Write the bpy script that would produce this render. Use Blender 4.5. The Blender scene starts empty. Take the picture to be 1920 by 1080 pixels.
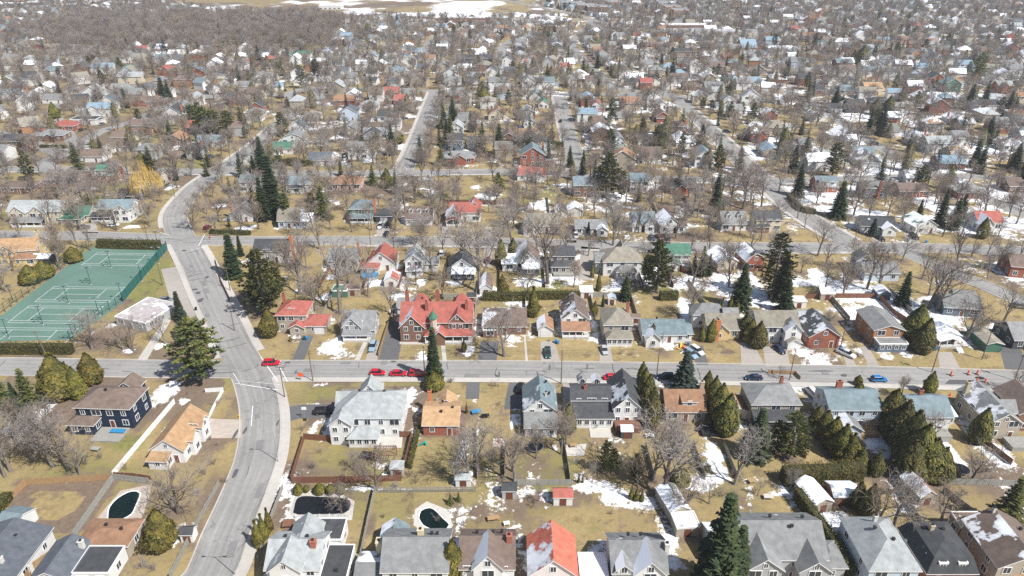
import bpy, math, random
import numpy as np
from mathutils import Vector, Matrix
R = math.radians
random.seed(7)
SC = bpy.context.scene
COL = SC.collection

# ------------------------------------------------------------------ camera
CAM_H, PITCH, FPX = 108.0, R(27.1), 1345.0          # height (m), downward pitch, focal length in 1920-px units
cd = bpy.data.cameras.new('camera'); cam = bpy.data.objects.new('camera', cd); COL.objects.link(cam)
cam.location = (0, 0, CAM_H); cam.rotation_euler = (math.pi/2 - PITCH, 0, 0)
cd.sensor_width = 36.0; cd.lens = 36.0*FPX/1920.0; cd.clip_start = 1.0; cd.clip_end = 12000
SC.camera = cam
# ------------------------------------------------------------------ sun and sky
SUN_EL = R(51); SUN_DIR = Vector((.788*math.cos(SUN_EL), -.616*math.cos(SUN_EL), math.sin(SUN_EL)))   # towards the sun
sd = bpy.data.lights.new('sun', 'SUN'); sd.energy = 5.0; sd.angle = R(.5); sd.color = (1.0, .985, .955)
sun = bpy.data.objects.new('sun', sd); COL.objects.link(sun); sun.location = (200, -100, 400)
sun.rotation_euler = SUN_DIR.to_track_quat('Z', 'Y').to_euler()
W = bpy.data.worlds.new('World'); SC.world = W; W.use_nodes = True
wn = W.node_tree.nodes; wn.clear()
sky = wn.new('ShaderNodeTexSky'); sky.sky_type = 'NISHITA'; sky.sun_disc = False
sky.sun_elevation = SUN_EL; sky.sun_rotation = math.atan2(SUN_DIR.x, SUN_DIR.y); sky.air_density = 1.0; sky.dust_density = 1.2
bg = wn.new('ShaderNodeBackground'); bg.inputs[1].default_value = .09
wo = wn.new('ShaderNodeOutputWorld')
W.node_tree.links.new(sky.outputs[0], bg.inputs[0]); W.node_tree.links.new(bg.outputs[0], wo.inputs[0])
SC.view_settings.view_transform = 'Standard'; SC.view_settings.look = 'None'
SC.view_settings.exposure = 0.40; SC.view_settings.gamma = 1.0; SC.view_settings.use_curve_mapping = False
SC.cycles.max_bounces = 4; SC.cycles.diffuse_bounces = 2; SC.cycles.glossy_bounces = 1; SC.cycles.volume_bounces = 0
SC.cycles.use_denoising = False
SC.cycles.sample_clamp_indirect = 4
SC.cycles.pixel_filter_type = 'BLACKMAN_HARRIS'; SC.cycles.filter_width = 1.5

# ------------------------------------------------------------------ projection between the photograph and the ground
ST, CT = math.sin(PITCH), math.cos(PITCH)
def G(px, py, z=0.0):
    u, v = (px-960)/FPX, (py-540)/FPX
    t = (z-CAM_H)/(-ST - v*CT)
    return Vector((u*t, (CT - v*ST)*t, z))
def P(x, y, z=0.0):
    dz = z-CAM_H; F = y*CT - dz*ST; D = -y*ST - dz*CT
    return 960+FPX*x/F, 540+FPX*D/F
def S(py): return FPX*(ST+(py-540)/FPX*CT)/CAM_H     # pixels per metre at ground row py

# ------------------------------------------------------------------ node helpers
def mat(name):
    m = bpy.data.materials.new(name); m.use_nodes = True
    nt = m.node_tree; b = nt.nodes['Principled BSDF']
    b.inputs['Roughness'].default_value = .85; b.inputs['Specular IOR Level'].default_value = .25
    return m, nt, b
def N(nt, t, **k):
    n = nt.nodes.new(t)
    for a, v in k.items():
        if a.startswith('i_'): n.inputs[int(a[2:])].default_value = v
        else: setattr(n, a, v)
    return n
def L(nt, a, b): nt.links.new(a, b)
def math_(nt, op, a, b=None, c=None, clamp=False):
    n = N(nt, 'ShaderNodeMath', operation=op, use_clamp=clamp)
    for i, v in enumerate((a, b, c)):
        if v is None: continue
        if isinstance(v, (int, float)): n.inputs[i].default_value = v
        else: L(nt, v, n.inputs[i])
    return n.outputs[0]
def mix(nt, f, a, b):
    n = N(nt, 'ShaderNodeMix', data_type='RGBA')
    for i, v in ((0, f), (6, a), (7, b)):
        if isinstance(v, (int, float)): n.inputs[i].default_value = v
        elif isinstance(v, tuple): n.inputs[i].default_value = (*v, 1)
        else: L(nt, v, n.inputs[i])
    return n.outputs[2]
def noise(nt, vec, scale, detail=3, rough=.55):
    n = N(nt, 'ShaderNodeTexNoise'); n.inputs['Scale'].default_value = scale
    n.inputs['Detail'].default_value = detail; n.inputs['Roughness'].default_value = rough
    if vec is not None: L(nt, vec, n.inputs['Vector'])
    return n.outputs[0]
def ramp(nt, f, lo, hi):
    n = N(nt, 'ShaderNodeMapRange', interpolation_type='SMOOTHSTEP'); L(nt, f, n.inputs[0])
    n.inputs[1].default_value = lo; n.inputs[2].default_value = hi
    return n.outputs[0]
def wpos(nt): return N(nt, 'ShaderNodeNewGeometry').outputs['Position']
def scalevec(nt, v, s):
    n = N(nt, 'ShaderNodeVectorMath', operation='MULTIPLY'); L(nt, v, n.inputs[0]); n.inputs[1].default_value = s; return n.outputs[0]
def hsv(nt, col, h=None, s=None, v=None):
    n = N(nt, 'ShaderNodeHueSaturation')
    if isinstance(col, tuple): n.inputs['Color'].default_value = (*col, 1)
    else: L(nt, col, n.inputs['Color'])
    for k, x in (('Hue', h), ('Saturation', s), ('Value', v)):
        if x is None: continue
        if isinstance(x, (int, float)): n.inputs[k].default_value = x
        else: L(nt, x, n.inputs[k])
    return n.outputs[0]
def setcol(nt, b, c): L(nt, c, b.inputs['Base Color'])
SNOWC = (.86, .88, .92)

def simple(name, col, rough=.8, var=.15, scale=1.2, metal=0, spec=.25):
    m, nt, b = mat(name)
    f = noise(nt, wpos(nt), scale, 4)
    v = math_(nt, 'MULTIPLY_ADD', f, 2*var, 1-var)
    setcol(nt, b, hsv(nt, col, v=v)); b.inputs['Roughness'].default_value = rough
    b.inputs['Metallic'].default_value = metal; b.inputs['Specular IOR Level'].default_value = spec
    return m

def make_roof(name, metal=False):
    """shingles: colour and lingering snow come from the house's own object colour; snow clings to slopes turned from the sun"""
    m, nt, b = mat(name)
    oi = N(nt, 'ShaderNodeObjectInfo'); tc = N(nt, 'ShaderNodeTexCoord').outputs['Object']
    off = N(nt, 'ShaderNodeVectorMath', operation='ADD'); L(nt, tc, off.inputs[0]); L(nt, oi.outputs['Location'], off.inputs[1])
    v = off.outputs[0]
    streak = noise(nt, scalevec(nt, v, (1, 1, .25)), .8, 4)
    fine = noise(nt, v, 5.5, 2)
    val = math_(nt, 'ADD', math_(nt, 'MULTIPLY_ADD', streak, 1.0, .27), math_(nt, 'MULTIPLY_ADD', fine, .5, -.02))
    if metal:
        wv = N(nt, 'ShaderNodeTexWave', bands_direction='Y'); wv.inputs['Scale'].default_value = .8; L(nt, tc, wv.inputs['Vector'])
        val = math_(nt, 'MULTIPLY', val, math_(nt, 'MULTIPLY_ADD', wv.outputs['Fac'], .3, .85))
    base = hsv(nt, oi.outputs['Color'], v=val)
    nd = N(nt, 'ShaderNodeVectorMath', operation='DOT_PRODUCT'); L(nt, N(nt, 'ShaderNodeNewGeometry').outputs['Normal'], nd.inputs[0]); nd.inputs[1].default_value = (-.30, .26, .05)
    n1 = noise(nt, v, .22, 5, .62)
    mm = math_(nt, 'ADD', n1, nd.outputs['Value'])
    th = math_(nt, 'MULTIPLY_ADD', oi.outputs['Alpha'], -1.0, 1.02)
    mask = ramp(nt, math_(nt, 'SUBTRACT', mm, th), -.015, .02)
    setcol(nt, b, mix(nt, mask, base, mix(nt, ramp(nt, math_(nt, 'SUBTRACT', mm, th), .01, .12), (.62, .62, .63), SNOWC)))
    b.inputs['Roughness'].default_value = .9 if not metal else .55
    return m

def make_wall(name, kind):
    m, nt, b = mat(name)
    oi = N(nt, 'ShaderNodeObjectInfo'); tc = N(nt, 'ShaderNodeTexCoord').outputs['Object']
    if kind == 'brick':
        f = noise(nt, scalevec(nt, tc, (3, 3, 9)), 1.2, 3); v = math_(nt, 'MULTIPLY_ADD', f, .9, .55)
    else:
        sep = N(nt, 'ShaderNodeSeparateXYZ'); L(nt, tc, sep.inputs[0])
        saw = math_(nt, 'FRACT', math_(nt, 'MULTIPLY', sep.outputs[2], 4.0))
        f = noise(nt, tc, .6, 4)
        v = math_(nt, 'ADD', math_(nt, 'MULTIPLY_ADD', f, .24, .80), math_(nt, 'MULTIPLY', saw, .10))
    setcol(nt, b, hsv(nt, oi.outputs['Color'], v=v)); b.inputs['Roughness'].default_value = .8
    return m

def make_asphalt(name, col, crack=.5, streak=.2):
    m, nt, b = mat(name); p = wpos(nt)
    big = noise(nt, p, .06, 4); med = noise(nt, p, .9, 4); fine = noise(nt, p, 6, 2)
    v = math_(nt, 'ADD', math_(nt, 'MULTIPLY_ADD', big, .55, .60), math_(nt, 'MULTIPLY_ADD', med, .30, -.06))
    v = math_(nt, 'ADD', v, math_(nt, 'MULTIPLY_ADD', fine, .16, -.08))
    c = hsv(nt, col, v=v)
    pert = N(nt, 'ShaderNodeVectorMath', operation='ADD'); L(nt, p, pert.inputs[0])
    nz = N(nt, 'ShaderNodeTexNoise'); nz.inputs['Scale'].default_value = .35; L(nt, p, nz.inputs['Vector'])
    sc = N(nt, 'ShaderNodeVectorMath', operation='SCALE'); L(nt, nz.outputs['Color'], sc.inputs[0]); sc.inputs['Scale'].default_value = 5
    L(nt, sc.outputs[0], pert.inputs[1])
    vo = N(nt, 'ShaderNodeTexVoronoi', feature='DISTANCE_TO_EDGE'); vo.inputs['Scale'].default_value = .10; L(nt, pert.outputs[0], vo.inputs['Vector'])
    cr = ramp(nt, vo.outputs['Distance'], .022, .004)
    patchy = ramp(nt, noise(nt, p, .05, 2), .42, .62)
    cr = math_(nt, 'MULTIPLY', math_(nt, 'MULTIPLY', cr, patchy), crack)
    c = mix(nt, cr, c, (.06, .06, .06))
    stain = math_(nt, 'MULTIPLY', ramp(nt, noise(nt, p, .22, 5, .7), .62, .72), .45)
    c = mix(nt, stain, c, (col[0]*.45, col[1]*.44, col[2]*.44))
    if 'worn' in name:      # wheel tracks and salt streaks running along the road
        ac = N(nt, 'ShaderNodeAttribute', attribute_name='lane').outputs['Vector']; sx = N(nt, 'ShaderNodeSeparateXYZ'); L(nt, ac, sx.inputs[0])
        st = noise(nt, scalevec(nt, ac, (1.5, .035, 1)), 1.0, 4, .6); wv = math_(nt, 'SINE', math_(nt, 'MULTIPLY', sx.outputs[0], 3.4))
        c = hsv(nt, c, v=math_(nt, 'ADD', math_(nt, 'MULTIPLY_ADD', st, .75, .62), math_(nt, 'MULTIPLY', wv, .045)))
        edge = ramp(nt, math_(nt, 'ABSOLUTE', sx.outputs[0]), 3.2, 4.6); gr_ = ramp(nt, noise(nt, scalevec(nt, ac, (2, .12, 1)), 1.0, 4, .7), .48, .66)
        c = mix(nt, math_(nt, 'MULTIPLY', math_(nt, 'MULTIPLY', edge, gr_), .7), c, (.15, .12, .09))
    setcol(nt, b, c); b.inputs['Roughness'].default_value = .92
    return m

def make_ground():
    m, nt, b = mat('ground_cover'); p = wpos(nt)
    at = N(nt, 'ShaderNodeAttribute', attribute_name='cover').outputs['Color']
    sp = N(nt, 'ShaderNodeSeparateColor'); L(nt, at, sp.inputs[0])
    snow, green, dirt = sp.outputs[0], sp.outputs[1], sp.outputs[2]
    lot = N(nt, 'ShaderNodeTexVoronoi', distance='CHEBYCHEV'); lot.inputs['Scale'].default_value = .052; lot.inputs['Randomness'].default_value = .7; L(nt, p, lot.inputs['Vector'])   # yards differ in upkeep
    ls = N(nt, 'ShaderNodeSeparateColor'); L(nt, lot.outputs['Color'], ls.inputs[0])
    green = math_(nt, 'ADD', green, math_(nt, 'MULTIPLY_ADD', ls.outputs[0], .42, -.27)); dirt = math_(nt, 'ADD', dirt, math_(nt, 'MULTIPLY_ADD', ls.outputs[1], .36, -.18))
    n1 = noise(nt, p, .11, 5, .6); n2 = noise(nt, p, .9, 5, .65); n3 = noise(nt, p, 4.5, 3)
    straw = hsv(nt, (.295, .222, .105), v=math_(nt, 'MULTIPLY_ADD', math_(nt, 'ADD', n2, n1), .95, .05))
    gr = hsv(nt, (.19, .18, .06), v=math_(nt, 'MULTIPLY_ADD', n2, 1.3, .35))
    gmask = ramp(nt, math_(nt, 'ADD', green, math_(nt, 'MULTIPLY_ADD', math_(nt, 'ADD', n1, n2), .6, -.6)), .3, .8)
    c = mix(nt, gmask, straw, gr)
    earth = hsv(nt, (.17, .125, .09), v=math_(nt, 'MULTIPLY_ADD', n2, 1.1, .45))
    dm = ramp(nt, math_(nt, 'ADD', dirt, math_(nt, 'MULTIPLY_ADD', math_(nt, 'ADD', n1, n2), .8, -.8)), .32, .58)
    c = mix(nt, dm, c, earth)
    c = mix(nt, math_(nt, 'MULTIPLY', ramp(nt, noise(nt, p, .17, 6, .7), .53, .66), .72), c, (.125, .09, .062))
    c = hsv(nt, c, v=math_(nt, 'MULTIPLY_ADD', n3, .5, .75))
    sn = math_(nt, 'ADD', snow, math_(nt, 'MULTIPLY_ADD', math_(nt, 'ADD', n2, math_(nt, 'MULTIPLY', n3, .35)), .62, -.42))
    sn = math_(nt, 'ADD', sn, math_(nt, 'MULTIPLY_ADD', noise(nt, p, .42, 6, .74), 1.5, -.77))
    sm = ramp(nt, sn, .46, .56)
    c = mix(nt, sm, c, mix(nt, ramp(nt, sn, .5, .85), (.60, .57, .53), SNOWC))
    setcol(nt, b, c); b.inputs['Roughness'].default_value = .95
    bp = N(nt, 'ShaderNodeBump'); bp.inputs['Strength'].default_value = .35; bp.inputs['Distance'].default_value = .3; L(nt, n2, bp.inputs['Height']); L(nt, bp.outputs[0], b.inputs['Normal'])
    return m

def make_foliage(name, col, col2, trans=.0):
    m, nt, b = mat(name)
    oi = N(nt, 'ShaderNodeObjectInfo'); tc = N(nt, 'ShaderNodeTexCoord').outputs['Object']
    f = ramp(nt, noise(nt, tc, .9, 3), .35, .68)
    geo = N(nt, 'ShaderNodeNewGeometry')
    r = geo.outputs['Random Per Island']
    c = mix(nt, f, col, col2)
    c = mix(nt, math_(nt, 'MULTIPLY', ramp(nt, noise(nt, tc, .5, 2), .60, .72), .45), c, (.13, .085, .04))
    c = hsv(nt, c, h=math_(nt, 'MULTIPLY_ADD', oi.outputs['Random'], .03, .485), v=math_(nt, 'ADD', math_(nt, 'MULTIPLY_ADD', r, .7, .5), math_(nt, 'MULTIPLY', oi.outputs['Random'], .35)))
    setcol(nt, b, c); b.inputs['Roughness'].default_value = .7
    return m
def make_bark(name, cols):
    m, nt, b = mat(name)
    oi = N(nt, 'ShaderNodeObjectInfo'); r = oi.outputs['Random']
    n = N(nt, 'ShaderNodeValToRGB'); L(nt, r, n.inputs[0]); cr = n.color_ramp
    cr.elements[0].color = (*cols[0], 1); cr.elements[1].color = (*cols[-1], 1)
    for i, c in enumerate(cols[1:-1]):
        e = cr.elements.new((i+1)/(len(cols)-1)); e.color = (*c, 1)
    setcol(nt, b, hsv(nt, n.outputs[0], v=math_(nt, 'MULTIPLY_ADD', noise(nt, N(nt, 'ShaderNodeTexCoord').outputs['Object'], .8, 2), .8, .6)))
    b.inputs['Roughness'].default_value = .9
    return m

M = {}
M['roof'] = make_roof('roof_shingles'); M['metal_roof'] = make_roof('standing_seam_roof', True)
M['siding'] = make_wall('painted_siding', 'siding'); M['brick'] = make_wall('brickwork', 'brick')
M['trim'] = simple('white_trim', (.78, .77, .75), .6, .06)
M['grey_trim'] = simple('grey_trim', (.34, .34, .34), .6, .1)
M['glass'] = simple('window_glass', (.035, .045, .06), .08, .3, .5, 0, .6)
M['door'] = simple('door_paint', (.16, .06, .04), .5, .1)
M['white_door'] = simple('garage_door_paint', (.68, .67, .65), .5, .1)
M['dark'] = simple('dark_vent', (.03, .03, .032), .6, .1)
M['chim'] = make_wall('chimney_brick', 'brick')
M['road'] = make_asphalt('worn_asphalt', (.28, .268, .252), .4)
M['drive'] = make_asphalt('driveway_asphalt', (.125, .123, .123), .25)
M['drive_pale'] = make_asphalt('driveway_concrete', (.36, .325, .285), .15)
M['conc'] = make_asphalt('sidewalk_concrete', (.47, .435, .39), .1)
M['patch'] = make_asphalt('tar_patch', (.10, .10, .102), .1)
M['old_patch'] = make_asphalt('old_asphalt_patch', (.21, .205, .2), .1)
M['paver'] = simple('pinkish_pavers', (.42, .355, .30), .85, .25, .8)
M['paint'] = simple('road_paint', (.62, .62, .60), .7, .35, 2)
M['ground'] = make_ground()
M['court'] = make_asphalt('court_green', (.115, .195, .155), .12)
M['spruce'] = make_foliage('spruce_needles', (.024, .042, .022), (.065, .08, .028))
M['blue_spruce'] = make_foliage('blue_spruce_needles', (.035, .055, .045), (.07, .09, .07))
M['pine'] = make_foliage('pine_needles', (.045, .065, .022), (.15, .145, .035))
M['cedar'] = make_foliage('cedar_sprays', (.07, .068, .016), (.175, .145, .028))
M['dark_cedar'] = make_foliage('dark_cedar_sprays', (.055, .057, .018), (.15, .128, .03))
M['bark'] = make_bark('bark', [(.15, .125, .10), (.25, .22, .19), (.11, .085, .07)])
M['twig'] = make_bark('twigs', [(.225, .175, .145), (.30, .27, .245), (.19, .15, .13), (.29, .23, .17), (.25, .21, .19)])
M['willow'] = simple('yellow_willow_twigs', (.55, .37, .09), .8, .3)
M['wood'] = simple('fence_wood', (.36, .23, .12), .85, .3, 1.5)
M['brown_wood'] = simple('brown_fence_wood', (.20, .095, .06), .85, .3, 1.5)
M['grey_wood'] = simple('weathered_fence_wood', (.30, .29, .26), .9, .3, 1.5)
M['pole'] = simple('pole_wood', (.17, .125, .10), .9, .2, 1)
M['steel'] = simple('galvanised_steel', (.45, .47, .48), .45, .1, 1, .6)
M['green_steel'] = simple('green_steel', (.02, .075, .065), .5, .1)
M['mesh'] = simple('green_windscreen', (.03, .13, .115), .8, .2)
M['tyre'] = simple('tyre_rubber', (.02, .02, .02), .8, .1)
M['rim'] = simple('wheel_rim', (.5, .5, .52), .35, .1, 1, .8)
M['carglass'] = simple('car_glass', (.015, .018, .022), .06, .1, 1, 0, .7)
M['lamp_red'] = simple('tail_lamp', (.35, .015, .01), .3, .1)
M['lamp_white'] = simple('head_lamp', (.8, .8, .78), .2, .05)
M['orange'] = simple('orange_plastic', (.80, .13, .045), .5, .08)
M['blue'] = simple('blue_plastic', (.035, .22, .42), .5, .1)
M['teal'] = simple('teal_plastic', (.05, .42, .38), .5, .1)
M['black'] = simple('black_cover', (.012, .013, .017), .5, .4, 1.5)
M['yellow'] = simple('yellow_plastic', (.72, .42, .05), .5, .1)
M['water'] = simple('pool_water', (.004, .012, .010), .12, .8, .25, 0, .4)
M['cloth_dark'] = simple('dark_clothing', (.02, .022, .03), .9, .2)
M['skin'] = simple('skin', (.45, .28, .2), .6, .05)
M['hedge_core'] = simple('hedge_core', (.045, .045, .018), .9, .2)
M['stone'] = simple('pale_stone', (.5, .47, .42), .9, .2)
def paint_mat():
    m, nt, b = mat('car_paint'); oi = N(nt, 'ShaderNodeObjectInfo'); setcol(nt, b, hsv(nt, oi.outputs['Color'], v=1.0))
    b.inputs['Roughness'].default_value = .3; b.inputs['Coat Weight'].default_value = .6; b.inputs['Coat Roughness'].default_value = .05
    return m
M['paint_car'] = paint_mat()

# ------------------------------------------------------------------ mesh helpers
class MB:
    def __init__(s): s.v, s.f, s.m = [], [], []
    def add(s, vs, fs, m=0):
        o = len(s.v); s.v += [tuple(x) for x in vs]
        for i, f in enumerate(fs):
            s.f.append(tuple(o+k for k in f)); s.m.append(m if isinstance(m, int) else m[i])
        return s
    def box(s, x0, x1, y0, y1, z0, z1, m=0):
        return s.add([(x0,y0,z0),(x1,y0,z0),(x1,y1,z0),(x0,y1,z0),(x0,y0,z1),(x1,y0,z1),(x1,y1,z1),(x0,y1,z1)],
                     [(0,3,2,1),(4,5,6,7),(0,1,5,4),(1,2,6,5),(2,3,7,6),(3,0,4,7)], m)
    def tube(s, a, b, ra, rb, n=5, m=0, cap=False):
        a, b = Vector(a), Vector(b); d = (b-a)
        if d.length < 1e-6: return s
        d.normalize(); u = d.orthogonal().normalized(); w = d.cross(u)
        vs = []; fs = []
        for k in range(n):
            t = 2*math.pi*k/n; vs.append(a+(u*math.cos(t)+w*math.sin(t))*ra)
        if rb <= 0:
            vs.append(b); fs = [(k, (k+1) % n, n) for k in range(n)]
        else:
            for k in range(n):
                t = 2*math.pi*k/n; vs.append(b+(u*math.cos(t)+w*math.sin(t))*rb)
            fs = [(k, (k+1) % n, n+(k+1) % n, n+k) for k in range(n)]
            if cap: fs += [tuple(range(n, 2*n))]
        return s.add(vs, fs, m)
    def obar(s, a, b, w, z0, z1, m=0):      # upright bar between two ground points
        a, b = Vector(a), Vector(b); d = (b-a); d.z = 0
        if d.length < 1e-6: return s
        d.normalize(); n = Vector((-d.y, d.x, 0))*w/2
        q = [a-n, b-n, b+n, a+n]
        return s.add([(p.x,p.y,z0) for p in q]+[(p.x,p.y,z1) for p in q], [(0,3,2,1),(4,5,6,7),(0,1,5,4),(1,2,6,5),(2,3,7,6),(3,0,4,7)], m)
    def mesh(s, name, mats):
        me = bpy.data.meshes.new(name); me.from_pydata(s.v, [], s.f); me.update()
        for x in mats if isinstance(mats, (list, tuple)) else [mats]: me.materials.append(x)
        if s.m and max(s.m) > 0: me.polygons.foreach_set('material_index', s.m)
        return me
    def build(s, name, mats, parent=None, **k): return ob(name, s.mesh(name, mats), parent, **k)
def ob(name, data, parent=None, loc=None, rz=None, sc=None, color=None):
    o = bpy.data.objects.new(name, data); COL.objects.link(o)
    if parent is not None: o.parent = parent
    if loc is not None: o.location = loc
    if rz is not None: o.rotation_euler = (0, 0, rz)
    if sc is not None: o.scale = sc
    if color is not None: o.color = color
    return o
ALL_TAGGED = []
def tag(o, label=None, cat=None, group=None, kind=None):
    if label is not None: o['label'] = label
    if cat: o['category'] = cat
    if group: o['group'] = group
    if kind: o['kind'] = kind
    return o
def thing(name, label, cat, loc=(0,0,0), rz=0, group=None):
    o = ob(name, None, None, loc, rz); o.empty_display_size = .5
    return tag(o, label, cat, group)
def struct(name, mb, m): return tag(mb.build(name, m), kind='structure')

# ------------------------------------------------------------------ value noise used when laying the ground cover
def vnoise(x, y, s, seed):
    x = np.asarray(x)/s; y = np.asarray(y)/s
    xi = np.floor(x).astype(np.int64); yi = np.floor(y).astype(np.int64); fx = x-xi; fy = y-yi
    fx = fx*fx*(3-2*fx); fy = fy*fy*(3-2*fy)
    def h(a, b):
        n = (a*374761393 + b*668265263 + seed*974634721) & 0x7fffffff
        n = ((n ^ (n >> 13))*1274126177) & 0x7fffffff
        return ((n ^ (n >> 16)) & 0xffff)/65535.0
    return (h(xi,yi)*(1-fx)+h(xi+1,yi)*fx)*(1-fy)+(h(xi,yi+1)*(1-fx)+h(xi+1,yi+1)*fx)*fy
# ------------------------------------------------------------------ roads (centre lines given where they lie on the ground)
def catmull(pts, step=2.0):
    pts = [Vector((p.x, p.y, 0)) for p in pts]; out = []
    if len(pts) == 2: pts = [pts[0], (pts[0]+pts[1])/2, pts[1]]
    e = [2*pts[0]-pts[1]] + pts + [2*pts[-1]-pts[-2]]
    for i in range(1, len(e)-2):
        a, b, c, d = e[i-1:i+3]; n = max(1, int((c-b).length/step))
        for k in range(n):
            t = k/n
            out.append(.5*((2*b)+(c-a)*t+(2*a-5*b+4*c-d)*t*t+(3*b-a-3*c+d)*t**3))
    out.append(pts[-1]); return out
ROADS = [  # name, px points, width m, kerbs
 ('street', [(-160,688),(0,687),(200,690),(330,692),(520,692),(960,693),(1400,699),(1700,705),(2060,716)], 8.2, 1),
 ('avenue', [(330,1135),(391,1080),(424,1000),(453,933),(480,860),(488,800),(484,750),(468,700),(440,650),(420,605),(388,540),(362,485),(338,440),(328,405),(345,375),(378,343),(430,309),(486,268),(520,236),(548,212)], 9.2, 1),
 ('street', [(-200,440),(0,441),(185,443),(290,447),(400,452),(560,451),(800,452),(960,455),(1100,459),(1300,463),(1540,464),(1700,464),(1920,471),(2060,478)], 8.0, 1),
 ('street', [(-160,316),(0,317),(200,318),(378,322),(520,324),(640,326),(757,324),(960,322),(1100,328),(1240,335),(1420,339),(1520,338),(1662,333),(1762,330),(2000,338)], 7.6, 1),
 ('side_street', [(757,322),(785,258),(803,208),(817,171)], 8.6, 1),
 ('side_street', [(1082,326),(1080,296),(1063,240),(1049,181)], 8.4, 1),
 ('street', [(560,166),(640,165),(826,171),(960,175),(1150,178),(1260,181),(1420,184),(1560,190),(1766,199),(1990,205)], 7.6, 0),
 ('diagonal_road', [(1230,166),(1275,190),(1300,215),(1351,262),(1390,300),(1440,348),(1480,384),(1520,413),(1560,437),(1605,462)], 9.2, 1),
 ('crescent', [(1680,466),(1740,492),(1800,518),(1860,541),(1960,585),(2060,620)], 7.5, 1),
 ('side_street', [(1215,171),(1150,164),(1126,142),(1100,120),(1080,98),(1072,80),(1090,60),(1108,44),(1099,33),(1034,18),(955,2),(900,-8)], 9.0, 0),
 ('side_street', [(790,112),(800,89),(812,74),(836,64),(865,54)], 9.0, 0),
 ('side_street', [(938,112),(941,95),(950,82),(975,69),(1010,60)], 9.0, 0),
 ('street', [(690,124),(800,126),(960,127),(1126,140)], 7.0, 0),
 ('side_street', [(100,318),(83,304),(110,294),(142,275),(190,246),(231,234),(262,222),(296,207),(340,190),(400,182),(470,176),(545,178)], 8.0, 0),
 ('side_street', [(118,293),(60,268),(0,250),(-100,220)], 7.5, 0),
 ('side_street', [(142,275),(120,240),(100,205),(142,166),(230,160),(330,172),(400,182)], 7.0, 0),
 ('diagonal_road', [(1470,170),(1500,184),(1544,205),(1600,246),(1647,275),(1690,300),(1735,322),(1790,345),(1850,372),(1920,402),(2000,430)], 8.0, 0),
 ('street', [(1108,44),(1200,78),(1330,86),(1480,90),(1700,96),(1990,104)], 7.5, 0),
 ('street', [(1340,128),(1500,133),(1700,138),(1990,150)], 7.2, 0),
 ('street', [(1480,42),(1700,46),(1990,52)], 7.2, 0),
 ('traffic_circle_road', [(572+29*math.cos(a), 179+12*math.sin(a)) for a in [i*math.pi/8 for i in range(17)]], 7.5, 0),
]
RD = []
allc = []
for name, pts, w, k in ROADS:
    c = catmull([G(*p) for p in pts], 2.0 if k else 4.0); RD.append((name, c, w, k))
RC = np.array([(p.x, p.y, w/2, i) for i, (n, c, w, k) in enumerate(RD) for p in c])
_cell = {}
for q in RC: _cell.setdefault((int(q[0]//20), int(q[1]//20)), []).append(q)
def road_gap(x, y, skip=-1):
    """distance from the nearest road edge (negative on a road)"""
    best = 99.0; cx, cy = int(x//20), int(y//20)
    for i in (-1, 0, 1):
        for j in (-1, 0, 1):
            for q in _cell.get((cx+i, cy+j), ()):
                if int(q[3]) == skip: continue
                d = math.hypot(q[0]-x, q[1]-y)-q[2]
                if d < best: best = d
    return best
def offs(c, d):
    out = []
    for i, p in enumerate(c):
        t = (c[min(i+1, len(c)-1)]-c[max(i-1, 0)]); t.normalize()
        out.append(p+Vector((-t.y, t.x, 0))*d)
    return out
def strip(mb, c, a, b, z, m=0, skip=None):
    A, B = offs(c, a), offs(c, b)
    for i in range(len(c)-1):
        if skip and skip((A[i]+B[i+1])/2): continue
        mb.add([(A[i].x,A[i].y,z),(A[i+1].x,A[i+1].y,z),(B[i+1].x,B[i+1].y,z),(B[i].x,B[i].y,z)], [(0,1,2,3) if a > b else (3,2,1,0)], m)
def kerb(mb, c, a, b, z0, z1, skip):
    A, B = offs(c, a), offs(c, b)
    for i in range(len(c)-1):
        if skip((A[i]+A[i+1])/2): continue
        mb.add([(A[i].x,A[i].y,z0),(A[i+1].x,A[i+1].y,z0),(B[i+1].x,B[i+1].y,z0),(B[i].x,B[i].y,z0),
                (A[i].x,A[i].y,z1),(A[i+1].x,A[i+1].y,z1),(B[i+1].x,B[i+1].y,z1),(B[i].x,B[i].y,z1)],
               [(4,5,6,7),(0,1,5,4),(2,3,7,6),(1,2,6,5),(3,0,4,7)])
for i, (name, c, w, k) in enumerate(RD):
    mb = MB(); strip(mb, c, w/2, -w/2, .012+.004*i); o_ = struct(name, mb, M['road']); la = o_.data.attributes.new('lane', 'FLOAT_VECTOR', 'POINT'); dist = 0.0; lv = []
    for a_, b_ in zip(c[:-1], c[1:]): e_ = dist+(b_-a_).length; lv += [w/2,dist,i, w/2,e_,i, -w/2,e_,i, -w/2,dist,i]; dist = e_
    la.data.foreach_set('vector', lv)
    if k:
        kb = MB(); sk = lambda p, i=i: road_gap(p.x, p.y, i) < .6
        kerb(kb, c, w/2+.28, w/2, -.02, .13, sk); kerb(kb, c, -w/2, -w/2-.28, -.02, .13, sk)
        struct('kerb', kb, M['conc'])
def walkway(i, a, b, x0, x1, axis=0):
    """pavement beside road i between two bounds along x (axis 0) or y (axis 1)"""
    mb = MB(); sk = lambda p: road_gap(p.x, p.y, i) < .4 or not (x0 <= p[axis] <= x1)
    strip(mb, RD[i][1], max(a, b), min(a, b), .135+.003*i, 0, sk); struct('pavement', mb, M['conc'])
walkway(0, -4.4, -6.2, -62, 130)
walkway(1, -4.9, -7.0, 60, 165, 1); walkway(1, -4.9, -6.9, 172, 248, 1); walkway(1, 4.9, 6.4, 168, 250, 1)
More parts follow.
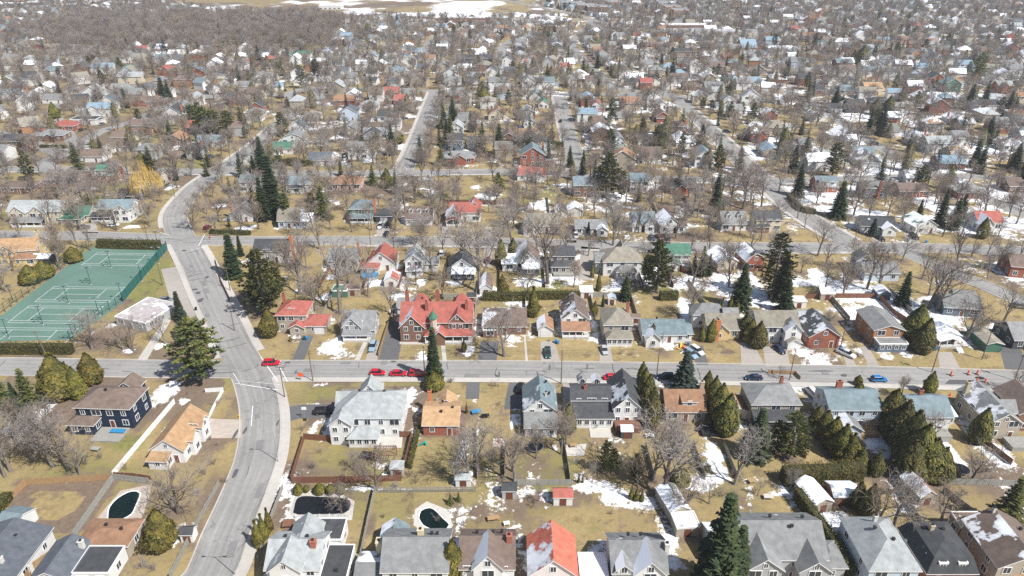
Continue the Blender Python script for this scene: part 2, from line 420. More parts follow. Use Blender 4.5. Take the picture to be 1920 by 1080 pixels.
walkway(1, 4.9, 6.4, 262, 420, 1)
walkway(2, -4.3, -5.9, -60, 150); walkway(7, -4.9, -6.6, 250, 460, 1); walkway(7, 4.9, 6.6, 250, 460, 1)
walkway(4, 4.6, 6.2, 300, 520, 1); walkway(5, 4.6, 6.0, 300, 520, 1); walkway(3, -4.1, -5.6, -300, 150)

def poly(name, pts, m, z=.02):
    mb = MB(); q = [G(*p) for p in pts]
    ar = sum(q[i].x*q[(i+1) % len(q)].y-q[(i+1) % len(q)].x*q[i].y for i in range(len(q)))
    if ar < 0: q = q[::-1]
    mb.add([(p.x, p.y, z) for p in q], [tuple(range(len(q)))]); return struct(name, mb, M[m])
DRIVES = [
 ([(548,675),(570,675),(588,630),(567,630)],'drive'), ([(709,676),(747,676),(754,633),(748,604),(728,600),(724,622)],'drive'),
 ([(686,676),(707,676),(712,640),(693,640)],'drive_pale'), ([(895,677),(931,677),(936,640),(902,640)],'drive'),
 ([(1014,679),(1051,679),(1040,640),(1014,640)],'drive_pale'), ([(1125,682),(1150,682),(1140,625),(1122,625)],'drive_pale'),
 ([(1306,684),(1328,684),(1318,648),(1290,648)],'drive'), ([(1390,685),(1434,685),(1412,642),(1388,642)],'drive_pale'),
 ([(1436,687),(1482,687),(1474,650),(1430,650)],'drive_pale'), ([(1588,688),(1606,688),(1590,650),(1574,650)],'drive_pale'),
 ([(1629,688),(1650,688),(1628,650),(1612,650)],'drive_pale'), ([(1762,690),(1800,690),(1784,660),(1758,660)],'drive_pale'),
 ([(1884,692),(1935,694),(1905,640),(1872,640)],'drive'),
 ([(533,765),(560,759),(636,757),(630,783),(560,785),(535,792)],'drive'), ([(394,785),(454,787),(453,821),(388,822)],'paver'),
 ([(875,714),(900,714),(898,748),(873,748)],'drive'), ([(1055,716),(1078,716),(1081,772),(1056,772)],'drive_pale'),
 ([(955,716),(984,716),(984,765),(945,768),(948,745)],'drive'), ([(1515,722),(1536,722),(1532,752),(1508,752)],'drive_pale'),
 ([(302,505),(343,498),(372,590),(332,606)],'drive_pale'), ([(706,444),(731,444),(729,416),(706,416)],'drive_pale'),
 ([(1062,455),(1081,455),(1078,422),(1064,422)],'drive_pale'), ([(1218,458),(1258,458),(1250,440),(1216,440)],'drive'),
 ([(1636,455),(1660,455),(1650,430),(1632,430)],'drive_pale'), ([(1700,456),(1724,456),(1712,432),(1694,432)],'drive_pale'),
 ([(155,437),(184,437),(180,418),(150,420)],'drive_pale'), ([(1083,525),(1110,525),(1125,466),(1090,462)],'drive_pale'),
 ([(828,446),(846,446),(842,420),(826,420)],'drive_pale'), ([(910,446),(925,446),(922,425),(910,425)],'drive_pale'),
 ([(905,500),(922,500),(924,462),(908,462)],'drive_pale'), ([(1780,712),(1850,714),(1858,722),(1772,720)],'patch'),
]
for pts, m in DRIVES: poly('driveway' if m != 'patch' else 'road_patch', pts, m, .02 if m != 'patch' else .05)
poly('path', [(258,674),(276,674),(321,600),(309,598)], 'conc', .024); poly('path', [(985,678),(990,678),(984,612),(981,612)], 'conc', .024)
poly('path', [(830,678),(838,678),(834,640),(826,640)], 'conc', .024); poly('path', [(748,646),(806,646),(836,636),(832,632),(804,640),(750,640)], 'conc', .03)
poly('path', [(664,676),(674,676),(690,640),(682,640)], 'conc', .026); poly('path', [(714,717),(720,717),(721,745),(715,745)], 'conc', .026)
poly('patio', [(284,908),(226,920),(190,962),(152,1012),(200,1014),(262,985),(280,930)], 'paver', .02); poly('patio', [(1060,855),(1095,855),(1100,832),(1062,835)], 'stone', .03)
poly('patio', [(735,840),(753,840),(756,812),(733,812)], 'stone', .03); poly('patio', [(775,985),(800,1000),(840,1000),(850,985),(838,955),(800,940),(778,955)], 'stone', .022)
poly('patio', [(541,960),(555,925),(640,925),(665,940),(660,975),(560,985)], 'conc', .022); poly('patio', [(925,822),(946,822),(948,838),(924,838)], 'stone', .03)
rp = random.Random(5)
def blob_patch(px, py, rx, ry, m='patch', name='road_patch', z=.09, n=10):
    c = G(px, py); s = S(py); mb = MB()
    q = [(c.x+rx/s*math.cos(2*math.pi*k/n)*rp.uniform(.75,1.2), c.y+ry/s*1.7*math.sin(2*math.pi*k/n)*rp.uniform(.75,1.2), z+rp.uniform(0,.006)) for k in range(n)]
    mb.add(q, [tuple(range(n))]); struct(name, mb, M[m])
for a in [(441,815,3,9),(459,808,3,6),(441,888,4,9),(521,793,2,5),(372,549,5,3),(376,563,5,5),(366,543,6,2),(396,626,3,4),(393,618,2,3),(388,520,4,3),(352,425,3,5),(357,400,4,4),(345,470,5,2),(540,680,6,1.5),(738,678,6,1.5),(1583,704,6,3),(335,676,8,2),(1420,697,20,2),(1540,696,26,1.2),(880,452,10,2),(1250,458,16,2)]: blob_patch(*a)
cm_ = MB()      # old repairs: sealed cracks and squared-off patches along the streets
for i in (0, 1, 2, 3, 4, 5, 7):
    c, w = RD[i][1], RD[i][2]; k = 6
    while k < len(c)-6:
        p, t = c[k], (c[k+1]-c[k]).normalized(); n = Vector((-t.y, t.x, 0)); k += rp.randint(2, 7)
        if rp.random() < .3:
            q0, ln, wd = p+n*rp.uniform(-.4,.4)*w, rp.uniform(.8,4.5), rp.uniform(.35,.9); pm = MB(); pm.add([((q0+t*a_+n*b_).x, (q0+t*a_+n*b_).y, .102+.002*i) for a_, b_ in ((-ln/2,-wd),(ln/2,-wd),(ln/2,wd),(-ln/2,wd))], [(0,1,2,3)]); struct('road_patch', pm, M['old_patch'])
        else:
            tr = rp.random() < .55; q0 = p+n*(rp.uniform(-.5,.1) if tr else rp.uniform(-.35,.35))*w; d0 = n if tr else t
            for _ in range(rp.randint(3, 7)):
                q1 = q0+d0*rp.uniform(.6,1.3)+t*rp.uniform(-.25,.25)+n*rp.uniform(-.15,.15)
                if abs((q1-p).dot(n)) > w*.47: break
                e_ = (q1-q0).normalized(); m_ = Vector((-e_.y, e_.x, 0))*.055; z_ = .12+.0004*(len(cm_.f) % 20); cm_.add([(v.x, v.y, z_) for v in (q0-m_, q1-m_, q1+m_, q0+m_)], [(0,1,2,3)]); q0 = q1
struct('sealed_crack', cm_, M['patch'])
def marking(a, b, w, z=.14):
    A, B = G(*a), G(*b); mb = MB(); d = (B-A).normalized(); n = Vector((-d.y, d.x, 0))*w/2
    mb.add([(p.x, p.y, z) for p in (A-n, B-n, B+n, A+n)], [(0,1,2,3)]); struct('road_marking', mb, M['paint'])
for a, b, w in [((489,670),(521,716),.3),((516,674),(539,716),.3),((442,720),(522,732),.3),((440,714),(524,722),.15),((300,436),(318,442),.3),((300,446),(322,446),.25),((356,470),(384,464),.35),((384,440),(372,462),.3),((474,762),(471,800),.25),((437,700),(452,724),.2),((1288,204),(1310,200),.3),((763,318),(752,308),.3)]: marking(a, b, w)

# ------------------------------------------------------------------ ground cover: straw-coloured grass, bare earth and lingering snow
xs = np.unique(np.concatenate([np.arange(-190,190,1.6), np.arange(-800,800,6.0), np.linspace(-5000,5000,41)]))
ys = np.unique(np.concatenate([np.arange(40,320,1.6), np.arange(320,620,3.0), np.arange(620,1250,7.0), np.linspace(1250,9000,30), [-200.]]))
X, Y = np.meshgrid(xs, ys); X = X.ravel(); Y = Y.ravel()
F_ = Y*CT + CAM_H*ST; F_ = np.maximum(F_, 1); PX = 960+FPX*X/F_; PY = 540+FPX*(-Y*ST+CAM_H*CT)/F_
n30 = vnoise(X, Y, 30, 1); n12 = vnoise(X, Y, 12, 2); n5 = vnoise(X, Y, 5, 3); n60 = vnoise(X, Y, 60, 4)
rightness = np.clip((PX-500)/1400, 0, 1)*np.clip((640-PY)/500+.45, 0, 1)
snow = .42*n12+.38*n5+.2*n30 - .43 + .19*rightness + np.where(PX < 480, -.12, 0) + np.where(PY > 640, -.05, 0)
snow = np.clip(snow*2.0, -.3, 1)
green = .55*n30+.45*n12 - .12
dirt = .6*n12+.4*n60 - .17 + np.clip((400-PY)/900, 0, .12)
def inpoly(pts):
    q = [G(*p) for p in pts]; r = np.zeros(len(X), bool); j = len(q)-1
    for i in range(len(q)):
        a, b = q[i], q[j]; c = ((a.y > Y) != (b.y > Y)) & (X < (b.x-a.x)*(Y-a.y)/((b.y-a.y) or 1e-9)+a.x); r ^= c; j = i
    return r
def ell(px, py, rx, ry):
    c = G(px, py); s = S(py); t = G(px, py-ry); dy = max(t.y-c.y, .5)
    d = np.hypot((X-c.x)/(rx/s), (Y-c.y)/dy); return np.clip(1.30-d*(.62+.85*vnoise(X, Y, 4.5, 31)*.6+.5*vnoise(X, Y, 2.4, 32)), 0, 1)
SNOW = [(770,742,24,22),(620,652,38,22),(878,658,18,16),(690,726,20,8),(1336,850,34,46),(1300,905,60,26),(1180,938,80,22),(1120,915,60,14),(1256,1040,34,46),(1222,645,26,10),(1252,648,14,14),(1500,662,26,9),(1640,832,36,40),(1690,945,9,45),(1565,972,44,22),(1870,850,44,40),(1290,585,26,34),(760,850,9,50),(588,802,9,18),(870,840,18,28),(893,810,7,70),(1046,840,12,22),(1000,1045,10,40),(1112,1050,14,36),(425,525,13,52),(470,642,10,20),(312,737,40,30),(345,752,22,14),(300,650,26,9),(240,657,24,7),(1790,855,14,60),(490,968,12,36),(700,530,22,10),(980,530,26,14),(1150,540,36,9),(890,350,24,10),(800,335,20,5),(1185,402,30,8),(1270,425,20,6),(505,925,14,16),(680,915,60,5),(800,920,90,5),(250,425,24,5),(90,425,16,5),(1660,322,60,14),(1620,400,60,10),(1560,430,20,10),(1730,410,60,10),(1860,360,60,16),(1850,470,50,8),(1900,500,40,14),(1430,560,40,16),(1480,640,14,8),(1580,556,60,5),(1620,660,20,9),(1700,665,20,10),(1820,590,40,8),(1880,610,40,9),(1530,520,20,20),(1600,500,26,8),(640,755,10,6),(655,690,20,5),(455,430,30,6),(1520,280,60,10),(1600,330,40,8),(1350,330,20,10),(1380,420,20,6),(1000,470,16,8),(850,530,20,8),(790,530,14,10),(745,500,10,10),(620,520,14,8),(1110,600,8,26),(1200,600,7,20),(1445,700,10,3),(60,790,24,40),(20,800,20,20),(1365,590,14,10),(1410,520,16,20),(1750,560,30,8),(1530,900,26,16),(1480,925,40,10),(850,745,12,6),(985,430,12,8),(1090,780,9,28),(960,790,8,24),(640,470,20,10),(560,545,12,6),(700,505,8,10),(1330,1000,20,10),(1650,700,30,1.5),(430,410,20,5),(415,385,16,5),(480,380,10,6),(1095,440,14,4),(1160,435,20,4),(710,440,8,3),(545,425,12,4),(475,425,8,5),(1700,250,70,10),(1800,300,80,10),(1560,360,30,8),(1470,235,30,8),(1140,225,10,30),(1100,260,8,24),(945,160,30,5),(880,285,16,6),(950,225,20,7),(700,225,14,6),(690,300,14,7),(520,290,14,5)]
for e in SNOW: snow = np.maximum(snow, ell(*e)*1.15-.1+.35*(n5-.5))
BARE = [(480,730,14,10),(1000,960,0.1,.1),(395,740,10,4),(620,690,.1,.1),(560,800,16,60),(620,860,44,30),(1030,920,44,34),(1115,980,32,20),(820,835,50,28),(870,345,90,16),(610,735,70,18),(100,945,55,26),(430,855,22,26),(415,765,12,26),(210,850,60,20),(1220,680,140,3),(830,660,44,12),(520,645,26,18),(1020,650,30,16),(1095,655,34,14),(1370,668,34,12),(700,970,44,26),(590,900,40,10),(1000,790,40,40),(1060,850,30,30),(1150,700,.1,.1),(980,730,16,20),(940,735,16,20)]
for e in BARE:
    k = ell(*e); snow = np.where(k > .35, snow-.5*k, snow); dirt = dirt-.25*k
for e in [(100,945,44,24,.4),(240,830,44,22,.9),(425,760,22,30,.4),(425,850,22,30,.3),(1030,950,40,20,.7),(1110,840,16,20,.8),(520,650,26,16,.3),(1115,995,30,14,.6),(230,780,14,40,.6),(1440,410,30,8,.5),(880,640,16,10,.7),(870,690,.1,.1,0),(1460,490,30,8,.5),(1820,490,30,6,.5),(600,290,14,6,.5),(750,300,20,10,.6)]: green = np.maximum(green, ell(*e[:4])*e[4])
for e in [(60,905,50,14),(200,930,30,14),(60,930,16,30),(215,970,.1,.1),(1365,660,20,7),(650,690,50,3),(1250,800,34,60),(1680,660,16,8),(900,955,24,20),(540,1000,24,30),(560,950,14,30),(650,960,16,30),(690,980,12,40),(1560,600,50,14)]: dirt = np.maximum(dirt, ell(*e)*.9)
snow = np.minimum(snow, .75)
ring = inpoly([(12,956),(48,908),(214,900),(222,912),(150,1000),(110,1002),(20,990)]); lawn_ = ell(102,952,58,31)
dirt = np.where(ring, .95, dirt); green = np.where(ring, 0, green); dirt = np.where(lawn_ > .28, .0, dirt); green = np.where(lawn_ > .28, .12, green)
fld = inpoly([(470,31),(560,24),(760,30),(1000,36),(1060,32),(1020,18),(955,2),(950,-30),(300,-30),(330,6)])
fn = vnoise(X, Y, 70, 9)*.6+vnoise(X, Y, 24, 10)*.4; bands = vnoise(X*.25, Y, 34, 14)
snow = np.where(fld, np.clip((fn-.41)*2.4+.3*(bands-.4)+.5*(n12-.5)+np.clip((PX-760)/260, -.05, .22), -.3, 1), snow); green = np.where(fld, 0, green); dirt = np.where(fld, .32+.4*(vnoise(X,Y,45,12) > .62), dirt)
snow = np.where(inpoly([(960,30),(1060,40),(1080,35),(960,22)]), .9, snow)
ind = inpoly([(-600,30),(160,22),(470,24),(470,31),(330,6),(300,-30),(-700,-30)]); snow = np.where(ind, snow*.6+.25, snow); dirt = np.where(ind, .5, dirt)
wood = inpoly([(40,66),(160,36),(480,33),(640,40),(640,60),(600,95),(480,100),(300,88),(120,100)]); snow = np.where(wood, -.3, snow); dirt = np.where(wood, .35, dirt)
SNOW_F, GREEN_F, DIRT_F = snow, green, dirt
# ------------------------------------------------------------------ houses
WALLS = {'W':(.70,.69,.66),'C':(.60,.53,.40),'Y':(.62,.47,.24),'N':(.018,.03,.055),'R':(.30,.105,.065),'B':(.20,.115,.08),'T':(.40,.345,.27),'G':(.40,.40,.395),'D':(.075,.08,.085),'L':(.50,.57,.64),'S':(.13,.17,.21),'O':(.36,.185,.095),'P':(.50,.33,.26),'F':(.07,.17,.12)}
WN = {'W':'white','C':'cream','Y':'yellow','N':'navy','R':'red brick','B':'brown brick','T':'tan','G':'grey','D':'dark grey','L':'pale blue','S':'slate blue','O':'orange brick','P':'pinkish brick','F':'dark green'}
ROOFS = {'g':(.21,.21,.205),'l':(.33,.345,.34),'d':(.065,.067,.07),'b':(.165,.122,.10),'t':(.40,.255,.14),'e':(.105,.115,.13),'p':(.36,.32,.31),'r':(.325,.105,.082),'n':(.075,.17,.12),'s':(.17,.215,.23),'k':(.25,.225,.18),'u':(.22,.30,.36),'o':(.29,.165,.10),'c':(.56,.165,.11)}
RN = {'p':'pale grey','e':'dark slate','g':'grey','l':'light grey','d':'dark','b':'brown','t':'tan','r':'red','n':'green','s':'bluish grey','k':'khaki grey','u':'pale blue','o':'rusty brown','c':'coral red'}
TN = {'gx':'gable','gy':'gable','h':'hip','f':'flat','m':'mansard','bx':'gambrel','by':'gambrel','s':'sloping'}
BRICK = set('RBOP')
def wall_mb(mb, cx, cy, w, d, h, typ, rise, z0=0.0):
    x0, x1, y0, y1 = cx-w/2, cx+w/2, cy-d/2, cy+d/2
    mb.add([(x0,y0,z0),(x1,y0,z0),(x1,y1,z0),(x0,y1,z0),(x0,y0,h),(x1,y0,h),(x1,y1,h),(x0,y1,h)], [(0,1,5,4),(1,2,6,5),(2,3,7,6),(3,0,4,7),(4,5,6,7)])
    e = .02
    if typ == 'gx': mb.add([(x0,y0,h),(x0,y1,h),(x0,cy,h+rise-e),(x1,y0,h),(x1,y1,h),(x1,cy,h+rise-e)], [(0,2,1),(3,4,5)])
    elif typ == 'gy': mb.add([(x0,y0,h),(x1,y0,h),(cx,y0,h+rise-e),(x0,y1,h),(x1,y1,h),(cx,y1,h+rise-e)], [(0,1,2),(3,5,4)])
    elif typ == 'bx':
        for x, fl in ((x0, 0), (x1, 1)):
            q = [(x,y0,h),(x,cy-d*.3,h+rise*.66),(x,cy,h+rise-e),(x,cy+d*.3,h+rise*.66),(x,y1,h)]; mb.add(q, [(0,1,2,3,4) if not fl else (4,3,2,1,0)])
    elif typ == 'by':
        for y in (y0, y1): mb.add([(x0,y,h),(cx-w*.3,y,h+rise*.66),(cx,y,h+rise-e),(cx+w*.3,y,h+rise*.66),(x1,y,h)], [(4,3,2,1,0) if y == y0 else (0,1,2,3,4)])
    elif typ == 's': mb.add([(x0,y0,h),(x1,y0,h),(x1,y1,h),(x0,y1,h),(x0,y1,h+rise-e),(x1,y1,h+rise-e)], [(0,3,4),(1,5,2),(3,2,5,4)])
def slab(mb, q, t=.2):
    """thick sloped panel: q is the top face counter-clockwise seen from above; slot 0 on top, slot 1 (trim) on edges and underside"""
    n = len(q); b = [(x, y, z-t) for x, y, z in q]
    mb.add(list(q)+b, [tuple(range(n))]+[tuple(range(2*n-1, n-1, -1))]+[(i, n+i, n+(i+1) % n, (i+1) % n) for i in range(n)], [0]+[1]*(n+1))
def roof_mb(mb, cx, cy, w, d, h, typ, rise, o=.38):
    x0, x1, y0, y1 = cx-w/2-o, cx+w/2+o, cy-d/2-o, cy+d/2+o; t = .2; h = h+t
    if typ == 'gx':
        ze = h-o*rise/(d/2); zr = h+rise
        slab(mb, [(x0,y0,ze),(x1,y0,ze),(x1,cy,zr),(x0,cy,zr)]); slab(mb, [(x1,y1,ze),(x0,y1,ze),(x0,cy+.005,zr),(x1,cy+.005,zr)])
    elif typ == 'gy':
        ze = h-o*rise/(w/2); zr = h+rise
        slab(mb, [(x0,y1,ze),(x0,y0,ze),(cx,y0,zr),(cx,y1,zr)]); slab(mb, [(x1,y0,ze),(x1,y1,ze),(cx+.005,y1,zr),(cx+.005,y0,zr)])
    elif typ == 'bx':
        zm = h+rise*.66; zr = h+rise; ym = d*.3
        slab(mb, [(x0,y0,h-.15),(x1,y0,h-.15),(x1,cy-ym,zm),(x0,cy-ym,zm)]); slab(mb, [(x0,cy-ym,zm),(x1,cy-ym,zm),(x1,cy,zr),(x0,cy,zr)])
        slab(mb, [(x1,y1,h-.15),(x0,y1,h-.15),(x0,cy+ym,zm),(x1,cy+ym,zm)]); slab(mb, [(x1,cy+ym,zm),(x0,cy+ym,zm),(x0,cy+.005,zr),(x1,cy+.005,zr)])
    elif typ == 'by':
        zm = h+rise*.66; zr = h+rise; xm = w*.3
        slab(mb, [(x0,y1,h-.15),(x0,y0,h-.15),(cx-xm,y0,zm),(cx-xm,y1,zm)]); slab(mb, [(cx-xm,y1,zm),(cx-xm,y0,zm),(cx,y0,zr),(cx,y1,zr)])
        slab(mb, [(x1,y0,h-.15),(x1,y1,h-.15),(cx+xm,y1,zm),(cx+xm,y0,zm)]); slab(mb, [(cx+xm,y0,zm),(cx+xm,y1,zm),(cx+.005,y1,zr),(cx+.005,y0,zr)])
    elif typ in ('h', 'm'):
        zb = h-.12; lv = [(x0,y0,x1,y1,zb)]
        if typ == 'm':
            i_ = 1.25; lv.append((x0+i_,y0+i_,x1-i_,y1-i_,h+rise*.72)); 
        a0, b0, a1, b1, zz = lv[-1]; ww, dd = a1-a0, b1-b0; zr = h+rise
        if ww >= dd: r = [(a0+dd/2,(b0+b1)/2,zr),(a1-dd/2,(b0+b1)/2,zr)]
        else: r = [((a0+a1)/2,b0+ww/2,zr),((a0+a1)/2,b1-ww/2,zr)]
        if (Vector(r[0])-Vector(r[1])).length < .1: r[1] = (r[0][0]+(.05 if ww>=dd else 0), r[0][1]+(0 if ww>=dd else .05), r[0][2])
        if typ == 'm':
            p0, q0, p1, q1, z0 = lv[0]
            A = [(p0,q0,z0),(p1,q0,z0),(p1,q1,z0),(p0,q1,z0)]; B = [(a0,b0,zz),(a1,b0,zz),(a1,b1,zz),(a0,b1,zz)]
            mb.add(A+B, [(0,1,5,4),(1,2,6,5),(2,3,7,6),(3,0,4,7)])
        c = [(a0,b0,zz),(a1,b0,zz),(a1,b1,zz),(a0,b1,zz)]
        fs = [(0,1,5,4),(1,2,5),(2,3,4,5),(3,0,4)] if ww >= dd else [(0,1,4),(1,2,5,4),(2,3,5),(3,0,4,5)]
        mb.add(c+r, fs)
        p0, q0, p1, q1, z0 = lv[0]
        mb.add([(p0,q0,z0),(p1,q0,z0),(p1,q1,z0),(p0,q1,z0),(p0,q0,z0-t),(p1,q0,z0-t),(p1,q1,z0-t),(p0,q1,z0-t)], [(0,4,5,1),(1,5,6,2),(2,6,7,3),(3,7,4,0),(7,6,5,4)], 1)
    elif typ == 'f':
        x0, x1, y0, y1 = x0+o-.12, x1-o+.12, y0+o-.12, y1-o+.12
        mb.add([(x0,y0,h),(x1,y0,h),(x1,y1,h),(x0,y1,h),(x0,y0,h-.3),(x1,y0,h-.3),(x1,y1,h-.3),(x0,y1,h-.3)], [(0,1,2,3),(0,4,5,1),(1,5,6,2),(2,6,7,3),(3,7,4,0)], [0,1,1,1,1])
        for a in ((x0,x1,y0,y0+.2),(x0,x1,y1-.2,y1),(x0,x0+.2,y0+.2,y1-.2),(x1-.2,x1,y0+.2,y1-.2)): mb.box(*a, h+.002, h+.16, 1)
    elif typ == 's':
        zl, zh = h-o*rise/d, h+rise+o*rise/d
        slab(mb, [(x0,y0,zl),(x1,y0,zl),(x1,y1-o,h+rise),(x0,y1-o,h+rise)])

# window pieces shared by all houses (origin at centre, facing -y)
def win_frame(w, h):
    mb = MB(); b = .11
    for a in ((-w/2-b,w/2+b,h/2,h/2+b),(-w/2-b,w/2+b,-h/2-b,-h/2),(-w/2-b,-w/2,-h/2,h/2),(w/2,w/2+b,-h/2,h/2),(-.035,.035,-h/2,h/2)): mb.box(a[0],a[1],-.09,.02,a[2],a[3])
    return mb
def win_whole(w, h):
    mb = win_frame(w, h); mb.box(-w/2,w/2,-.05,.0,-h/2,h/2,1); return mb
SIZES = {'s':(.95,1.25),'m':(1.3,1.4),'l':(2.1,1.5),'t':(.7,1.0),'w':(2.9,1.5)}
FRAME = {k: win_frame(*v).mesh('window_frame', M['trim']) for k, v in SIZES.items()}
PANE = {k: MB().box(-v[0]/2,v[0]/2,-.05,.0,-v[1]/2,v[1]/2).mesh('pane', M['glass']) for k, v in SIZES.items()}
WHOLE = {k: win_whole(*v).mesh('window', [M['trim'], M['glass']]) for k, v in SIZES.items()}
DOOR = MB().box(-.5,.5,-.07,.0,0,2.1).box(-.62,-.5,-.09,.02,0,2.2,1).box(.5,.62,-.09,.02,0,2.2,1).box(-.62,.62,-.09,.02,2.1,2.22,1).mesh('door', [M['door'], M['trim']])
def garage_door_mesh():
    mb = MB()
    for i in range(4): mb.box(-1.25,1.25,-.06-.012*(i%2),.0,.55*i,.55*i+.53)
    mb.box(-1.4,-1.25,-.09,.02,0,2.3); mb.box(1.25,1.4,-.09,.02,0,2.3); mb.box(-1.4,1.4,-.09,.02,2.19,2.33)
    return mb.mesh('garage_door', M['white_door'])
GARAGE = garage_door_mesh()
VENT = MB().box(-.22,.22,-.22,.22,0,.42).box(-.3,.3,-.3,.3,.42,.5).mesh('roof_vent', M['dark'])
HOUSES = []; HF = []        # HF: footprints (x, y, half w, half d, rot)
def window(root, x, y, z, face, size, lod):
    rz = {'f':0,'r':math.pi/2,'l':-math.pi/2,'b':math.pi}[face]
    if lod == 0:
        o = ob('window', FRAME[size], root, (x,y,z), rz); ob('pane', PANE[size], o)
    else: ob('window', WHOLE[size], root, (x,y,z), rz)
class House:
    def __init__(s, key, label, px, py, w, d, h, typ='gx', rise=2.4, wall='W', roof='g', rot=0, anc=(0,-.5), z=None, snow=.3, lod=0, cat='house', group='suburban houses', win=None, metal=False, name=None, ov=.38, door=True):
        a = G(px, py, h if z is None else z); r = R(rot); ax, ay = anc[0]*w, anc[1]*d
        c = Vector((a.x-(ax*math.cos(r)-ay*math.sin(r)), a.y-(ax*math.sin(r)+ay*math.cos(r)), 0))
        s.key, s.c, s.rot, s.w, s.d, s.h, s.lod, s.typ, s.rise, s.wk, s.rk, s.snow, s.metal = key, c, r, w, d, h, lod, typ, rise, wall, roof, snow, metal
        if isinstance(label, str) and label == '': label = None
        s.root = thing(name or cat, label, cat, c, r, group); s.label = label; s.px, s.py = P(c.x, c.y)
        HOUSES.append(s); HF.append((c.x, c.y, w/2, d/2, r))
        s.body(0, 0, w, d, h, typ, rise, wall, roof, snow=snow, win=win, ov=ov, door=door)
    def body(s, cx, cy, w, d, h, typ, rise, wall=None, roof=None, z0=0.0, snow=None, win=None, ov=.38, door=False, dormer=False, metal=None):
        wall = wall or s.wk; roof = roof or s.rk; snow = s.snow if snow is None else snow; metal = s.metal if metal is None else metal
        mb = MB(); wall_mb(mb, cx, cy, w, d, h, typ, rise, z0); wc = WALLS[wall]
        wo_ = mb.build('dormer' if dormer else 'wall', M['brick' if wall in BRICK else 'siding'], s.root, color=(*wc, 1))
        rb = MB(); roof_mb(rb, cx, cy, w, d, h, typ, rise, ov)
        rc = ROOFS[roof]; j = random.uniform(.88, 1.12)
        rb.build('dormer_roof' if dormer else 'roof', [M['metal_roof' if metal else 'roof'], M['trim']], s.root, color=(rc[0]*j, rc[1]*j, rc[2]*j, snow))
        if win == 0: return s
        lod = s.lod; two = h-z0 > 4.4; fy = cy-d/2-.005
        if dormer: window(s.root, cx, fy, (z0+h)/2+.35, 'f', 's', lod); return s
        zs = [z0+1.7, z0+4.35] if two else [z0+1.7]
        n = win if win else max(1, int(w/3.1))
        if lod == 2: n = min(n, 2); zs = zs[-1:]
        szs = 'mslm'
        for iz, z in enumerate(zs):
            for i in range(n):
                x = cx-w/2+w*(i+.5)/n
                if iz == 0 and i == n//2 and n > 1 and door: ob('door', DOOR, s.root, (x, fy, z0+.05)); continue
                window(s.root, x, fy, z, 'f', szs[(i+iz+int(abs(s.c.x))) % 3] if w/n > 2.6 else 's', lod)
        if typ in ('gy', 'by') and rise > 1.9 and lod < 2: window(s.root, cx, fy, h+rise*.38, 'f', 't' if rise < 2.8 else 's', lod)
        m = max(1, int(d/4.2))
        if lod < 2:
            side = 'r' if s.c.x < 25 else 'l'
            for z in zs:
                for i in range(m):
                    y = cy-d/2+d*(i+.5)/m
                    window(s.root, cx+(w/2+.005 if side == 'r' else -w/2-.005), y, z, side, 'm' if (i+int(z)) % 2 else 's', lod)
            if typ == 'gx' and rise > 1.9: window(s.root, cx+(w/2+.005 if side == 'r' else -w/2-.005), cy, h+rise*.35, side, 's', lod)
        return s
    def dormers(s, xs, wd=1.9, typ='gy', rise=.8, frac=.45, wall=None, roof=None):
        for x in xs:       # on the front slope of a gx/bx main roof
            zr = s.h+.2+s.rise*(1-frac*1.0); y = -s.d/2*frac*1.25; zb = s.h+s.rise*(1-abs(y)/(s.d/2))-.3
            s.body(x, y+1.0, wd, 2.0, zb+1.75, typ, rise, wall, roof, z0=zb-.1, dormer=True, ov=.2)
        return s
    def chim(s, x, y, top=None, col='R', w=.85, d=.7, z0=0):
        t = top or s.h+s.rise+.7; mb = MB().box(x-w/2,x+w/2,y-d/2,y+d/2,z0,t); mb.box(x-w/2-.08,x+w/2+.08,y-d/2-.08,y+d/2+.08,t,t+.15)
        c = mb.build('chimney', M['chim'], s.root, color=(*{'R':(.34,.12,.08),'W':(.6,.57,.52),'O':(.52,.19,.08),'T':(.46,.38,.27),'C':(.6,.5,.33)}[col], 1))
        MB().box(x-.2,x+.2,y-.2,y+.2,t+.15,t+.45).build('chimney_cap', M['dark'], c); return s
    def vents(s, *pts):
        for x, y, z in pts: ob('roof_vent', VENT, s.root, (x, y, z))
        return s
    def porch(s, cx, w, dep, h=2.5, typ='s', rise=.7, roof=None, screen=False, posts=3, snow=None, y0=None, rail=True):
        y0 = -s.d/2 if y0 is None else y0; cy = y0-dep/2
        rb = MB(); roof_mb(rb, cx, cy, w, dep, h, typ, rise, .3); rc = ROOFS[roof or s.rk]
        rb.build('porch_roof', [M['roof'], M['trim']], s.root, color=(*rc, s.snow*.7 if snow is None else snow))
        MB().box(cx-w/2,cx+w/2,cy-dep/2,cy+dep/2-.01,0,.5).build('porch_floor', M['conc'], s.root)
        for i in range(posts):
            x = cx-w/2+.12+(w-.24)*i/max(1, posts-1); ob('porch_post', MB().box(-.11,.11,-.11,.11,.5,h).mesh('porch_post', M['trim']), s.root, (x, cy-dep/2+.15, 0))
        if rail: MB().box(cx-w/2+.25,cx+w/2-.25,cy-dep/2+.1,cy-dep/2+.18,.6,1.25).build('porch_rail', M['trim'], s.root)
        return s
    def gdoor(s, x, y, rz=0): ob('garage_door', GARAGE, s.root, (x, y-.005, .02), rz); return s
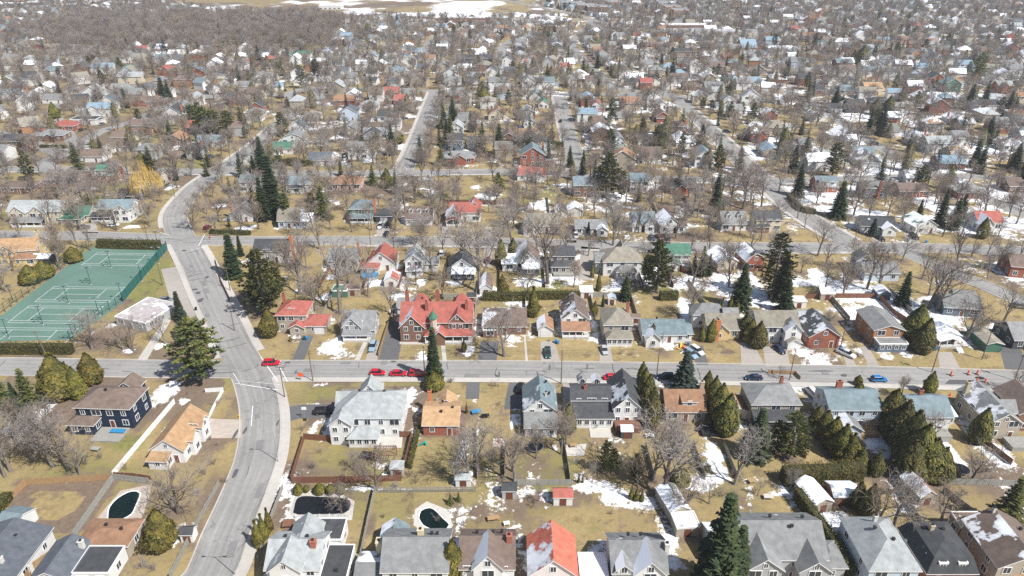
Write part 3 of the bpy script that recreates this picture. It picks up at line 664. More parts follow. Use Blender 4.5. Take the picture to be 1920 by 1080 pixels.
    def deck(s, x, y, w, d, h=.6, m='brown_wood'):
        mb = MB()
        k = max(3, int(d/.35))
        for i in range(k): mb.box(x-w/2,x+w/2,y-d/2+d*i/k,y-d/2+d*(i+.9)/k,h-.06,h)
        mb.box(x-w/2+.05,x+w/2-.05,y-d/2+.05,y+d/2-.05,0,h-.07); mb.build('deck', M[m], s.root); return s
H = House
# ---- bottom row -------------------------------------------------------------------------------------------------
H('low white house in the bottom corner','long white bungalow with dark blue-grey roof beside the mulched round lawn',96,991,13,12,3.2,'gy',2.4,'W','e',anc=(.5,.5),snow=0).chim(3.2,-3.4,5.6,'W').vents((2.2,2.6,4.6))
h = H('brown flat-roofed house','bungalow with rusty brown low roof beside the dark oval pool',267,975,9.5,6.5,3.1,'h',.9,'T','o',anc=(.5,.5),snow=.05)
h.body(-5.5,-6.8,6.6,8.6,3.2,'gy',1.8,'W','e',snow=.12); h.body(1.2,-6.6,6.6,6.2,3.0,'f',.1,'W','d',snow=.1).chim(-2.9,-4.2,5.2,'W').vents((-1,1,3.9),(2.4,0,3.9))
h = H('grey-green roofed house','white two-storey house with light grey gables and black flat extension behind fence',556,1012,9.4,8.6,5.2,'gx',2.6,'W','l',anc=(0,0),z=7.8,snow=.08)
h.body(-.9,-2.9,5.4,5.4,6.2,'gy',2.5,'W','l',snow=.2); h.body(.4,3.8,5.2,5.6,5.3,'gy',2.2,'W','l',snow=.2); h.body(1.9,6.9,9.6,5.4,3.2,'f',.1,'W','d',snow=.2); h.body(7.1,-.9,4.8,8.0,3.0,'f',.1,'W','d',snow=.16)
h.chim(3.3,-1.0,8.6,'R',1.0,.9,5).vents((-2.4,1.2,7.2),(1.6,1.2,7.2),(2.6,7.6,3.4),(7.4,-3,3.2))
h = H('wide plain grey-roofed house','white house with wide plain grey roof below the kidney-shaped pool',777,1071,11.6,9.8,5.2,'gx',3.0,'W','g',snow=.12)
h.body(-5.2,4.2,4.6,6.5,3.6,'gy',1.7,'G','s',snow=.35); h.body(-8.4,-2.2,4.6,7,3.0,'gx',1.3,'T','g',snow=.4); h.chim(.6,1.2,9.0,'C',1.1,.9,6).chim(-7.2,1.0,6.4,'C',1.0,1.4).vents((2.6,1.4,7.7),(3.6,1.4,7.6))
h = H('brown-roofed house by the cedar','brown-roofed white house with one big snowy front gable next to a bushy cedar',914,1006,9.6,9,4.6,'gx',3.0,'W','b',anc=(0,0),z=7.6,snow=.05)
h.body(.2,-2.7,5.2,5.6,5.6,'gy',3.2,'W','b',snow=.4); h.chim(4.0,-.6,8.6,'R',1.0,1.1,5).vents((-2,1.6,6.9),(1,1.6,6.9),(2.6,1.8,6.9))
h = H('coral red metal-roofed house','white house with coral red metal roof, snow patches on one slope',1037,1078,8.4,9,4.4,'gy',3.7,'W','c',snow=.33,metal=True)
h.porch(0,7.8,2,2.5,'s',.6,'c')
h = H('grey house by the snowy driveway','grey-roofed white house with snowy front gable beside a snow-covered driveway',1195,1014,9.6,9,4.5,'gx',2.9,'W','g',anc=(0,0),z=7.4,snow=.2)
h.body(1.7,-2.7,5.4,5.4,5.0,'gy',3.0,'W','g',snow=.55); h.body(-2.9,-3.3,2.3,3,5.6,'gy',1.0,'W','g',dormer=True,z0=4.3,snow=.5); h.chim(5.2,-1.2,8,'W',.8,1.0).vents((-1.5,1.5,7.3),(.8,1.5,7.3)); h.body(-8,-2,5,6.4,2.8,'f',.1,'L','l',snow=1.0)
h = H('big grey multi-gabled house','very large grey house with several grey gables at the bottom beside hedge',1460,977,15,11,5.5,'gx',3.6,'G','g',anc=(0,0),z=9.1,snow=.18)
h.body(-4.4,-4.4,6.4,7,5.4,'gy',2.6,'G','g',snow=.1); h.body(4.6,-5.0,5.4,6,5.2,'gy',2.2,'G','g',snow=.1); h.body(-9.4,1.6,5,7,3.4,'gx',1.6,'G','g',snow=.5); h.body(9.2,-2.4,4.6,6,3.2,'h',1.4,'G','g',snow=.2)
h.vents((5,1.6,8.4),(-1,1.8,8.4),(2,-1.2,8.9))
h = H('blue-sided hip-roofed house','pale blue two-storey house with long grey hip roof beside the cedar hedge',1678,1069,8.8,12.4,5.5,'h',2.8,'L','l',snow=.12)
h.vents((-1,1,8.2),(1.4,-1.4,7.8)).chim(.2,3.4,8.9,'W',.6,.6,6)
h = H('dark mansard house','dark grey mansard-roofed house with white slanted dormer windows',1785,1074,8.8,10.4,3.2,'m',3.9,'R','d',snow=.12)
for x in (-1.9, 1.6): h.body(x,-4.2,1.5,1.4,5.2,'f',.1,'D','d',z0=3.5,dormer=True,ov=.05)
h.chim(-1.2,1.6,7.9,'T',.7,.7,5.5).vents((.8,1.4,7.0))
h = H('beige house with brown snowy roof','long beige house with brown gable roof and melting snow at bottom corner',1873,1063,10,11.2,5.2,'gy',2.9,'T','b',anc=(-.5,-.5),snow=.31)
h.body(-2.4,7.4,5.2,4,3.4,'f',.1,'T','b',snow=.4); h.porch(1,7,2.2,2.6,'gy',1.2,'t').vents((2.8,1.6,6.9)).chim(-.6,4.9,8.9,'W',.4,.4,6)
# ---- south side of the main street ---------------------------------------------------------------------------------
h = H('navy house','navy blue two-storey house with brown hip roof and white windows',190,765,13.2,8.6,5.7,'h',2.5,'N','b',rot=-3,snow=.03,win=4)
h.body(-4.2,-5.6,6.2,3.4,2.9,'h',1.1,'N','b',snow=.03); h.body(1.6,5.6,5,4,5.6,'gy',2.0,'N','b',snow=.15).vents((-.4,-.6,8.1)).deck(2.4,-7.2,7,5.2,.4,'grey_wood')
h = H('white house with tan roof','white house with plain tan gable roof beside the curving avenue',312,843,7.4,12.8,3.6,'gy',2.7,'W','t',rot=-3,snow=.02)
h.body(-1.2,-7.6,4.2,2.6,2.4,'s',.5,'W','t'); h.body(3.0,2.6,3.6,3.4,4.6,'gx',1.6,'W','t'); h.body(3.0,-2.2,3.6,3.0,4.4,'gx',1.5,'W','t')
h = H('large light-grey house','very large white two-storey house with light grey hip roof and sunroom',688,783,15.6,10.6,5.7,'h',3.2,'W','l',snow=.12,win=5)
h.body(-5.7,-6.3,5.0,3.4,5.7,'gy',2.0,'W','l',snow=.25,win=2); h.body(-.6,-6.9,6.6,4.2,2.7,'h',1.7,'W','l',snow=.2,win=4); h.body(-1.2,6.2,4.6,4,5.7,'gy',2.6,'W','l',snow=.2); h.body(-6.4,2.2,3.6,4.6,5.6,'gx',2.0,'W','l')
h.vents((-2.8,1.8,8.0),(3.2,1.2,8.3)).deck(4.6,-7.6,4.6,4,.5,'stone'); 
h = H('small brick bungalow with orange roof','small red brick bungalow with orange-tan roof beside the tall narrow spruce',826,797,8.2,9.2,3.0,'gx',1.9,'R','t',snow=.02,win=2)
h.body(.6,5.6,4.4,3.6,2.7,'gy',1.5,'R','t',snow=.3); h.chim(-3.4,4.9,5.9,'O',.8,.8).vents((0,2.2,4.6),(0,-1.6,4.5),(2.6,-.4,4.7))
h = H('white house with blue-grey steep roof','tall white gabled house with blue-grey roof and dark lean-to behind',1013,769,7.6,9.6,4.8,'gy',3.2,'W','s',snow=.23)
h.body(.1,-6.8,7.4,4.2,2.9,'s',1.3,'W','g',snow=.05,win=3).vents((1.6,3,7.4),(2.2,-1,6.8)).chim(1.4,-2.5,8.2,'W',.4,.4,6)
h = H('white house with black flat roofs','white house with twin black roofs and tall grey gable beside cedars',1177,765,6.6,11.5,4.9,'gy',3.3,'W','d',snow=.24,win=3)
h.body(-8.2,1.2,9.4,6.6,4.6,'gx',1.5,'W','d',snow=.1); h.body(-7.9,-4.6,8.8,5,2.9,'s',1.0,'W','d',snow=.15,win=5); h.body(-10,5.4,1.8,2,5.8,'gy',.8,'W','g',z0=4.2,dormer=True); h.body(-6.4,5.4,1.8,2,5.8,'gy',.8,'W','g',z0=4.2,dormer=True)
h.chim(-9.6,.6,6.9,'R',.7,.7,4.5).deck(0,-7.4,6,3.4,1.4,'brown_wood').deck(-6.6,-9.0,5,3.6,.15,'stone')
h = H('house with worn orange-brown roof','tan house with worn orange-brown roof and white shed dormer between cedars',1287,771,9.4,9,3.0,'gx',3.1,'T','o',snow=.12,win=3)
h.body(.9,-1.6,3.4,3.6,5.0,'s',.6,'W','o',z0=3.4,dormer=True); h.chim(4.9,2,7.0,'T',1.0,.9).deck(5.2,-8.5,5,4,.9,'dark')
h = H('beige hip-roofed house','beige two-storey house with grey hip roof and dark lower extension',1456,758,11.6,8.6,5.5,'h',2.3,'T','g',snow=.1,win=3)
h.body(-.6,-5.8,9.6,3,2.9,'s',1.0,'D','d',snow=.05,win=0).chim(3.4,3.2,8.0,'R',.7,.7,5)
h = H('wide pale blue house','wide pale blue two-storey house with dark grey roof and wooden pergola',1606,768,12.2,9.2,5.4,'gx',2.3,'L','s',snow=.06,win=4)
h.body(-2.6,-6.4,5.2,5.4,2.9,'gy',1.7,'L','g',snow=.42); h.chim(-1.6,2.6,8.4,'R',1.4,.7,5).deck(2.6,-6.6,4.6,3.6,1.1,'wood')
h = H('snow-ended white house','white two-storey house with bluish grey roof, snow on one end',1749,781,9.2,8.8,5.0,'gx',2.6,'W','s',snow=.28,win=2)
h.chim(-.8,1.0,8.6,'R',.9,.6,6).deck(1,-6,6,3,1.6,'grey_wood'); h.body(6.4,1,3,4,2.6,'s',.7,'W','g',snow=.9)
h = H('long beige gabled house','long beige house with dark grey snow-patched roof beside the roadworks',1886,793,7.6,13,4.7,'gy',2.6,'T','g',snow=.27,win=2)
h.chim(-3.2,4.6,8.4,'T',.9,.9); h.body(2.4,-1,4.2,4,5.2,'gx',2.0,'T','g',snow=.4); h.deck(3,-9,6,4,1.2,'grey_wood')
H('brown brick house at the right edge','brown brick gabled house at the right-hand edge near the roadworks',1948,776,9,10,5.0,'gy',2.6,'B','b',snow=.15)
# ---- north side of the main street ------------------------------------------------------------------------------------
h = H('corner house with red hip roof','stone corner house with red hip roofs and white garage door',545,591,8.6,8.4,5.4,'h',2.6,'T','r',snow=.05,win=3)
h.body(6.6,-2.6,7.0,6.6,2.8,'h',1.7,'T','r',snow=.03,win=1); h.body(2.0,-5.4,4.2,2.6,2.6,'gy',1.2,'T','r',win=1); h.gdoor(8.2,-5.92).chim(-3.4,2,9,'R',.8,.8,5)
h.body(-.3,-1.9,1.5,1.6,6.9,'h',.7,'T','r',z0=5.4,dormer=True)
h = H('grey gabled cottage','grey gabled cottage with steep front gable behind a bare tree',672,617,9.0,8.6,3.2,'gx',3.7,'G','g',snow=.12,win=3)
h.body(-1.6,-2.8,5.2,5.4,4.6,'gy',3.0,'G','g',snow=.35,win=2); h.porch(-.4,7.6,2.2,2.4,'s',.8,'g')
h = H('red-roofed brick mansion','large brick mansion with red roofs, steep gables and small green turret',818,604,20.5,11,5.6,'gx',3.6,'B','r',snow=.10,win=5)
h.body(-6.9,-3.9,6.8,6.6,5.0,'gy',3.6,'B','r',snow=.33,win=2); h.body(6.0,-3.0,3.9,5.4,6.3,'gy',2.1,'B','r',snow=.08,win=2)
h.body(-5.4,5.4,5,4,5.6,'h',3.5,'B','r',snow=.3); h.body(6.6,5.4,5,4,5.6,'h',3.5,'B','r',snow=.3)
h.porch(3.6,13.4,3.2,2.9,'h',1.2,'r',posts=6,snow=.06); h.body(1.0,-7.2,3.2,4.0,3.2,'gy',1.5,'B','r',snow=.4,win=0)
tb = MB(); tb.tube((-.8,-5.9,0),(-.8,-5.9,7.5),1.05,1.05,8); tb.build('turret', M['siding'], h.root, color=(.5,.42,.33,1))
tb = MB(); tb.tube((-.8,-5.9,7.4),(-.8,-5.9,9.8),1.45,0,8); tb.tube((-.8,-5.9,9.6),(-.8,-5.9,10.7),.07,.04,5); tb.build('turret_roof', [M['roof']], h.root, color=(.06,.17,.11,.02))
h.chim(-2.9,-2.2,10.4,'R',.9,.9,5).chim(8.6,-2.0,10.4,'R',.9,.9,5).chim(-9.4,4.2,10.4,'R',1.1,.9,5).chim(-.4,4.6,10.4,'R',1.1,.9,5).vents((-4.4,.4,10),(-1.6,.4,10),(1.6,.4,10),(5,.4,10))
H('mansion garage','long pale garage with grey-green roof behind the red-roofed brick mansion',771,577,8.6,6.4,2.7,'gx',1.5,'W','g',cat='garage',snow=.12,win=2,group='garages').gdoor(1.5,-3.2)
h = H('brown bungalow behind bare tree','low brown-roofed bungalow with melting snow behind a spreading bare tree',946,612,12.6,11,2.8,'h',2.3,'B','b',snow=.36,win=3)
h.body(-4.2,-5.8,4,3,2.5,'f',.1,'B','d',snow=.2)
H('small single garage','small white single garage with brown roof, snow on one slope',1023,618,4.2,6.2,2.5,'gy',1.5,'W','o',cat='garage',snow=.42,win=0,group='garages').gdoor(0,-3.1)
h = H('white house with brown porch roof','white gabled house with brown roof and rusty brown porch roof',1079,598,7.8,10.2,4.9,'gy',3.2,'W','b',snow=.27,win=2)
h.porch(0,7.8,3.2,2.7,'s',1.3,'o',posts=5); h.vents((-1.8,2,7.2),(-1.2,-.5,7.6),(-1.5,3.6,7.4))
h = H('tan hip-roofed house','tan two-storey house with grey hip roof and white glazed porch',1159,609,8.0,9.4,5.4,'h',2.6,'T','k',snow=.04,win=2)
h.body(.3,-6.2,7.2,3.2,2.7,'h',1.4,'W','k',snow=.05,win=5); h.chim(3.5,1.6,9.2,'R',.8,.8,5).vents((-1,2.2,8.0))
h = H('white bungalow with blue-green roof','white bungalow with blue-green roof and small snowy front gable',1246,627,12.2,8.8,2.8,'gx',2.3,'W','s',snow=.10,win=4)
h.body(-3.6,-4.4,4.0,5.4,2.8,'gy',1.9,'W','s',snow=.35,win=1); h.body(6.8,-.6,2.6,6,2.6,'gx',1.2,'W','s').vents((-1.5,1,5.0))
h = H('yellow brick house with orange chimney','yellow brick house with tall orange brick chimney on its front',1358,618,9.4,8.6,3.1,'gx',2.9,'Y','k',snow=.08,win=3)
h.body(-3,5.2,9,6,4.4,'h',2.2,'W','g',snow=.1); h.body(-1.4,-3.4,5.4,3.6,3.1,'gy',2.4,'Y','k',win=1); h.chim(-2.4,-5.4,6.8,'O',1.3,.7); h.body(3.2,2.8,4,4,4.9,'gx',1.4,'W','g')
h = H('pale two-storey house with white garage','pale two-storey house with khaki roof, front gable and garage',1460,612,11.8,9,5.5,'gx',2.6,'W','k',snow=.06,win=4)
h.body(3.6,-5.2,4.6,3.4,5.5,'gy',2.4,'W','k',snow=.35,win=1); h.body(3.8,-7.4,3.6,2,2.5,'gy',1.0,'W','k',win=0); h.gdoor(-3.2,-4.5).body(1,6,5,4,3,'f',.1,'W','l',snow=.9)
h = H('red brick gable house with dark roof','house with red brick front gable and dark snow-patched roof',1547,631,8.6,11,3.7,'gy',2.9,'R','d',snow=.27,win=2)
h.body(.6,8,6.6,5.4,3.2,'gx',1.0,'W','l',snow=.3)
h = H('orange wooden house','orange-brown wooden house with low grey gable roof and glazed front room',1668,619,8.4,11.4,5.2,'gy',1.5,'O','g',snow=.18,win=2)
h.body(.2,-7.4,8.0,3.4,2.6,'f',.1,'S','g',snow=.05,win=4)
h = H('white bungalow with snow-covered roof','small white bungalow with snow-covered roof, white porch and stairs',1778,629,7.2,9.6,2.9,'gy',1.6,'W','g',snow=.85,win=2)
h.porch(-.2,6.4,2.4,2.4,'gy',.9,'g',posts=4,snow=.8)
for i in range(5): MB().box(1.0,2.6,-8.3-.34*i,-7.97-.34*i,0,.85-.16*i).build('stair', M['trim'], h.root)
H('long grey-green garage','long grey-green garage with flat tan roof beside the dark grey house',1866,645,4.4,9.6,2.7,'gy',.6,'F','k',cat='garage',snow=.15,win=0,group='garages')
h = H('dark grey house at the right','dark grey house with white windows at the right edge near a garage',1903,637,12,9.6,3.1,'gx',3.0,'D','g',anc=(-.5,-.5),snow=.1,win=3); h.porch(1.6,5,2.2,2.5,'s',.6)
h = H('slate house in the crescent','slate grey house with snow-patched roof inside the crescent',1806,577,10.4,8,3.0,'gx',2.4,'S','g',rot=-9,snow=.35,win=3); h.body(3,5,6,5,3,'gx',1.6,'S','g',snow=.3)
h = H('grey house among bare trees','grey-roofed pale blue house hidden among bare trees near the crescent',1655,512,11.6,8,3.0,'gx',2.2,'L','g',snow=.15,win=3); h.body(-3.4,5,5,5,4.8,'gy',2.0,'L','s',snow=.2)
# ---- between the main street and the second cross street ------------------------------------------------------------
h = H('house with dark solar roof','white house with dark solar panels on its roof and orange chimney',508,470,12.4,8,4.6,'gx',2.7,'W','d',snow=.0,win=4,lod=1); h.chim(6.5,-.6,8.6,'O',1.1,1.2)
h = H('pale house with snowy yard','cream house with grey-green roof behind tall bare trees',642,489,9.6,8.6,3.4,'gx',2.6,'C','s',snow=.25,win=3,lod=1); h.body(3.2,-4,4.6,5,3.4,'gy',1.8,'C','l',snow=.3,win=1); h.chim(5,0,8,'O',.8,.8)
h = H('red-roofed house with front gable','white house with steep red roof and snow along its gable',714,490,8.6,8.6,3.5,'gy',3.4,'W','r',snow=.2,win=2,lod=1); h.body(-3.4,-6,6,4,2.6,'h',1,'W','r',snow=.15,win=2); h.body(3.6,0,3,6,3.4,'gx',1.6,'W','r')
h = H('narrow white house','narrow two-storey white house with snow-streaked grey roof',775,490,5.8,9,5.2,'gy',2.4,'W','l',snow=.3,win=2,lod=1); h.body(5.4,1.4,5,6,3,'gx',1.4,'W','g',snow=.3); h.body(.2,-5.4,5,2.4,2.6,'s',.6,'W','g',snow=.6)
h = H('black-roofed house','white house with black steep roof and snow-covered back porch',866,502,9,8,3.2,'gy',3.3,'W','d',snow=.12,win=2,lod=1); h.body(.6,-5.6,7.4,3.4,2.5,'s',.8,'D','g',snow=.95)
h = H('dark gabled house with carport','dark brown steep-gabled house with snow-covered carport roof',988,490,8.4,9,3.3,'gy',4.2,'W','b',snow=.38,win=2,lod=1); h.body(1.2,-6.6,6,5,2.6,'f',.1,'D','l',snow=1); h.body(-6,-2.4,5,6,2.8,'s',1,'W','g',snow=.6)
h = H('two-tier grey hip-roofed house','tan house with two-tier dark grey hip roofs beside a bare tree',1056,480,8.4,8,5.4,'h',2.2,'T','d',snow=.05,win=3,lod=1); h.body(0,-5.6,8.2,3.4,2.9,'h',1.5,'T','d',snow=.05,win=3); h.deck(0,-8.4,7,2,.8,'grey_wood')
h = H('wide khaki-roofed house','wide pale two-storey house with khaki grey hip roof and sunroom',1168,491,13,9.6,5.3,'h',3.3,'W','k',snow=.03,win=3,lod=1); h.body(1,-6,6.4,3,2.8,'h',1.6,'W','g',snow=.05,win=4); h.body(-7.2,.6,3.4,7,4.4,'gx',1.8,'G','g',snow=.1); h.body(.6,4.6,4,4,5.4,'gy',2.8,'W','k')
h = H('green-roofed house','white two-storey house with plain dark green roof beside big pine',1271,478,8.8,7.4,4.9,'gx',2.5,'W','n',snow=.0,win=3,lod=1); h.body(-2,-5,5,3,2.6,'gy',1.2,'W','n',snow=.05); h.body(2.6,-5.4,3.2,4,2.6,'f',.1,'R','g')
H('snowy cottage by the street','cream cottage with snow-covered tan roof near the spruce group',1365,491,7.4,9,2.9,'gy',2.2,'C','t',rot=12,snow=.7,win=2,lod=1)
H('barn-red house','barn-like red brick house with dark snow-patched gambrel roof beside pines',1417,490,6.4,9.4,3.6,'by',3.0,'R','d',rot=8,snow=.4,win=2,lod=1)
# ---- north side of the second cross street ---------------------------------------------------------------------------
H('gambrel house with white top','pale blue house with brown-grey gambrel roof capped with snow',541,414,8.6,8.6,3.2,'bx',3.9,'L','k',snow=.25,win=3,lod=1).body(6,0,3.4,7,2.6,'s',.8,'L','l',snow=.6)
h = H('dark green two-storey house','dark grey-green two-storey house with hip roof and tall orange chimney',677,392,9.4,8.4,5.5,'h',2.5,'F','s',snow=.03,win=3,lod=1); h.porch(0,9,2.6,2.6,'s',.8,'s',posts=4); h.chim(5.2,-2.6,9,'O',.9,.9)
H('black-roofed garage','garage with black roof beside the dark green two-storey house',719,405,6.4,7,2.7,'gx',1.6,'D','d',cat='garage',snow=.04,win=0,lod=1,group='garages').gdoor(0,-3.5)
h = H('brown house with three dormers','white house with brown roof and three small white dormers',785,410,10.4,8,2.9,'gx',3.6,'W','b',snow=.12,win=4,lod=1); h.dormers((-3.2,0,3.2),1.7,wall='W')
h = H('snowy red-roofed white house','rambling white house with bright red roofs and much snow',872,398,12.2,8.4,4.2,'gx',2.6,'W','r',snow=.35,win=3,lod=1); h.body(-4.4,-4.6,6,6,4.2,'gy',2.8,'W','r',snow=.6,win=2); h.porch(-4.4,5.6,2.2,2.5,'gy',1.0,'r',y0=-7.6); h.body(3.4,2,4,6,5.6,'gy',1.8,'W','r',snow=.3)
h = H('wide tan-roofed white house','wide white house with tan-grey roof and gabled wing',1017,423,13.6,8.8,3.0,'gx',3.4,'W','k',snow=.04,win=4,lod=1); h.body(-4.8,-3.8,5,6,3.2,'gy',3.0,'W','k',snow=.3,win=1)
H('snow-roofed garage','small white garage under full snow beside the wide tan-roofed house',1079,395,6.2,6.4,2.6,'gy',1.7,'W','g',cat='garage',snow=1.0,win=0,lod=1,group='garages').gdoor(0,-3.2)
H('half-snowy garage','small grey garage, one roof slope snowy, beside the snow-roofed white garage',1053,398,4.6,7,2.6,'gy',1.5,'W','d',cat='garage',snow=.45,win=0,lod=1,group='garages')
h = H('low dark-roofed bungalow','low white bungalow with dark grey-brown roof on second cross street',1109,428,12.2,8,2.7,'gx',2.0,'W','g',snow=.04,win=4,lod=1); h.body(4,-4.4,4,3,2.7,'gy',1.4,'W','l',snow=.7)
h = H('slate-roofed white house','white house with slate blue gables beside the parked cars',1207,417,8.8,8.4,3.6,'gx',2.8,'W','s',snow=.25,win=3,lod=1); h.body(2.4,-3.6,4,5,3.8,'gy',2.4,'W','s',snow=.3,win=1); h.body(-2.6,-3.4,3.4,4,3.6,'gy',2.0,'W','u',snow=.35,win=1)
h = H('snow-patched gabled house','white gabled house with dark snow-patched roof behind parked cars',1257,420,7.6,8.6,3.8,'gy',3.0,'W','d',rot=8,snow=.45,win=2,lod=1); h.body(4.4,-2,4,6,2.8,'s',.9,'W','b',snow=.3)
h = H('grey house with two dormers','white house with grey roof and two white gabled dormers',1377,420,9.4,8.4,2.9,'gx',3.6,'W','g',snow=.05,win=3,lod=1); h.dormers((-2,2.2),1.9,wall='W')
h = H('dark-roofed cream corner house','cream two-storey corner house with dark roof and brick base',1443,412,9.8,8.4,4.9,'gx',2.2,'C','d',snow=.1,win=3,lod=1); h.body(-2.6,-4.4,5,3,2.6,'s',.7,'B','d',snow=.1)
h = H('white and brick gambrel house','gambrel house with white upper storey above brick, near diagonal road',1551,350,9.4,8,2.8,'bx',3.6,'R','s',snow=.0,win=3,lod=1); h.body(0,-3.4,7.6,1.6,5.2,'s',.5,'W','s',z0=2.9,win=2)
h = H('slate-blue and brick house','slate blue and brick house with tall central brick chimney',1642,353,9.2,8,4.8,'gx',2.0,'S','g',snow=.05,win=3,lod=1); h.chim(1.6,-4.4,8.0,'R',1.0,.8)
H('snowy brick bungalow','wide brick bungalow with brown partly snowy roof beside the chimney house',1716,358,13,8.4,3.0,'gx',2.2,'R','b',snow=.4,win=4,lod=1)
H('brick hip-roofed bungalow','brick bungalow with grey hip roof, one side snow-covered',1824,361,12,10,2.9,'h',3.0,'R','g',snow=.32,win=4,lod=1)
h = H('burgundy-roofed white house','white house with burgundy red roof and snowy front slope',1858,417,9.6,8.4,3.4,'gx',3.0,'W','r',snow=.25,win=3,lod=1); h.body(-2.6,-3.4,5.4,6,3.4,'gy',2.8,'W','r',snow=.65,win=2)
H('green-roofed house under snow','white house with dark green roof half covered by snow',1738,424,9.4,8.6,3.2,'gy',2.8,'W','n',rot=10,snow=.5,win=2,lod=1)
h = H('black-roofed house with snow','long white house with black roof half under snow near spruce',1648,424,12.4,8,3.0,'gx',2.6,'W','d',rot=-6,snow=.42,win=4,lod=1); h.body(3.4,-4.6,5,4,2.8,'gy',1.6,'W','d',snow=.7,win=1)
H('red brick house at the edge','dark red brick house by the crescent at the right-hand edge',1928,501,10,9,4.2,'gx',2.6,'R','b',rot=-12,snow=.2,win=3,lod=1)
# ---- left: around the tennis courts --------------------------------------------------------------------------------------
h = H('long yellow gabled house','long cream-yellow house with several grey gables left of green-roofed cottage',62,396,21,9.6,5.4,'gx',2.8,'C','l',snow=.1,win=6,lod=1); h.body(-5.5,-4.6,6,4,5.4,'gy',2.6,'C','l',snow=.2,win=2); h.body(2.2,-4.6,6,4,5.4,'gy',2.6,'C','l',snow=.2,win=2); h.porch(-1,12,3,2.7,'s',.9,'g',y0=-6.6,posts=5)
h = H('green metal-roofed cottage','cream cottage with bright green roof partly under snow',142,403,10,8,2.9,'gx',2.3,'C','n',snow=.3,win=3,lod=1); h.body(-.6,-5.6,8,4,2.5,'h',1.0,'C','n',snow=.1)
h = H('white house with dark verandah','white house with dark grey gables and dark verandah roof',213,392,13.8,8.6,4.9,'gx',2.5,'W','s',snow=.05,win=4,lod=1); h.body(3.6,-4.6,6,4,5.2,'gy',2.4,'W','s',snow=.1,win=2); h.porch(-4.6,8,3,2.6,'s',1.0,'d',posts=4)
h = H('white gambrel house with green roof','white gambrel-roofed house with green roof above brick ground floor',196,328,9.4,8,2.8,'bx',3.6,'R','n',snow=.0,win=3,lod=1); h.body(0,-3.4,8.8,1.6,5.2,'s',.5,'W','n',z0=2.9,win=3)
H('brown hip-roofed bungalow','wide brick bungalow with brown hip roof left of the green gambrel house',112,337,16.5,11,2.9,'h',3.0,'R','b',snow=.02,win=5,lod=1)
h = H('yellow house with tan roof','yellow house with tan-brown roofs and tall cream chimney by the courts',30,470,12.5,9,4.6,'gx',2.9,'Y','t',rot=7,snow=.02,win=3,lod=1); h.body(-2.6,-4.4,5,4,5,'gy',2.4,'Y','t',win=2); h.body(3.2,-5.6,8,4,2.6,'s',1.2,'Y','o',win=2); h.chim(5.6,1,9.4,'C',1.2,1.0)
H('flat brown bungalow','low brown brick bungalow with nearly flat roof at the left edge',26,352,14,9,2.8,'h',1.2,'B','b',snow=.15,win=4,lod=1)
H('dark shed-like house','small dark grey house behind the white house with verandah',239,367,8.4,7,3.0,'gx',2.0,'D','d',snow=.05,win=2,lod=1)
H('cream house behind the willow','cream house behind the yellow willow tree',276,334,11,7.6,4.4,'gx',2.0,'C','b',snow=.1,win=3,lod=1)
H('white and brick corner house','white over brick house with grey roof at the avenue corner',467,341,9,8,4.9,'gx',2.0,'W','s',snow=.05,win=3,lod=1)
H('white house with dark roof by tall spruces','white house with dark roof just right of the tall spruces',557,345,10.5,8,3.6,'gx',2.4,'W','s',snow=.1,win=3,lod=1).body(0,-5,6,3,2.6,'s',.8,'W','d')
H('pinkish bungalow with brown hip roof','pinkish brick bungalow with brown hip roof on third cross street',648,345,13,9,2.9,'h',2.8,'P','o',snow=.12,win=4,lod=1)
h = H('white gabled house with orange chimney','white gabled house with dark roof and orange chimney at the bend',450,402,9.4,8.6,3.0,'gy',3.0,'W','d',rot=-6,snow=.35,win=2,lod=1); h.chim(-5,-1,7.4,'O',1,1)
h = H('tennis clubhouse','low flat-roofed clubhouse with snow on its roof beside the courts',272,607,11.5,13,2.8,'f',.1,'G','p',rot=-20,anc=(.5,-.5),snow=.40,cat='clubhouse',group='clubhouse',win=3)
# ---- sheds -------------------------------------------------------------------------------------------------------------------
def shed(px, py, w, d, h, typ, rise, wall, roof, label, snow=.2, rot=0, metal=False, doors=True):
    s = H(None, label, px, py, w, d, h, typ, rise, wall, roof, rot=rot, snow=snow, cat='shed', group='garden sheds', name='shed', win=0, ov=.18, metal=metal)
    if doors: MB().box(-.7,.7,-d/2-.05,-d/2-.002,.05,min(1.9, h-.2)).build('door', M['door'], s.root)
    return s
shed(1056,933,3.9,2.8,2.2,'gx',1.0,'W','r','white garden shed with bright red roof and dark red door',.02)
shed(955,921,3.0,2.6,2.2,'gx',.9,'G','d','grey garden shed with dark roof at the fence corner',.02)
shed(1546,944,4.2,7.0,2.4,'gy',1.2,'T','g','long open shed under snow beside the cedar hedge',.9,14)
shed(1587,932,5.0,4.6,2.4,'gx',1.2,'B','u','brown shed with bluish snowy roof beside a long snowy shed',.75)
shed(1742,931,3.9,6.4,2.3,'gy',1.5,'T','o','tan garage with brown doors and half-snowy roof behind mansard house',.5,10)
shed(1276,958,4.2,7.2,2.5,'gy',1.3,'T','g','grey double shed with snowy roof near the big bottom spruce',.6,14)
shed(1291,990,4.6,4.0,2.3,'f',.1,'T','l','flat snow-dusted shed next to the grey double shed',.6,6)
shed(743,880,2.7,2.3,2.1,'s',.4,'G','l','small grey shed in the corner of brown-fenced yard',.05)
shed(868,899,3.2,2.4,2.2,'gx',.8,'W','l','small white shed under bare trees behind the brick bungalow',.5)
shed(1148,560,2.3,2.4,2.2,'gy',.8,'W','u','tiny white shed with bluish snowy roof behind the tan house',.7)
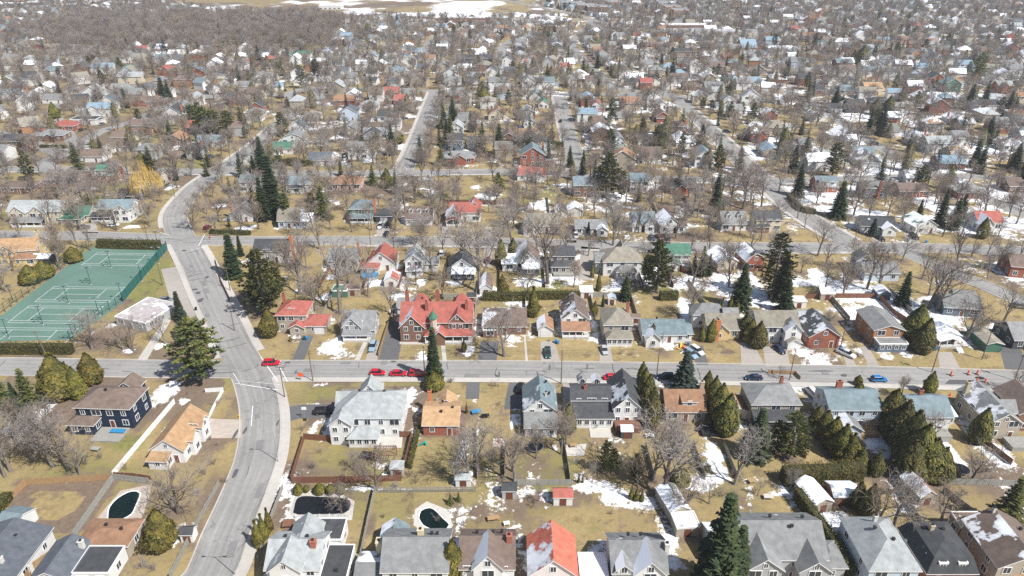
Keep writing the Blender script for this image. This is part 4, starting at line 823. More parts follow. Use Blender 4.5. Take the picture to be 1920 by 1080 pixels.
shed(1193,596,2.6,2.2,2.0,'gx',.7,'W','b','tiny white shed with brown roof beside the white bungalow',.1)
shed(911,541,4.0,9.0,2.4,'gy',1.4,'W','b','long narrow white shed with brown and snowy roof behind mansion',.5)
shed(884,557,2.8,2.6,2.1,'gx',.9,'G','d','small green-grey shed next to the mansion backyard',.2)
shed(733,526,4.6,6.0,2.4,'gy',1.4,'W','r','white shed with snowy red roof behind red-roofed house',.6)
shed(660,543,4.6,3.4,2.3,'gx',.9,'T','b','tan backyard shed with brown roof beneath bare trees',.1)
shed(636,546,4.8,4,2.3,'f',.1,'F','n','green flat-topped canopy shed in the middle backyard',.02)
shed(1660,551,4.0,4.4,2.3,'gy',1.2,'S','g','slate blue shed with snowy roof below bare trees',.8)
shed(1553,551,4.4,4.0,2.3,'gx',1.2,'T','g','tan shed with snowy roof along the long back fence',.7)
shed(1500,566,4.4,3.4,2.3,'f',.1,'W','l','white flat-roofed shed behind the khaki-roofed house',.9)
shed(75,485,6,4,2.4,'gx',1.0,'D','g','snow-topped dark garden shelter left of the tennis courts',.85)
shed(8,990,4.4,5.5,2.6,'gx',1.2,'W','s','grey-roofed white shed at the left edge beside the lawn',.02,-8)
shed(348,1003,2.4,2.2,2.0,'gx',.8,'W','d','tiny white shed with dark roof by the avenue fence',.1)
shed(1176,809,2.6,2.4,2.1,'gx',.7,'D','g','dark shed with snowy top behind the white gabled house',.6)
shed(1100,548,4.0,3.4,2.2,'s',.5,'W','l','low white shed under snow behind the two-tier house',.95)
shed(1386,772,4.6,6,2.3,'gy',1.0,'W','o','white garage with brown roof behind the row of cedars',.4)
# ------------------------------------------------------------------ houses farther off, one line each: x0, x1, top, base (rows of the photograph), storeys, roof form, wall, roof, snow
ZONES = [(lambda x,y: x<150 and y<175,'far left by wood'),(lambda x,y: x<330 and y<165,'below the wood'),(lambda x,y: x<500 and y<165,'between wood and traffic island'),
 (lambda x,y: x<190 and y<330,'along the winding street'),(lambda x,y: x<360 and y<330,'inside the winding bend'),(lambda x,y: x<500 and y<335,'by the pine cluster'),
 (lambda x,y: x<720 and y<130,'below the snowy field'),(lambda x,y: x<700 and y<215,'around the traffic island'),(lambda x,y: x<700 and y<335,'left of straight street'),
 (lambda x,y: x<960 and y<118,'by the far hooked street'),(lambda x,y: x<960 and y<172,'above the straight street'),(lambda x,y: x<960 and y<335,'right of straight street'),
 (lambda x,y: x<1120 and y<60,'by the snowy field'),(lambda x,y: x<1120 and y<176,'left of far road'),(lambda x,y: x<1255 and y<176,'right of far road'),(lambda x,y: x<1400 and y<176,'near the row houses'),
 (lambda x,y: x<1060 and y<345,'left of side street'),(lambda x,y: x<1250 and y<345,'beside the diagonal road'),(lambda x,y: x<1480 and y<345,'beyond the diagonal road'),
 (lambda x,y: x<1640 and y<110,'in hazy far streets'),(lambda x,y: y<70,'in the farthest streets'),(lambda x,y: x<1640 and y<200,'above right-hand avenue'),(lambda x,y: y<130,'in far corner streets'),(lambda x,y: x<1640,'along right-hand avenue'),(lambda x,y: y<215,'beyond right-hand avenue'),(lambda x,y: y<345,'near right-hand dark spruces')]
def zone(x, y):
    for f, n in ZONES:
        if f(x, y): return n
    return None
BOX = """370 416 246 277 1 gx W s .05;350 377 265 297 2 m G d .1;196 243 258 285 1 gx W b .1;210 250 238 268 1 gx C b .02;248 285 228 254 2 gx O b .02;71 119 242 265 1 h B g .1;101 141 228 247 1 h R r .0;6 56 258 284 2 gx B d .05;133 181 210 235 1 f W d .1;166 213 193 220 2 gx W u .1;241 299 175 200 1 gx R b .1;308 342 197 229 2 gy W d .05;145 201 162 188 1 gy W l .2;80 121 178 195 1 gx W g .1;3 37 161 185 1 gx W s .1;209 243 163 182 2 gx G g .1;222 267 139 158 2 gx C l .2;326 360 144 164 2 h O b .0;298 326 124 143 2 h R r .0;172 213 121 140 2 gx W u .2;226 249 98 119 2 gy W g .1;228 252 124 136 1 h W n .0;21 62 127 146 2 gx C b .2;88 116 124 146 2 gx W s .1;398 432 110 122 1 gx W g .2;448 474 113 127 1 h R r .2;385 416 91 108 1 gx B b .0;405 438 127 140 1 gx B b .1;452 482 130 148 1 gx R b .1;166 196 88 100 1 gx W g .3;126 153 89 98 1 gx W l .3;427 447 180 198 2 gx R d .05;
530 572 253 281 2 by W g .1;511 548 269 290 1 gx W n .2;653 690 270 300 2 gx W g .05;683 711 252 274 2 gy G d .1;681 729 237 262 1 gx W l .3;708 748 204 229 1 gx W d .0;827 889 280 308 1 h R g .05;840 868 258 283 2 gx S d .05;844 868 241 258 2 gy W l .2;859 881 210 232 1 gx W g .1;862 883 182 198 2 gy W l .3;856 874 225 244 2 gx W g .1;877 904 267 281 1 gx G d .1;588 621 136 154 2 gx W g .1;627 664 178 198 1 gx R o .05;738 764 181 197 1 gx R r .0;720 746 172 182 1 gx R r .1;643 664 99 115 1 gy W l .1;687 708 100 119 2 gy W u .1;550 582 92 109 1 h W n .0;483 510 133 152 1 gx W g .2;732 758 127 142 1 gx G s .1;831 859 131 152 2 gy W g .1;834 864 149 161 1 gx W g .2;874 899 144 158 2 gx W l .2;914 954 142 168 2 gx W g .2;855 883 104 122 2 gx D d .2;899 924 104 122 2 gx N d .1;941 960 107 125 2 gy W d .2;562 576 101 116 1 gx W b .1;476 500 138 160 2 gy W g .2;500 527 116 134 1 gx C b .1;770 790 94 104 1 gx W u .2;690 716 65 78 1 gx D s .1;716 745 63 75 1 gx W u .2;
975 1022 265 312 2 gy R s .1;970 1024 306 340 1 gx W r .3;1075 1119 330 370 2 gx B s .0;1181 1214 330 362 2 gx W s .0;1256 1304 334 364 1 gx R d .1;1302 1338 279 314 2 gy W s .1;1147 1170 259 285 2 by W g .1;1265 1292 249 274 1 gy W g .7;1256 1287 226 256 2 h R b .0;1228 1255 210 229 1 gy R b .1;1231 1250 190 205 1 gy W l .3;1108 1129 188 214 2 gy W r .3;1006 1039 147 168 2 gx W s .05;1058 1081 147 164 2 gx W g .1;1098 1119 148 165 2 gx W b .1;1200 1222 151 170 2 gx R r .0;1173 1206 141 155 1 gx W g .9;1241 1262 148 169 2 gx W b .1;1321 1357 151 171 1 gx T g .1;1324 1357 172 188 2 gx W l .1;1354 1378 187 206 2 gy W g .2;1366 1391 201 223 2 gx W g .1;1407 1440 231 268 2 gx R b .6;1178 1194 105 124 2 gx W d .0;1202 1236 82 92 1 gx R b .1;1130 1155 80 91 1 gx R g .1;1262 1300 92 104 1 gx D d .1;1270 1300 108 126 1 gx R g .0;1380 1410 154 170 2 gx W g .2;1280 1310 152 170 1 gx B b .0;978 1004 150 168 2 gy W g .2;975 990 110 131 2 gy W r .3;1070 1090 104 116 1 gx W g .3;1050 1068 122 134 1 gx W r .2;1010 1028 186 204 1 gy W n .1;984 1003 222 248 2 gy W g .2;978 1000 200 220 1 gy W l .3;985 1006 245 262 1 gy C t .1;1145 1170 278 296 1 gx W g .3;1232 1262 232 256 1 gx R b .1;1400 1425 246 262 1 gx W g .5;
1699 1732 141 162 2 gx W d .0;1742 1769 141 162 2 gy R d .1;1769 1800 151 173 2 gy F s .0;1831 1870 190 214 2 gx W d .1;1523 1547 154 178 2 m B d .0;1588 1619 188 213 2 gx D d .0;1656 1686 216 238 2 gx R g .7;1704 1742 249 274 1 gy W d .5;1736 1784 261 288 2 gx W l .4;1781 1819 276 300 1 gx T t .6;1606 1647 284 312 1 gy W g .3;1567 1600 243 265 1 gy W g .6;1520 1538 212 229 1 gy W g .3;1496 1515 199 213 1 gx G g .0;1452 1475 172 196 1 gx W g .6;1619 1653 160 179 2 gx C t .1;1452 1473 138 155 1 gy R g .6;1500 1528 111 124 1 gx T g .1;1567 1597 114 131 2 gx B s .0;1529 1547 95 108 1 gx R d .1;1849 1875 145 161 1 gy W k .4;1868 1896 156 176 2 gx R l .3;1572 1600 160 178 1 gx G s .1;1510 1542 135 150 1 gx B b .0;1590 1600 260 276 1 gx W g .7;1466 1492 106 122 1 gx W g .2;1795 1822 120 134 2 gx L u .1;1640 1668 70 82 1 gx W u .2;1860 1895 92 104 1 h D d .1;1748 1766 118 132 1 gx W l .4;1700 1716 104 118 1 gx R g .2;1840 1858 118 132 1 gy W g .2;1875 1905 118 134 2 gx W g .1;1440 1470 112 126 1 gx W g .5;1600 1640 282 300 1 gx G s .3;1560 1576 200 214 1 gx W d .4;1470 1492 258 276 1 gx R b .3;1498 1524 262 282 1 gx W g .5;1780 1800 218 234 1 gy W g .5;1860 1890 230 250 2 gx R g .4;1880 1912 262 284 1 gx W g .6;1700 1722 330 346 1 gx W g .6;1890 1918 340 362 1 gx B b .4"""
rb_ = random.Random(11); AUTO = []
for e in BOX.replace('\n', '').split(';'):
    if not e.strip(): continue
    x0, x1, y0, y1, st, t, wc, rc, sn = e.split(); x0, x1, y1 = float(x0), float(x1), float(y1)
    w = (x1-x0)/S(y1); w = max(6.5, min(w, 18)); hh = 3.0 if st == '1' else 5.3
    if t == 'm': hh = 3.0
    d = rb_.uniform(7.6, 9.6) if t != 'gy' else rb_.uniform(9, 11); rise = {'f':.1,'h':2.2,'m':3.4,'gx':2.5,'gy':w*.32,'bx':3,'by':3}[t]
    s = H(None, None, (x0+x1)/2, y1-1, w, d, hh, t, rise, wc, rc, anc=(0,-.5), z=0, snow=float(sn), lod=1 if y1 > 235 else 2, win=3)
    if t in ('gx','h') and rb_.random() < .5: s.body(rb_.uniform(-.25,.25)*w, -d/2, w*.38, 4.0, hh if rb_.random() < .5 else 2.7, 'gy', rb_.uniform(1.4,2.2), win=0)
    if t == 'gy' and rb_.random() < .5: s.body(0, -d/2-1.3, w*.9, 2.6, 2.5, 's', .7, win=0)
    if rb_.random() < .4: s.body(rb_.choice((-1, 1))*(w*.5+1.6), rb_.uniform(-1,1.5), 3.4, d*.7, 2.6, rb_.choice(('s','f','gx')), .9 , win=0)
    if rb_.random() < .45: s.chim(rb_.choice((-1, 1))*w*.42, rb_.uniform(-1, 1), None, rb_.choice('RRRWO'))
    AUTO.append((s, f"{'two-storey' if st=='2' else 'low'} {WN[wc]} house, {RN[rc]} {TN[t]} roof"))
# flat-roofed row houses and apartment blocks
def block(x0, x1, yb, h, d, wall, roof, label, snow=.3, name='row_house_block', cat='row houses', group=None):
    w = (x1-x0)/S(yb); s = H(None, label, (x0+x1)/2, yb, w, d, h, 'f', .1, wall, roof, z=0, snow=snow, lod=2, cat=cat, name=name, group=group, win=0)
    k = max(3, int(w/6)); 
    for st in range(int(h/2.9)):
        for i in range(k): window(s.root, -w/2+w*(i+.5)/k, -d/2-.005, 1.6+2.8*st, 'f', 'w', 1)
    return s
block(1240,1333,57,5.6,14,'B','l','long flat-roofed brown row of town houses, topmost of three',.5,group='flat-roofed row houses'); block(1247,1318,68,5.6,14,'W','l','flat-roofed white row of town houses below the topmost brown one',.4,group='flat-roofed row houses'); block(1315,1391,69,5.6,14,'G','l','flat-roofed grey row of town houses right of the white row',.4,group='flat-roofed row houses')
for x0, x1, yb, wl, lb in ((1052,1072,17,'G','pale grey apartment block, leftmost in the far row by the railway'),(1070,1096,20,'D','dark grey apartment block second in the far row by the railway'),(1083,1120,24,'B','brown apartment block third in the far row by the railway'),(1101,1139,27,'B','wide brown apartment block nearest the far road bend'),(1136,1160,17,'O','orange brick apartment block right of the brown far blocks'),(1234,1256,18,'G','grey apartment block with balconies left of orange blocks'),(1246,1276,27,'O','orange brick apartment block, nearer of the far orange pair'),(1262,1290,34,'O','low orange apartment block in front of far orange pair')): block(x0,x1,yb,9.5,20,wl,'g',lb,.05,'apartment_block','apartment block','distant apartment blocks')
for i,(x0,x1) in enumerate(((812,835),(835,862),(868,890),(890,925),(930,956))): block(x0,x1,43,5.5,10,'BRORB'[i],'l',f"flat-roofed brick terrace by the snowy field, {['leftmost','second from left','middle one','fourth from left','rightmost'][i]} of five",.5,group='field-edge terraces')
s = H(None,'church-like hall with steep pale blue roof and orange brick gable',1404,100,14,20,5,'gx',6,'O','u',z=0,snow=.25,lod=2,cat='hall',name='hall',group='halls'); s.body(-2,-14,22,6,3.4,'f',.1,'W','l',snow=.4)
block(1440,1500,98,3.4,16,'L','l','long low pale school-like building right of the church-like hall',.5,'school_building','school','schools')

WH_ = [(0,40,14,'G','pale teal warehouse at the top left corner'),(44,76,12,'R','red-fronted warehouse in the far top-left yard'),(60,100,20,'W','white warehouse below the red-fronted one'),(92,130,8,'W','long white depot at the top edge left of field'),(120,150,16,'S','slate blue depot beside the long white one'),(150,182,10,'O','orange depot in the far left yard'),(165,215,22,'W','low white depot at the wood edge'),(196,236,12,'G','grey depot right of the orange one'),(238,262,14,'L','pale blue depot at the end of the yard'),(598,640,18,'W','row of white storage units by the snowy field')]
for x0, x1, yb, wl, lb in WH_: block(x0, x1, yb, 5.0, 16, wl, 'l', lb, .55, 'warehouse', 'warehouse', 'distant warehouses')
# filler houses along the remaining far streets
taken = [(s.c.x, s.c.y) for s in HOUSES]; tg = {}
for x, y in taken: tg.setdefault((int(x//16), int(y//16)), []).append((x, y))
def free(x, y, r):
    a, b = int(x//16), int(y//16)
    return all((p[0]-x)**2+(p[1]-y)**2 > r*r for i in (-1,0,1) for j in (-1,0,1) for p in tg.get((a+i, b+j), ()))
WOODP = [G(*p) for p in [(40,66),(160,36),(480,33),(640,40),(640,60),(600,95),(480,100),(300,88),(120,100)]]
FIELDP = [G(*p) for p in [(430,34),(560,26),(640,40),(760,36),(1000,40),(1095,40),(1050,20),(985,-2),(980,-30),(300,-30),(330,6)]]
PARKP = [G(*p) for p in [(745,330),(960,328),(960,372),(745,372)]]
COURTP = [G(*p) for p in [(173,455),(325,458),(345,470),(380,600),(310,680),(-80,680),(-80,600)]]
def inside(pl, x, y):
    r = False; j = len(pl)-1
    for i in range(len(pl)):
        a, b = pl[i], pl[j]
        if (a.y > y) != (b.y > y) and x < (b.x-a.x)*(y-a.y)/(b.y-a.y)+a.x: r = not r
        j = i
    return r
cand = []
for i, (nm, c, w, k) in enumerate(RD):
    step = max(1, int(17/(2 if k else 4)))
    for sd_ in (1, -1):
        o = offs(c, sd_*(w/2+12.5))
        for q in o[::step]:
            j = o.index(q); t = (c[min(j+1, len(c)-1)]-c[max(j-1, 0)]); cand.append((q.x, q.y, math.atan2(t.y, t.x)))
yy = 330.0
while yy < 1120:
    xx = -860+rb_.uniform(0, 18)
    while xx < 860: cand.append((xx+rb_.uniform(-3,3), yy+rb_.uniform(-4,4), rb_.choice((0,0,math.pi/2)))); xx += 18.5
    yy += 27
far = []
for x, y, a in cand:
    px, py = P(x, y)
    if py > 318 or px < -40 or px > 1960 or py < -12: continue
    if road_gap(x, y) < 6.5 or not free(x, y, 15.0 if py < 200 else 18) or inside(WOODP, x, y) or inside(FIELDP, x, y) or inside(PARKP, x, y): continue
    tg.setdefault((int(x//16), int(y//16)), []).append((x, y)); far.append((py, px, x, y, a))
far.sort(reverse=True)
nh = sum(1 for s in HOUSES if s.root['category'] == 'house'); NIND = max(0, 296-nh)
print('HOUSES', nh, 'far', len(far), 'individual', NIND)
def far_params():
    st = rb_.random() < .45; t = rb_.choice(('gx','gx','gx','gy','gy','h','h'))
    wc = rb_.choice('WWWWWCTTRBGLO'); rc = rb_.choice('gggglddebbbkksu'+('r' if rb_.random() < .22 else 'o')); w = rb_.uniform(8,13); d = rb_.uniform(8,10)
    return st, t, wc, rc, w, d, (5.2 if st else 3.0), (rb_.uniform(2,3) if t != 'gy' else w*.3), rb_.choice((.05,.1,.15,.2,.3,.45,.8 if rb_.random() < .5 else .3))
for k, (py, px, x, y, a) in enumerate(far[:NIND]):
    st, t, wc, rc, w, d, hh, rise, sn = far_params()
    s = H(None, None, *P(x, y), w, d, hh, t, rise, wc, rc, rot=math.degrees(a) % 180 if abs(math.degrees(a) % 180-90) < 50 else (math.degrees(a)+90) % 180-90, anc=(0,0), z=0, snow=sn*(.6+.8*(px > 1100)), lod=2, win=2)
    AUTO.append((s, f"{'two-storey' if st else 'low'} {WN[wc]} house, {RN[rc]} {TN[t]} roof"))
fm = {}
def slot(c): 
    k = tuple(round(v, 2) for v in c)
    if k not in fm: fm[k] = simple('far_house_paint', c, .85, .12, .3)
    return list(fm).index(k)
fmb = MB()
for py, px, x, y, a in far[NIND:]:
    st, t, wc, rc, w, d, hh, rise, sn = far_params(); q = MB(); wall_mb(q, 0, 0, w, d, hh, t, rise); n1 = len(q.f); roof_mb(q, 0, 0, w, d, hh, t, rise)
    rcol = SNOWC if rb_.random() < sn*.8 else ROOFS[rc]; ws, rs, ts = slot(WALLS[wc]), slot(rcol), slot((.75,.74,.72)); ca, sa = math.cos(a), math.sin(a)
    fmb.add([(x+vx*ca-vy*sa, y+vx*sa+vy*ca, vz) for vx, vy, vz in q.v], q.f, [ws if i < n1 else (ts if q.m[i] else rs) for i in range(len(q.f))])
if fmb.v: tag(fmb.build('distant_houses', list(fm.values())), 'many small far-off houses with pale walls and mixed roofs', None, None, 'stuff')
HS = [(s.c.x, s.c.y, max(s.w, s.d)*.5) for s in HOUSES]; hg = {}
for q in HS+[(x, y, 5.5) for _, _, x, y, _ in far[NIND:]]: hg.setdefault((int(q[0]//30), int(q[1]//30)), []).append(q)
def house_gap(x, y):
    b = 99
    for i in (-1,0,1):
        for j in (-1,0,1):
            for q in hg.get((int(x//30)+i, int(y//30)+j), ()): b = min(b, math.hypot(q[0]-x, q[1]-y)-q[2])
    return b
# ---- sheets laid by the houses: snow lingers behind and left of each house, out of the sun --------------------------------
snow, green, dirt = SNOW_F, GREEN_F, DIRT_F
for s in HOUSES:
    if s.c.y > 640: continue
    cx, cy = s.c.x-s.w*.5-1.2, s.c.y+s.d*.5+1.0
    sel = np.where((np.abs(X-s.c.x) < 14) & (np.abs(Y-s.c.y) < 14))[0]
    ca, sa = math.cos(-s.rot), math.sin(-s.rot); lx = (X[sel]-s.c.x)*ca-(Y[sel]-s.c.y)*sa; ly = (X[sel]-s.c.x)*sa+(Y[sel]-s.c.y)*ca
    inl = (lx < -s.w/2+.6) & (lx > -s.w/2-3.2) & (np.abs(ly) < s.d/2+2); inb = (ly > s.d/2-.6) & (ly < s.d/2+3.0) & (lx < s.w/2) & (lx > -s.w/2-3)
    k = inl | inb; snow[sel[k]] = np.maximum(snow[sel[k]], .42+.5*(n5[sel[k]]-.4)); 
    near = (np.abs(lx) < s.w/2+1.2) & (np.abs(ly) < s.d/2+1.4); dirt[sel[near]] = np.maximum(dirt[sel[near]], .5)
# ------------------------------------------------------------------ trees
def top_z(px, yb, yt):
    g = G(px, yb); v = (yt-540)/FPX; return CAM_H + g.y*(v*CT+ST)/(v*ST-CT)
def rv(r, a=1.0): return Vector((r.uniform(-a,a), r.uniform(-a,a), r.uniform(-a,a)))
def bare_mesh(seed, h=12.0, spread=1.0, n=(7,6,6,5), low=.28, twig=1.0, droop=0.0):
    r = random.Random(seed); A, B = MB(), MB()
    segs = (4,4,3,2,1); sides = (7,5,4,3,3)
    def br(p, d, Ln, rad, lv):
        p = Vector(p); d = Vector(d).normalized(); k = segs[lv]; pts = [(p.copy(), rad)]
        for i in range(k):
            d = (d + rv(r, .16 if lv else .07) + Vector((0,0,.10 if lv in (1,2) else -droop))).normalized(); p = p+d*Ln/k
            pts.append((p.copy(), rad*(1-.72*(i+1)/k)))
        mbx = A if lv < 2 else B
        for i in range(k):
            last = lv >= 4 and i == k-1
            mbx.tube(pts[i][0], pts[i+1][0], pts[i][1], 0 if last else pts[i+1][1], sides[lv], lv if False else 0)
        if lv >= len(n): return
        cnt = n[lv]
        for c in range(cnt):
            t = (low+(1-low)*(c+r.random()*.8)/cnt) if lv == 0 else (.25+.75*(c+r.random()*.8)/cnt); t = min(t, .999)
            i = min(int(t*k), k-1); f = t*k-i; q = pts[i][0].lerp(pts[i+1][0], f); qr = pts[i][1]*(1-f)+pts[i+1][1]*f
            ax = (pts[i+1][0]-pts[i][0]).normalized(); u = ax.orthogonal().normalized(); w = ax.cross(u)
            a = 2.4*c+r.uniform(-.6,.6)+lv; ang = (r.uniform(.42,.82)*spread if lv == 0 else r.uniform(.42,.9))
            dd = ax*math.cos(ang)+(u*math.cos(a)+w*math.sin(a))*math.sin(ang)
            Ls = (h*.50*(1.12-.55*t)*r.uniform(.85,1.15), Ln*.55*r.uniform(.7,1.1), Ln*.55*r.uniform(.7,1.1), Ln*.62*r.uniform(.6,1.1))[lv]
            rr = max(qr*(.62,.58,.56,.6)[lv], (.08,.045,.028*twig,.021*twig)[lv])
            br(q, dd, Ls, rr, lv+1)
    br((0,0,-.1), (r.uniform(-.05,.05), r.uniform(-.05,.05), 1), h*.62, h*.027, 0)
    return A, B
def shrub_mesh(seed, h=3.0, m=9):
    r = random.Random(seed); B = MB()
    def br(p, d, Ln, rad, lv):
        q = p+d*Ln; B.tube(p, q, rad, rad*.5 if lv < 2 else 0, 3)
        if lv < 2:
            for _ in range(5): t = r.uniform(.4,1); dd = (d+rv(r,.75)+Vector((0,0,.2))).normalized(); br(p.lerp(q,t), dd, Ln*r.uniform(.45,.75), rad*.6, lv+1)
    for _ in range(m):
        a = r.uniform(0,6.28); t = r.uniform(.1,.9); br(Vector((math.cos(a)*.3*r.random(),math.sin(a)*.3*r.random(),0)), Vector((math.cos(a)*t,math.sin(a)*t,1)).normalized(), h*.5*r.uniform(.7,1.1), .035, 0)
    return B
def spruce_mesh(seed, h=10.0, rad=2.1, dens=1.0, droop=.25, irregular=.0):
    r = random.Random(seed); A, B = MB(), MB()
    A.tube((0,0,-.1),(0,0,h*.97), h*.017, .02, 6)
    z = h*.06; 
    while z < h*.985:
        f = z/h; R0 = rad*(1-f)**.85*r.uniform(.82,1.12)+.12
        if irregular: R0 *= 1+irregular*r.uniform(-.5,.5)
        nb = int(7+4*(1-f)); ph = r.uniform(0,6.28)
        for b in range(nb):
            if irregular and r.random() < irregular*.3: continue
            a = ph+6.283*b/nb+r.uniform(-.25,.25); R1 = R0*r.uniform(.75,1.1); up = r.uniform(-.05,.2)-droop
            dx, dy = math.cos(a), math.sin(a); tx, ty = -dy, dx
            if R1 > .5: A.tube((0,0,z),(dx*R1*.85,dy*R1*.85,z+up*R1*.6), .035, .012, 3)
            ns = max(2, int(R1*4.6*dens))
            for k in range(ns):
                t = (k+r.random())/ns; t = .12+.88*t; cx, cy, cz = dx*R1*t, dy*R1*t, z+up*R1*t*t+r.uniform(-.06,.06)
                ln = (.30+.34*(1-t))*(.55+.45*R1/rad)*1.25
                for sgn in (-1, 1):
                    ex, ey = tx*sgn*ln+dx*ln*.7, ty*sgn*ln+dy*ln*.7; ez = r.uniform(-.28,.10)*ln
                    wv = .16+.10*r.random()
                    B.add([(cx-dx*wv,cy-dy*wv,cz),(cx+dx*wv,cy+dy*wv,cz+.03),(cx+ex,cy+ey,cz+ez)], [(0,1,2)])
            B.add([(dx*R1*.8-tx*.14,dy*R1*.8-ty*.14,z+up*R1*.6),(dx*R1*.8+tx*.14,dy*R1*.8+ty*.14,z+up*R1*.6),(dx*R1*1.12,dy*R1*1.12,z+up*R1)], [(0,1,2)])
        z += h*(.028+.012*r.random())*(1.25 if irregular else 1)
    B.tube((0,0,h*.955),(0,0,h), .10, 0, 5)
    return A, B
def pine_mesh(seed, h=10.0, rad=2.7):
    r = random.Random(seed); A, B = MB(), MB()
    A.tube((0,0,-.1),(.12,0,h*.5), h*.022, h*.014, 6); A.tube((.12,0,h*.5),(0,.1,h*.96), h*.014, .03, 6)
    z = h*.14
    while z < h*.98:
        f = z/h; prof = math.sin(min(1, (f+.08)*1.25)*math.pi*.5)*(1-f)**.62*1.5; R0 = rad*prof
        nb = r.randint(4,6); ph = r.uniform(0,6.28)
        for b in range(nb):
            a = ph+6.283*b/nb+r.uniform(-.35,.35); R1 = max(.3, R0*r.uniform(.55,1.2)); dx, dy = math.cos(a), math.sin(a)
            A.tube((0,0,z),(dx*R1*.9,dy*R1*.9,z+.12*R1), .06, .02, 3)
            np_ = max(4, int(R1*4.6))
            for k in range(np_):
                t = .3+.7*(k+r.random())/np_; off = r.uniform(-.45,.45)*R1*.42*t; c = Vector((dx*R1*t-dy*off, dy*R1*t+dx*off, z+.10*R1*t+r.uniform(-.05,.25)))
                s = r.uniform(.28,.46)
                for q in range(11):
                    v = Vector((r.gauss(0,1)+dx*.5, r.gauss(0,1)+dy*.5, abs(r.gauss(0,.7))+.1)).normalized()*s*r.uniform(.7,1.25); u = v.orthogonal().normalized()*s*.26
                    B.add([c-u, c+u, c+v], [(0,1,2)])
        z += h*r.uniform(.042,.066)
    return A, B
def cedar_mesh(seed, h=6.0, rad=1.5, kind='oval', n=2300):
    r = random.Random(seed); A, B = MB(), MB(); A.tube((0,0,-.1),(0,0,h*.6), .12, .05, 5)
    def prof(f):
        return (math.sin(math.pi*min(1, max(0,f*.93+.07))**.62)**.75) if kind == 'oval' else (math.sin(math.pi*min(1, f*.9+.1)**.5)**.8)*(1 if f < .5 else 1-.35*(f-.5))
    for i in range(8):
        f0, f1 = i/8*.94, (i+1)/8*.94; A.tube((0,0,f0*h+.05),(0,0,f1*h+.05), rad*prof(f0)*.62, rad*prof(f1)*.62, 7, 1)
    lob = [(r.uniform(0,6.28), r.uniform(.05,.95), r.uniform(-.16,.34)) for _ in range(22)]
    for _ in range(n):
        f = r.random()**.85; a = r.uniform(0,6.283); R0 = rad*prof(f)*(.80+.22*r.random())
        for la, lf, lr in lob:
            da = abs((a-la+math.pi) % 6.283-math.pi); e = (da/.55)**2+((f-lf)/.12)**2
            if e < 1: R0 *= 1+lr*(1-e)
        c = Vector((math.cos(a)*R0, math.sin(a)*R0, f*h+.08)); o = Vector((math.cos(a), math.sin(a), .55+1.1*f)).normalized()
        tg = Vector((-math.sin(a), math.cos(a), 0)); v = (o.cross(tg)*-1 if o.cross(tg).z < 0 else o.cross(tg)); v = (v*.9+o*r.uniform(-.1,.6)+rv(r,.35)).normalized()*r.uniform(.24,.48); u = (tg+rv(r,.4)).normalized()*r.uniform(.09,.17)
        B.add([c-u, c+u, c+v+u*.4, c+v-u*.5], [(0,1,2,3)])
    return A, B
def willow_mesh(seed, h=9.0):
    A, B = bare_mesh(seed, h, 1.05, (7,6,5,3)); r = random.Random(seed); C_ = MB()
    for _ in range(520):
        a = r.uniform(0,6.28); q = math.sqrt(r.random())*h*.46; zt = h*(1.0-.42*(q/(h*.46))**2)*r.uniform(.6,1.0); p = Vector((math.cos(a)*q, math.sin(a)*q, zt)); o = Vector((math.cos(a), math.sin(a), 0))*.35
        m = p+o*r.random()*1.4+Vector((0,0,-.9)); e = m+o*.6+Vector((0,0,-r.uniform(.8,2.2)))
        C_.tube(p, m, .035, .028, 3); C_.tube(m, e, .028, 0, 3)
    return A, B, C_
BARE = []
for i, (sp, low, nn) in enumerate([(1.0,.30,(7,6,5,4)),(.8,.36,(6,7,5,4)),(1.2,.28,(8,5,6,4)),(.95,.3,(9,7,6,5)),(1.3,.33,(7,6,5,5)),(.65,.28,(8,6,5,4)),(1.05,.24,(6,6,6,5)),(.9,.33,(7,6,5,4))]):
    a, b = bare_mesh(100+i, 12.0, sp, nn, low, 1.15); BARE.append((a, b))
BARE_M = [(a.mesh('trunk', M['bark']), b.mesh('crown', M['twig'])) for a, b in BARE]
def joined(a, b, ma, mb_):
    q = MB(); q.add(a.v, a.f, 0); q.add(b.v, b.f, [m+1 for m in b.m]); return q
FARB = []
for i in range(6):
    a, b = bare_mesh(300+i, 12.0, (1.0,.8,1.2,.9,1.1,.7)[i], (7,6,5,5), .26, 2.0); FARB.append(joined(a, b, 0, 0).mesh('bare_tree', [M['bark'], M['twig']]))
SHRUB_M = [shrub_mesh(40+i).mesh('shrub', M['twig']) for i in range(4)]
def pack(ab, mb_, h): a, b = ab; return (a.mesh('trunk', [M['bark'], M['hedge_core']]), b.mesh('crown', M[mb_]), h)
CON = {'spruce':[pack(spruce_mesh(i+1,10,2.3), 'spruce', 10) for i in range(3)], 'narrow':[pack(spruce_mesh(i+21,10,1.25,1.3,.35,.3), 'spruce', 10) for i in range(2)],
 'blue':[pack(spruce_mesh(i+31,10,2.5,1.1,.15), 'blue_spruce', 10) for i in range(2)], 'pine':[pack(pine_mesh(i+41), 'pine', 10) for i in range(4)], 'fir':[pack(spruce_mesh(i+51,10,2.6,.9,.2,.45), 'pine', 10) for i in range(2)],
 'cedar':[pack(cedar_mesh(i+61), 'cedar', 6) for i in range(3)], 'column':[pack(cedar_mesh(i+71,6,1.0,'col',1800), 'cedar', 6) for i in range(2)], 'dcedar':[pack(cedar_mesh(i+81,6,1.8), 'dark_cedar', 6) for i in range(3)], 'ball':[pack(cedar_mesh(i+91,3.4,1.9), 'cedar', 3.4) for i in range(2)]}
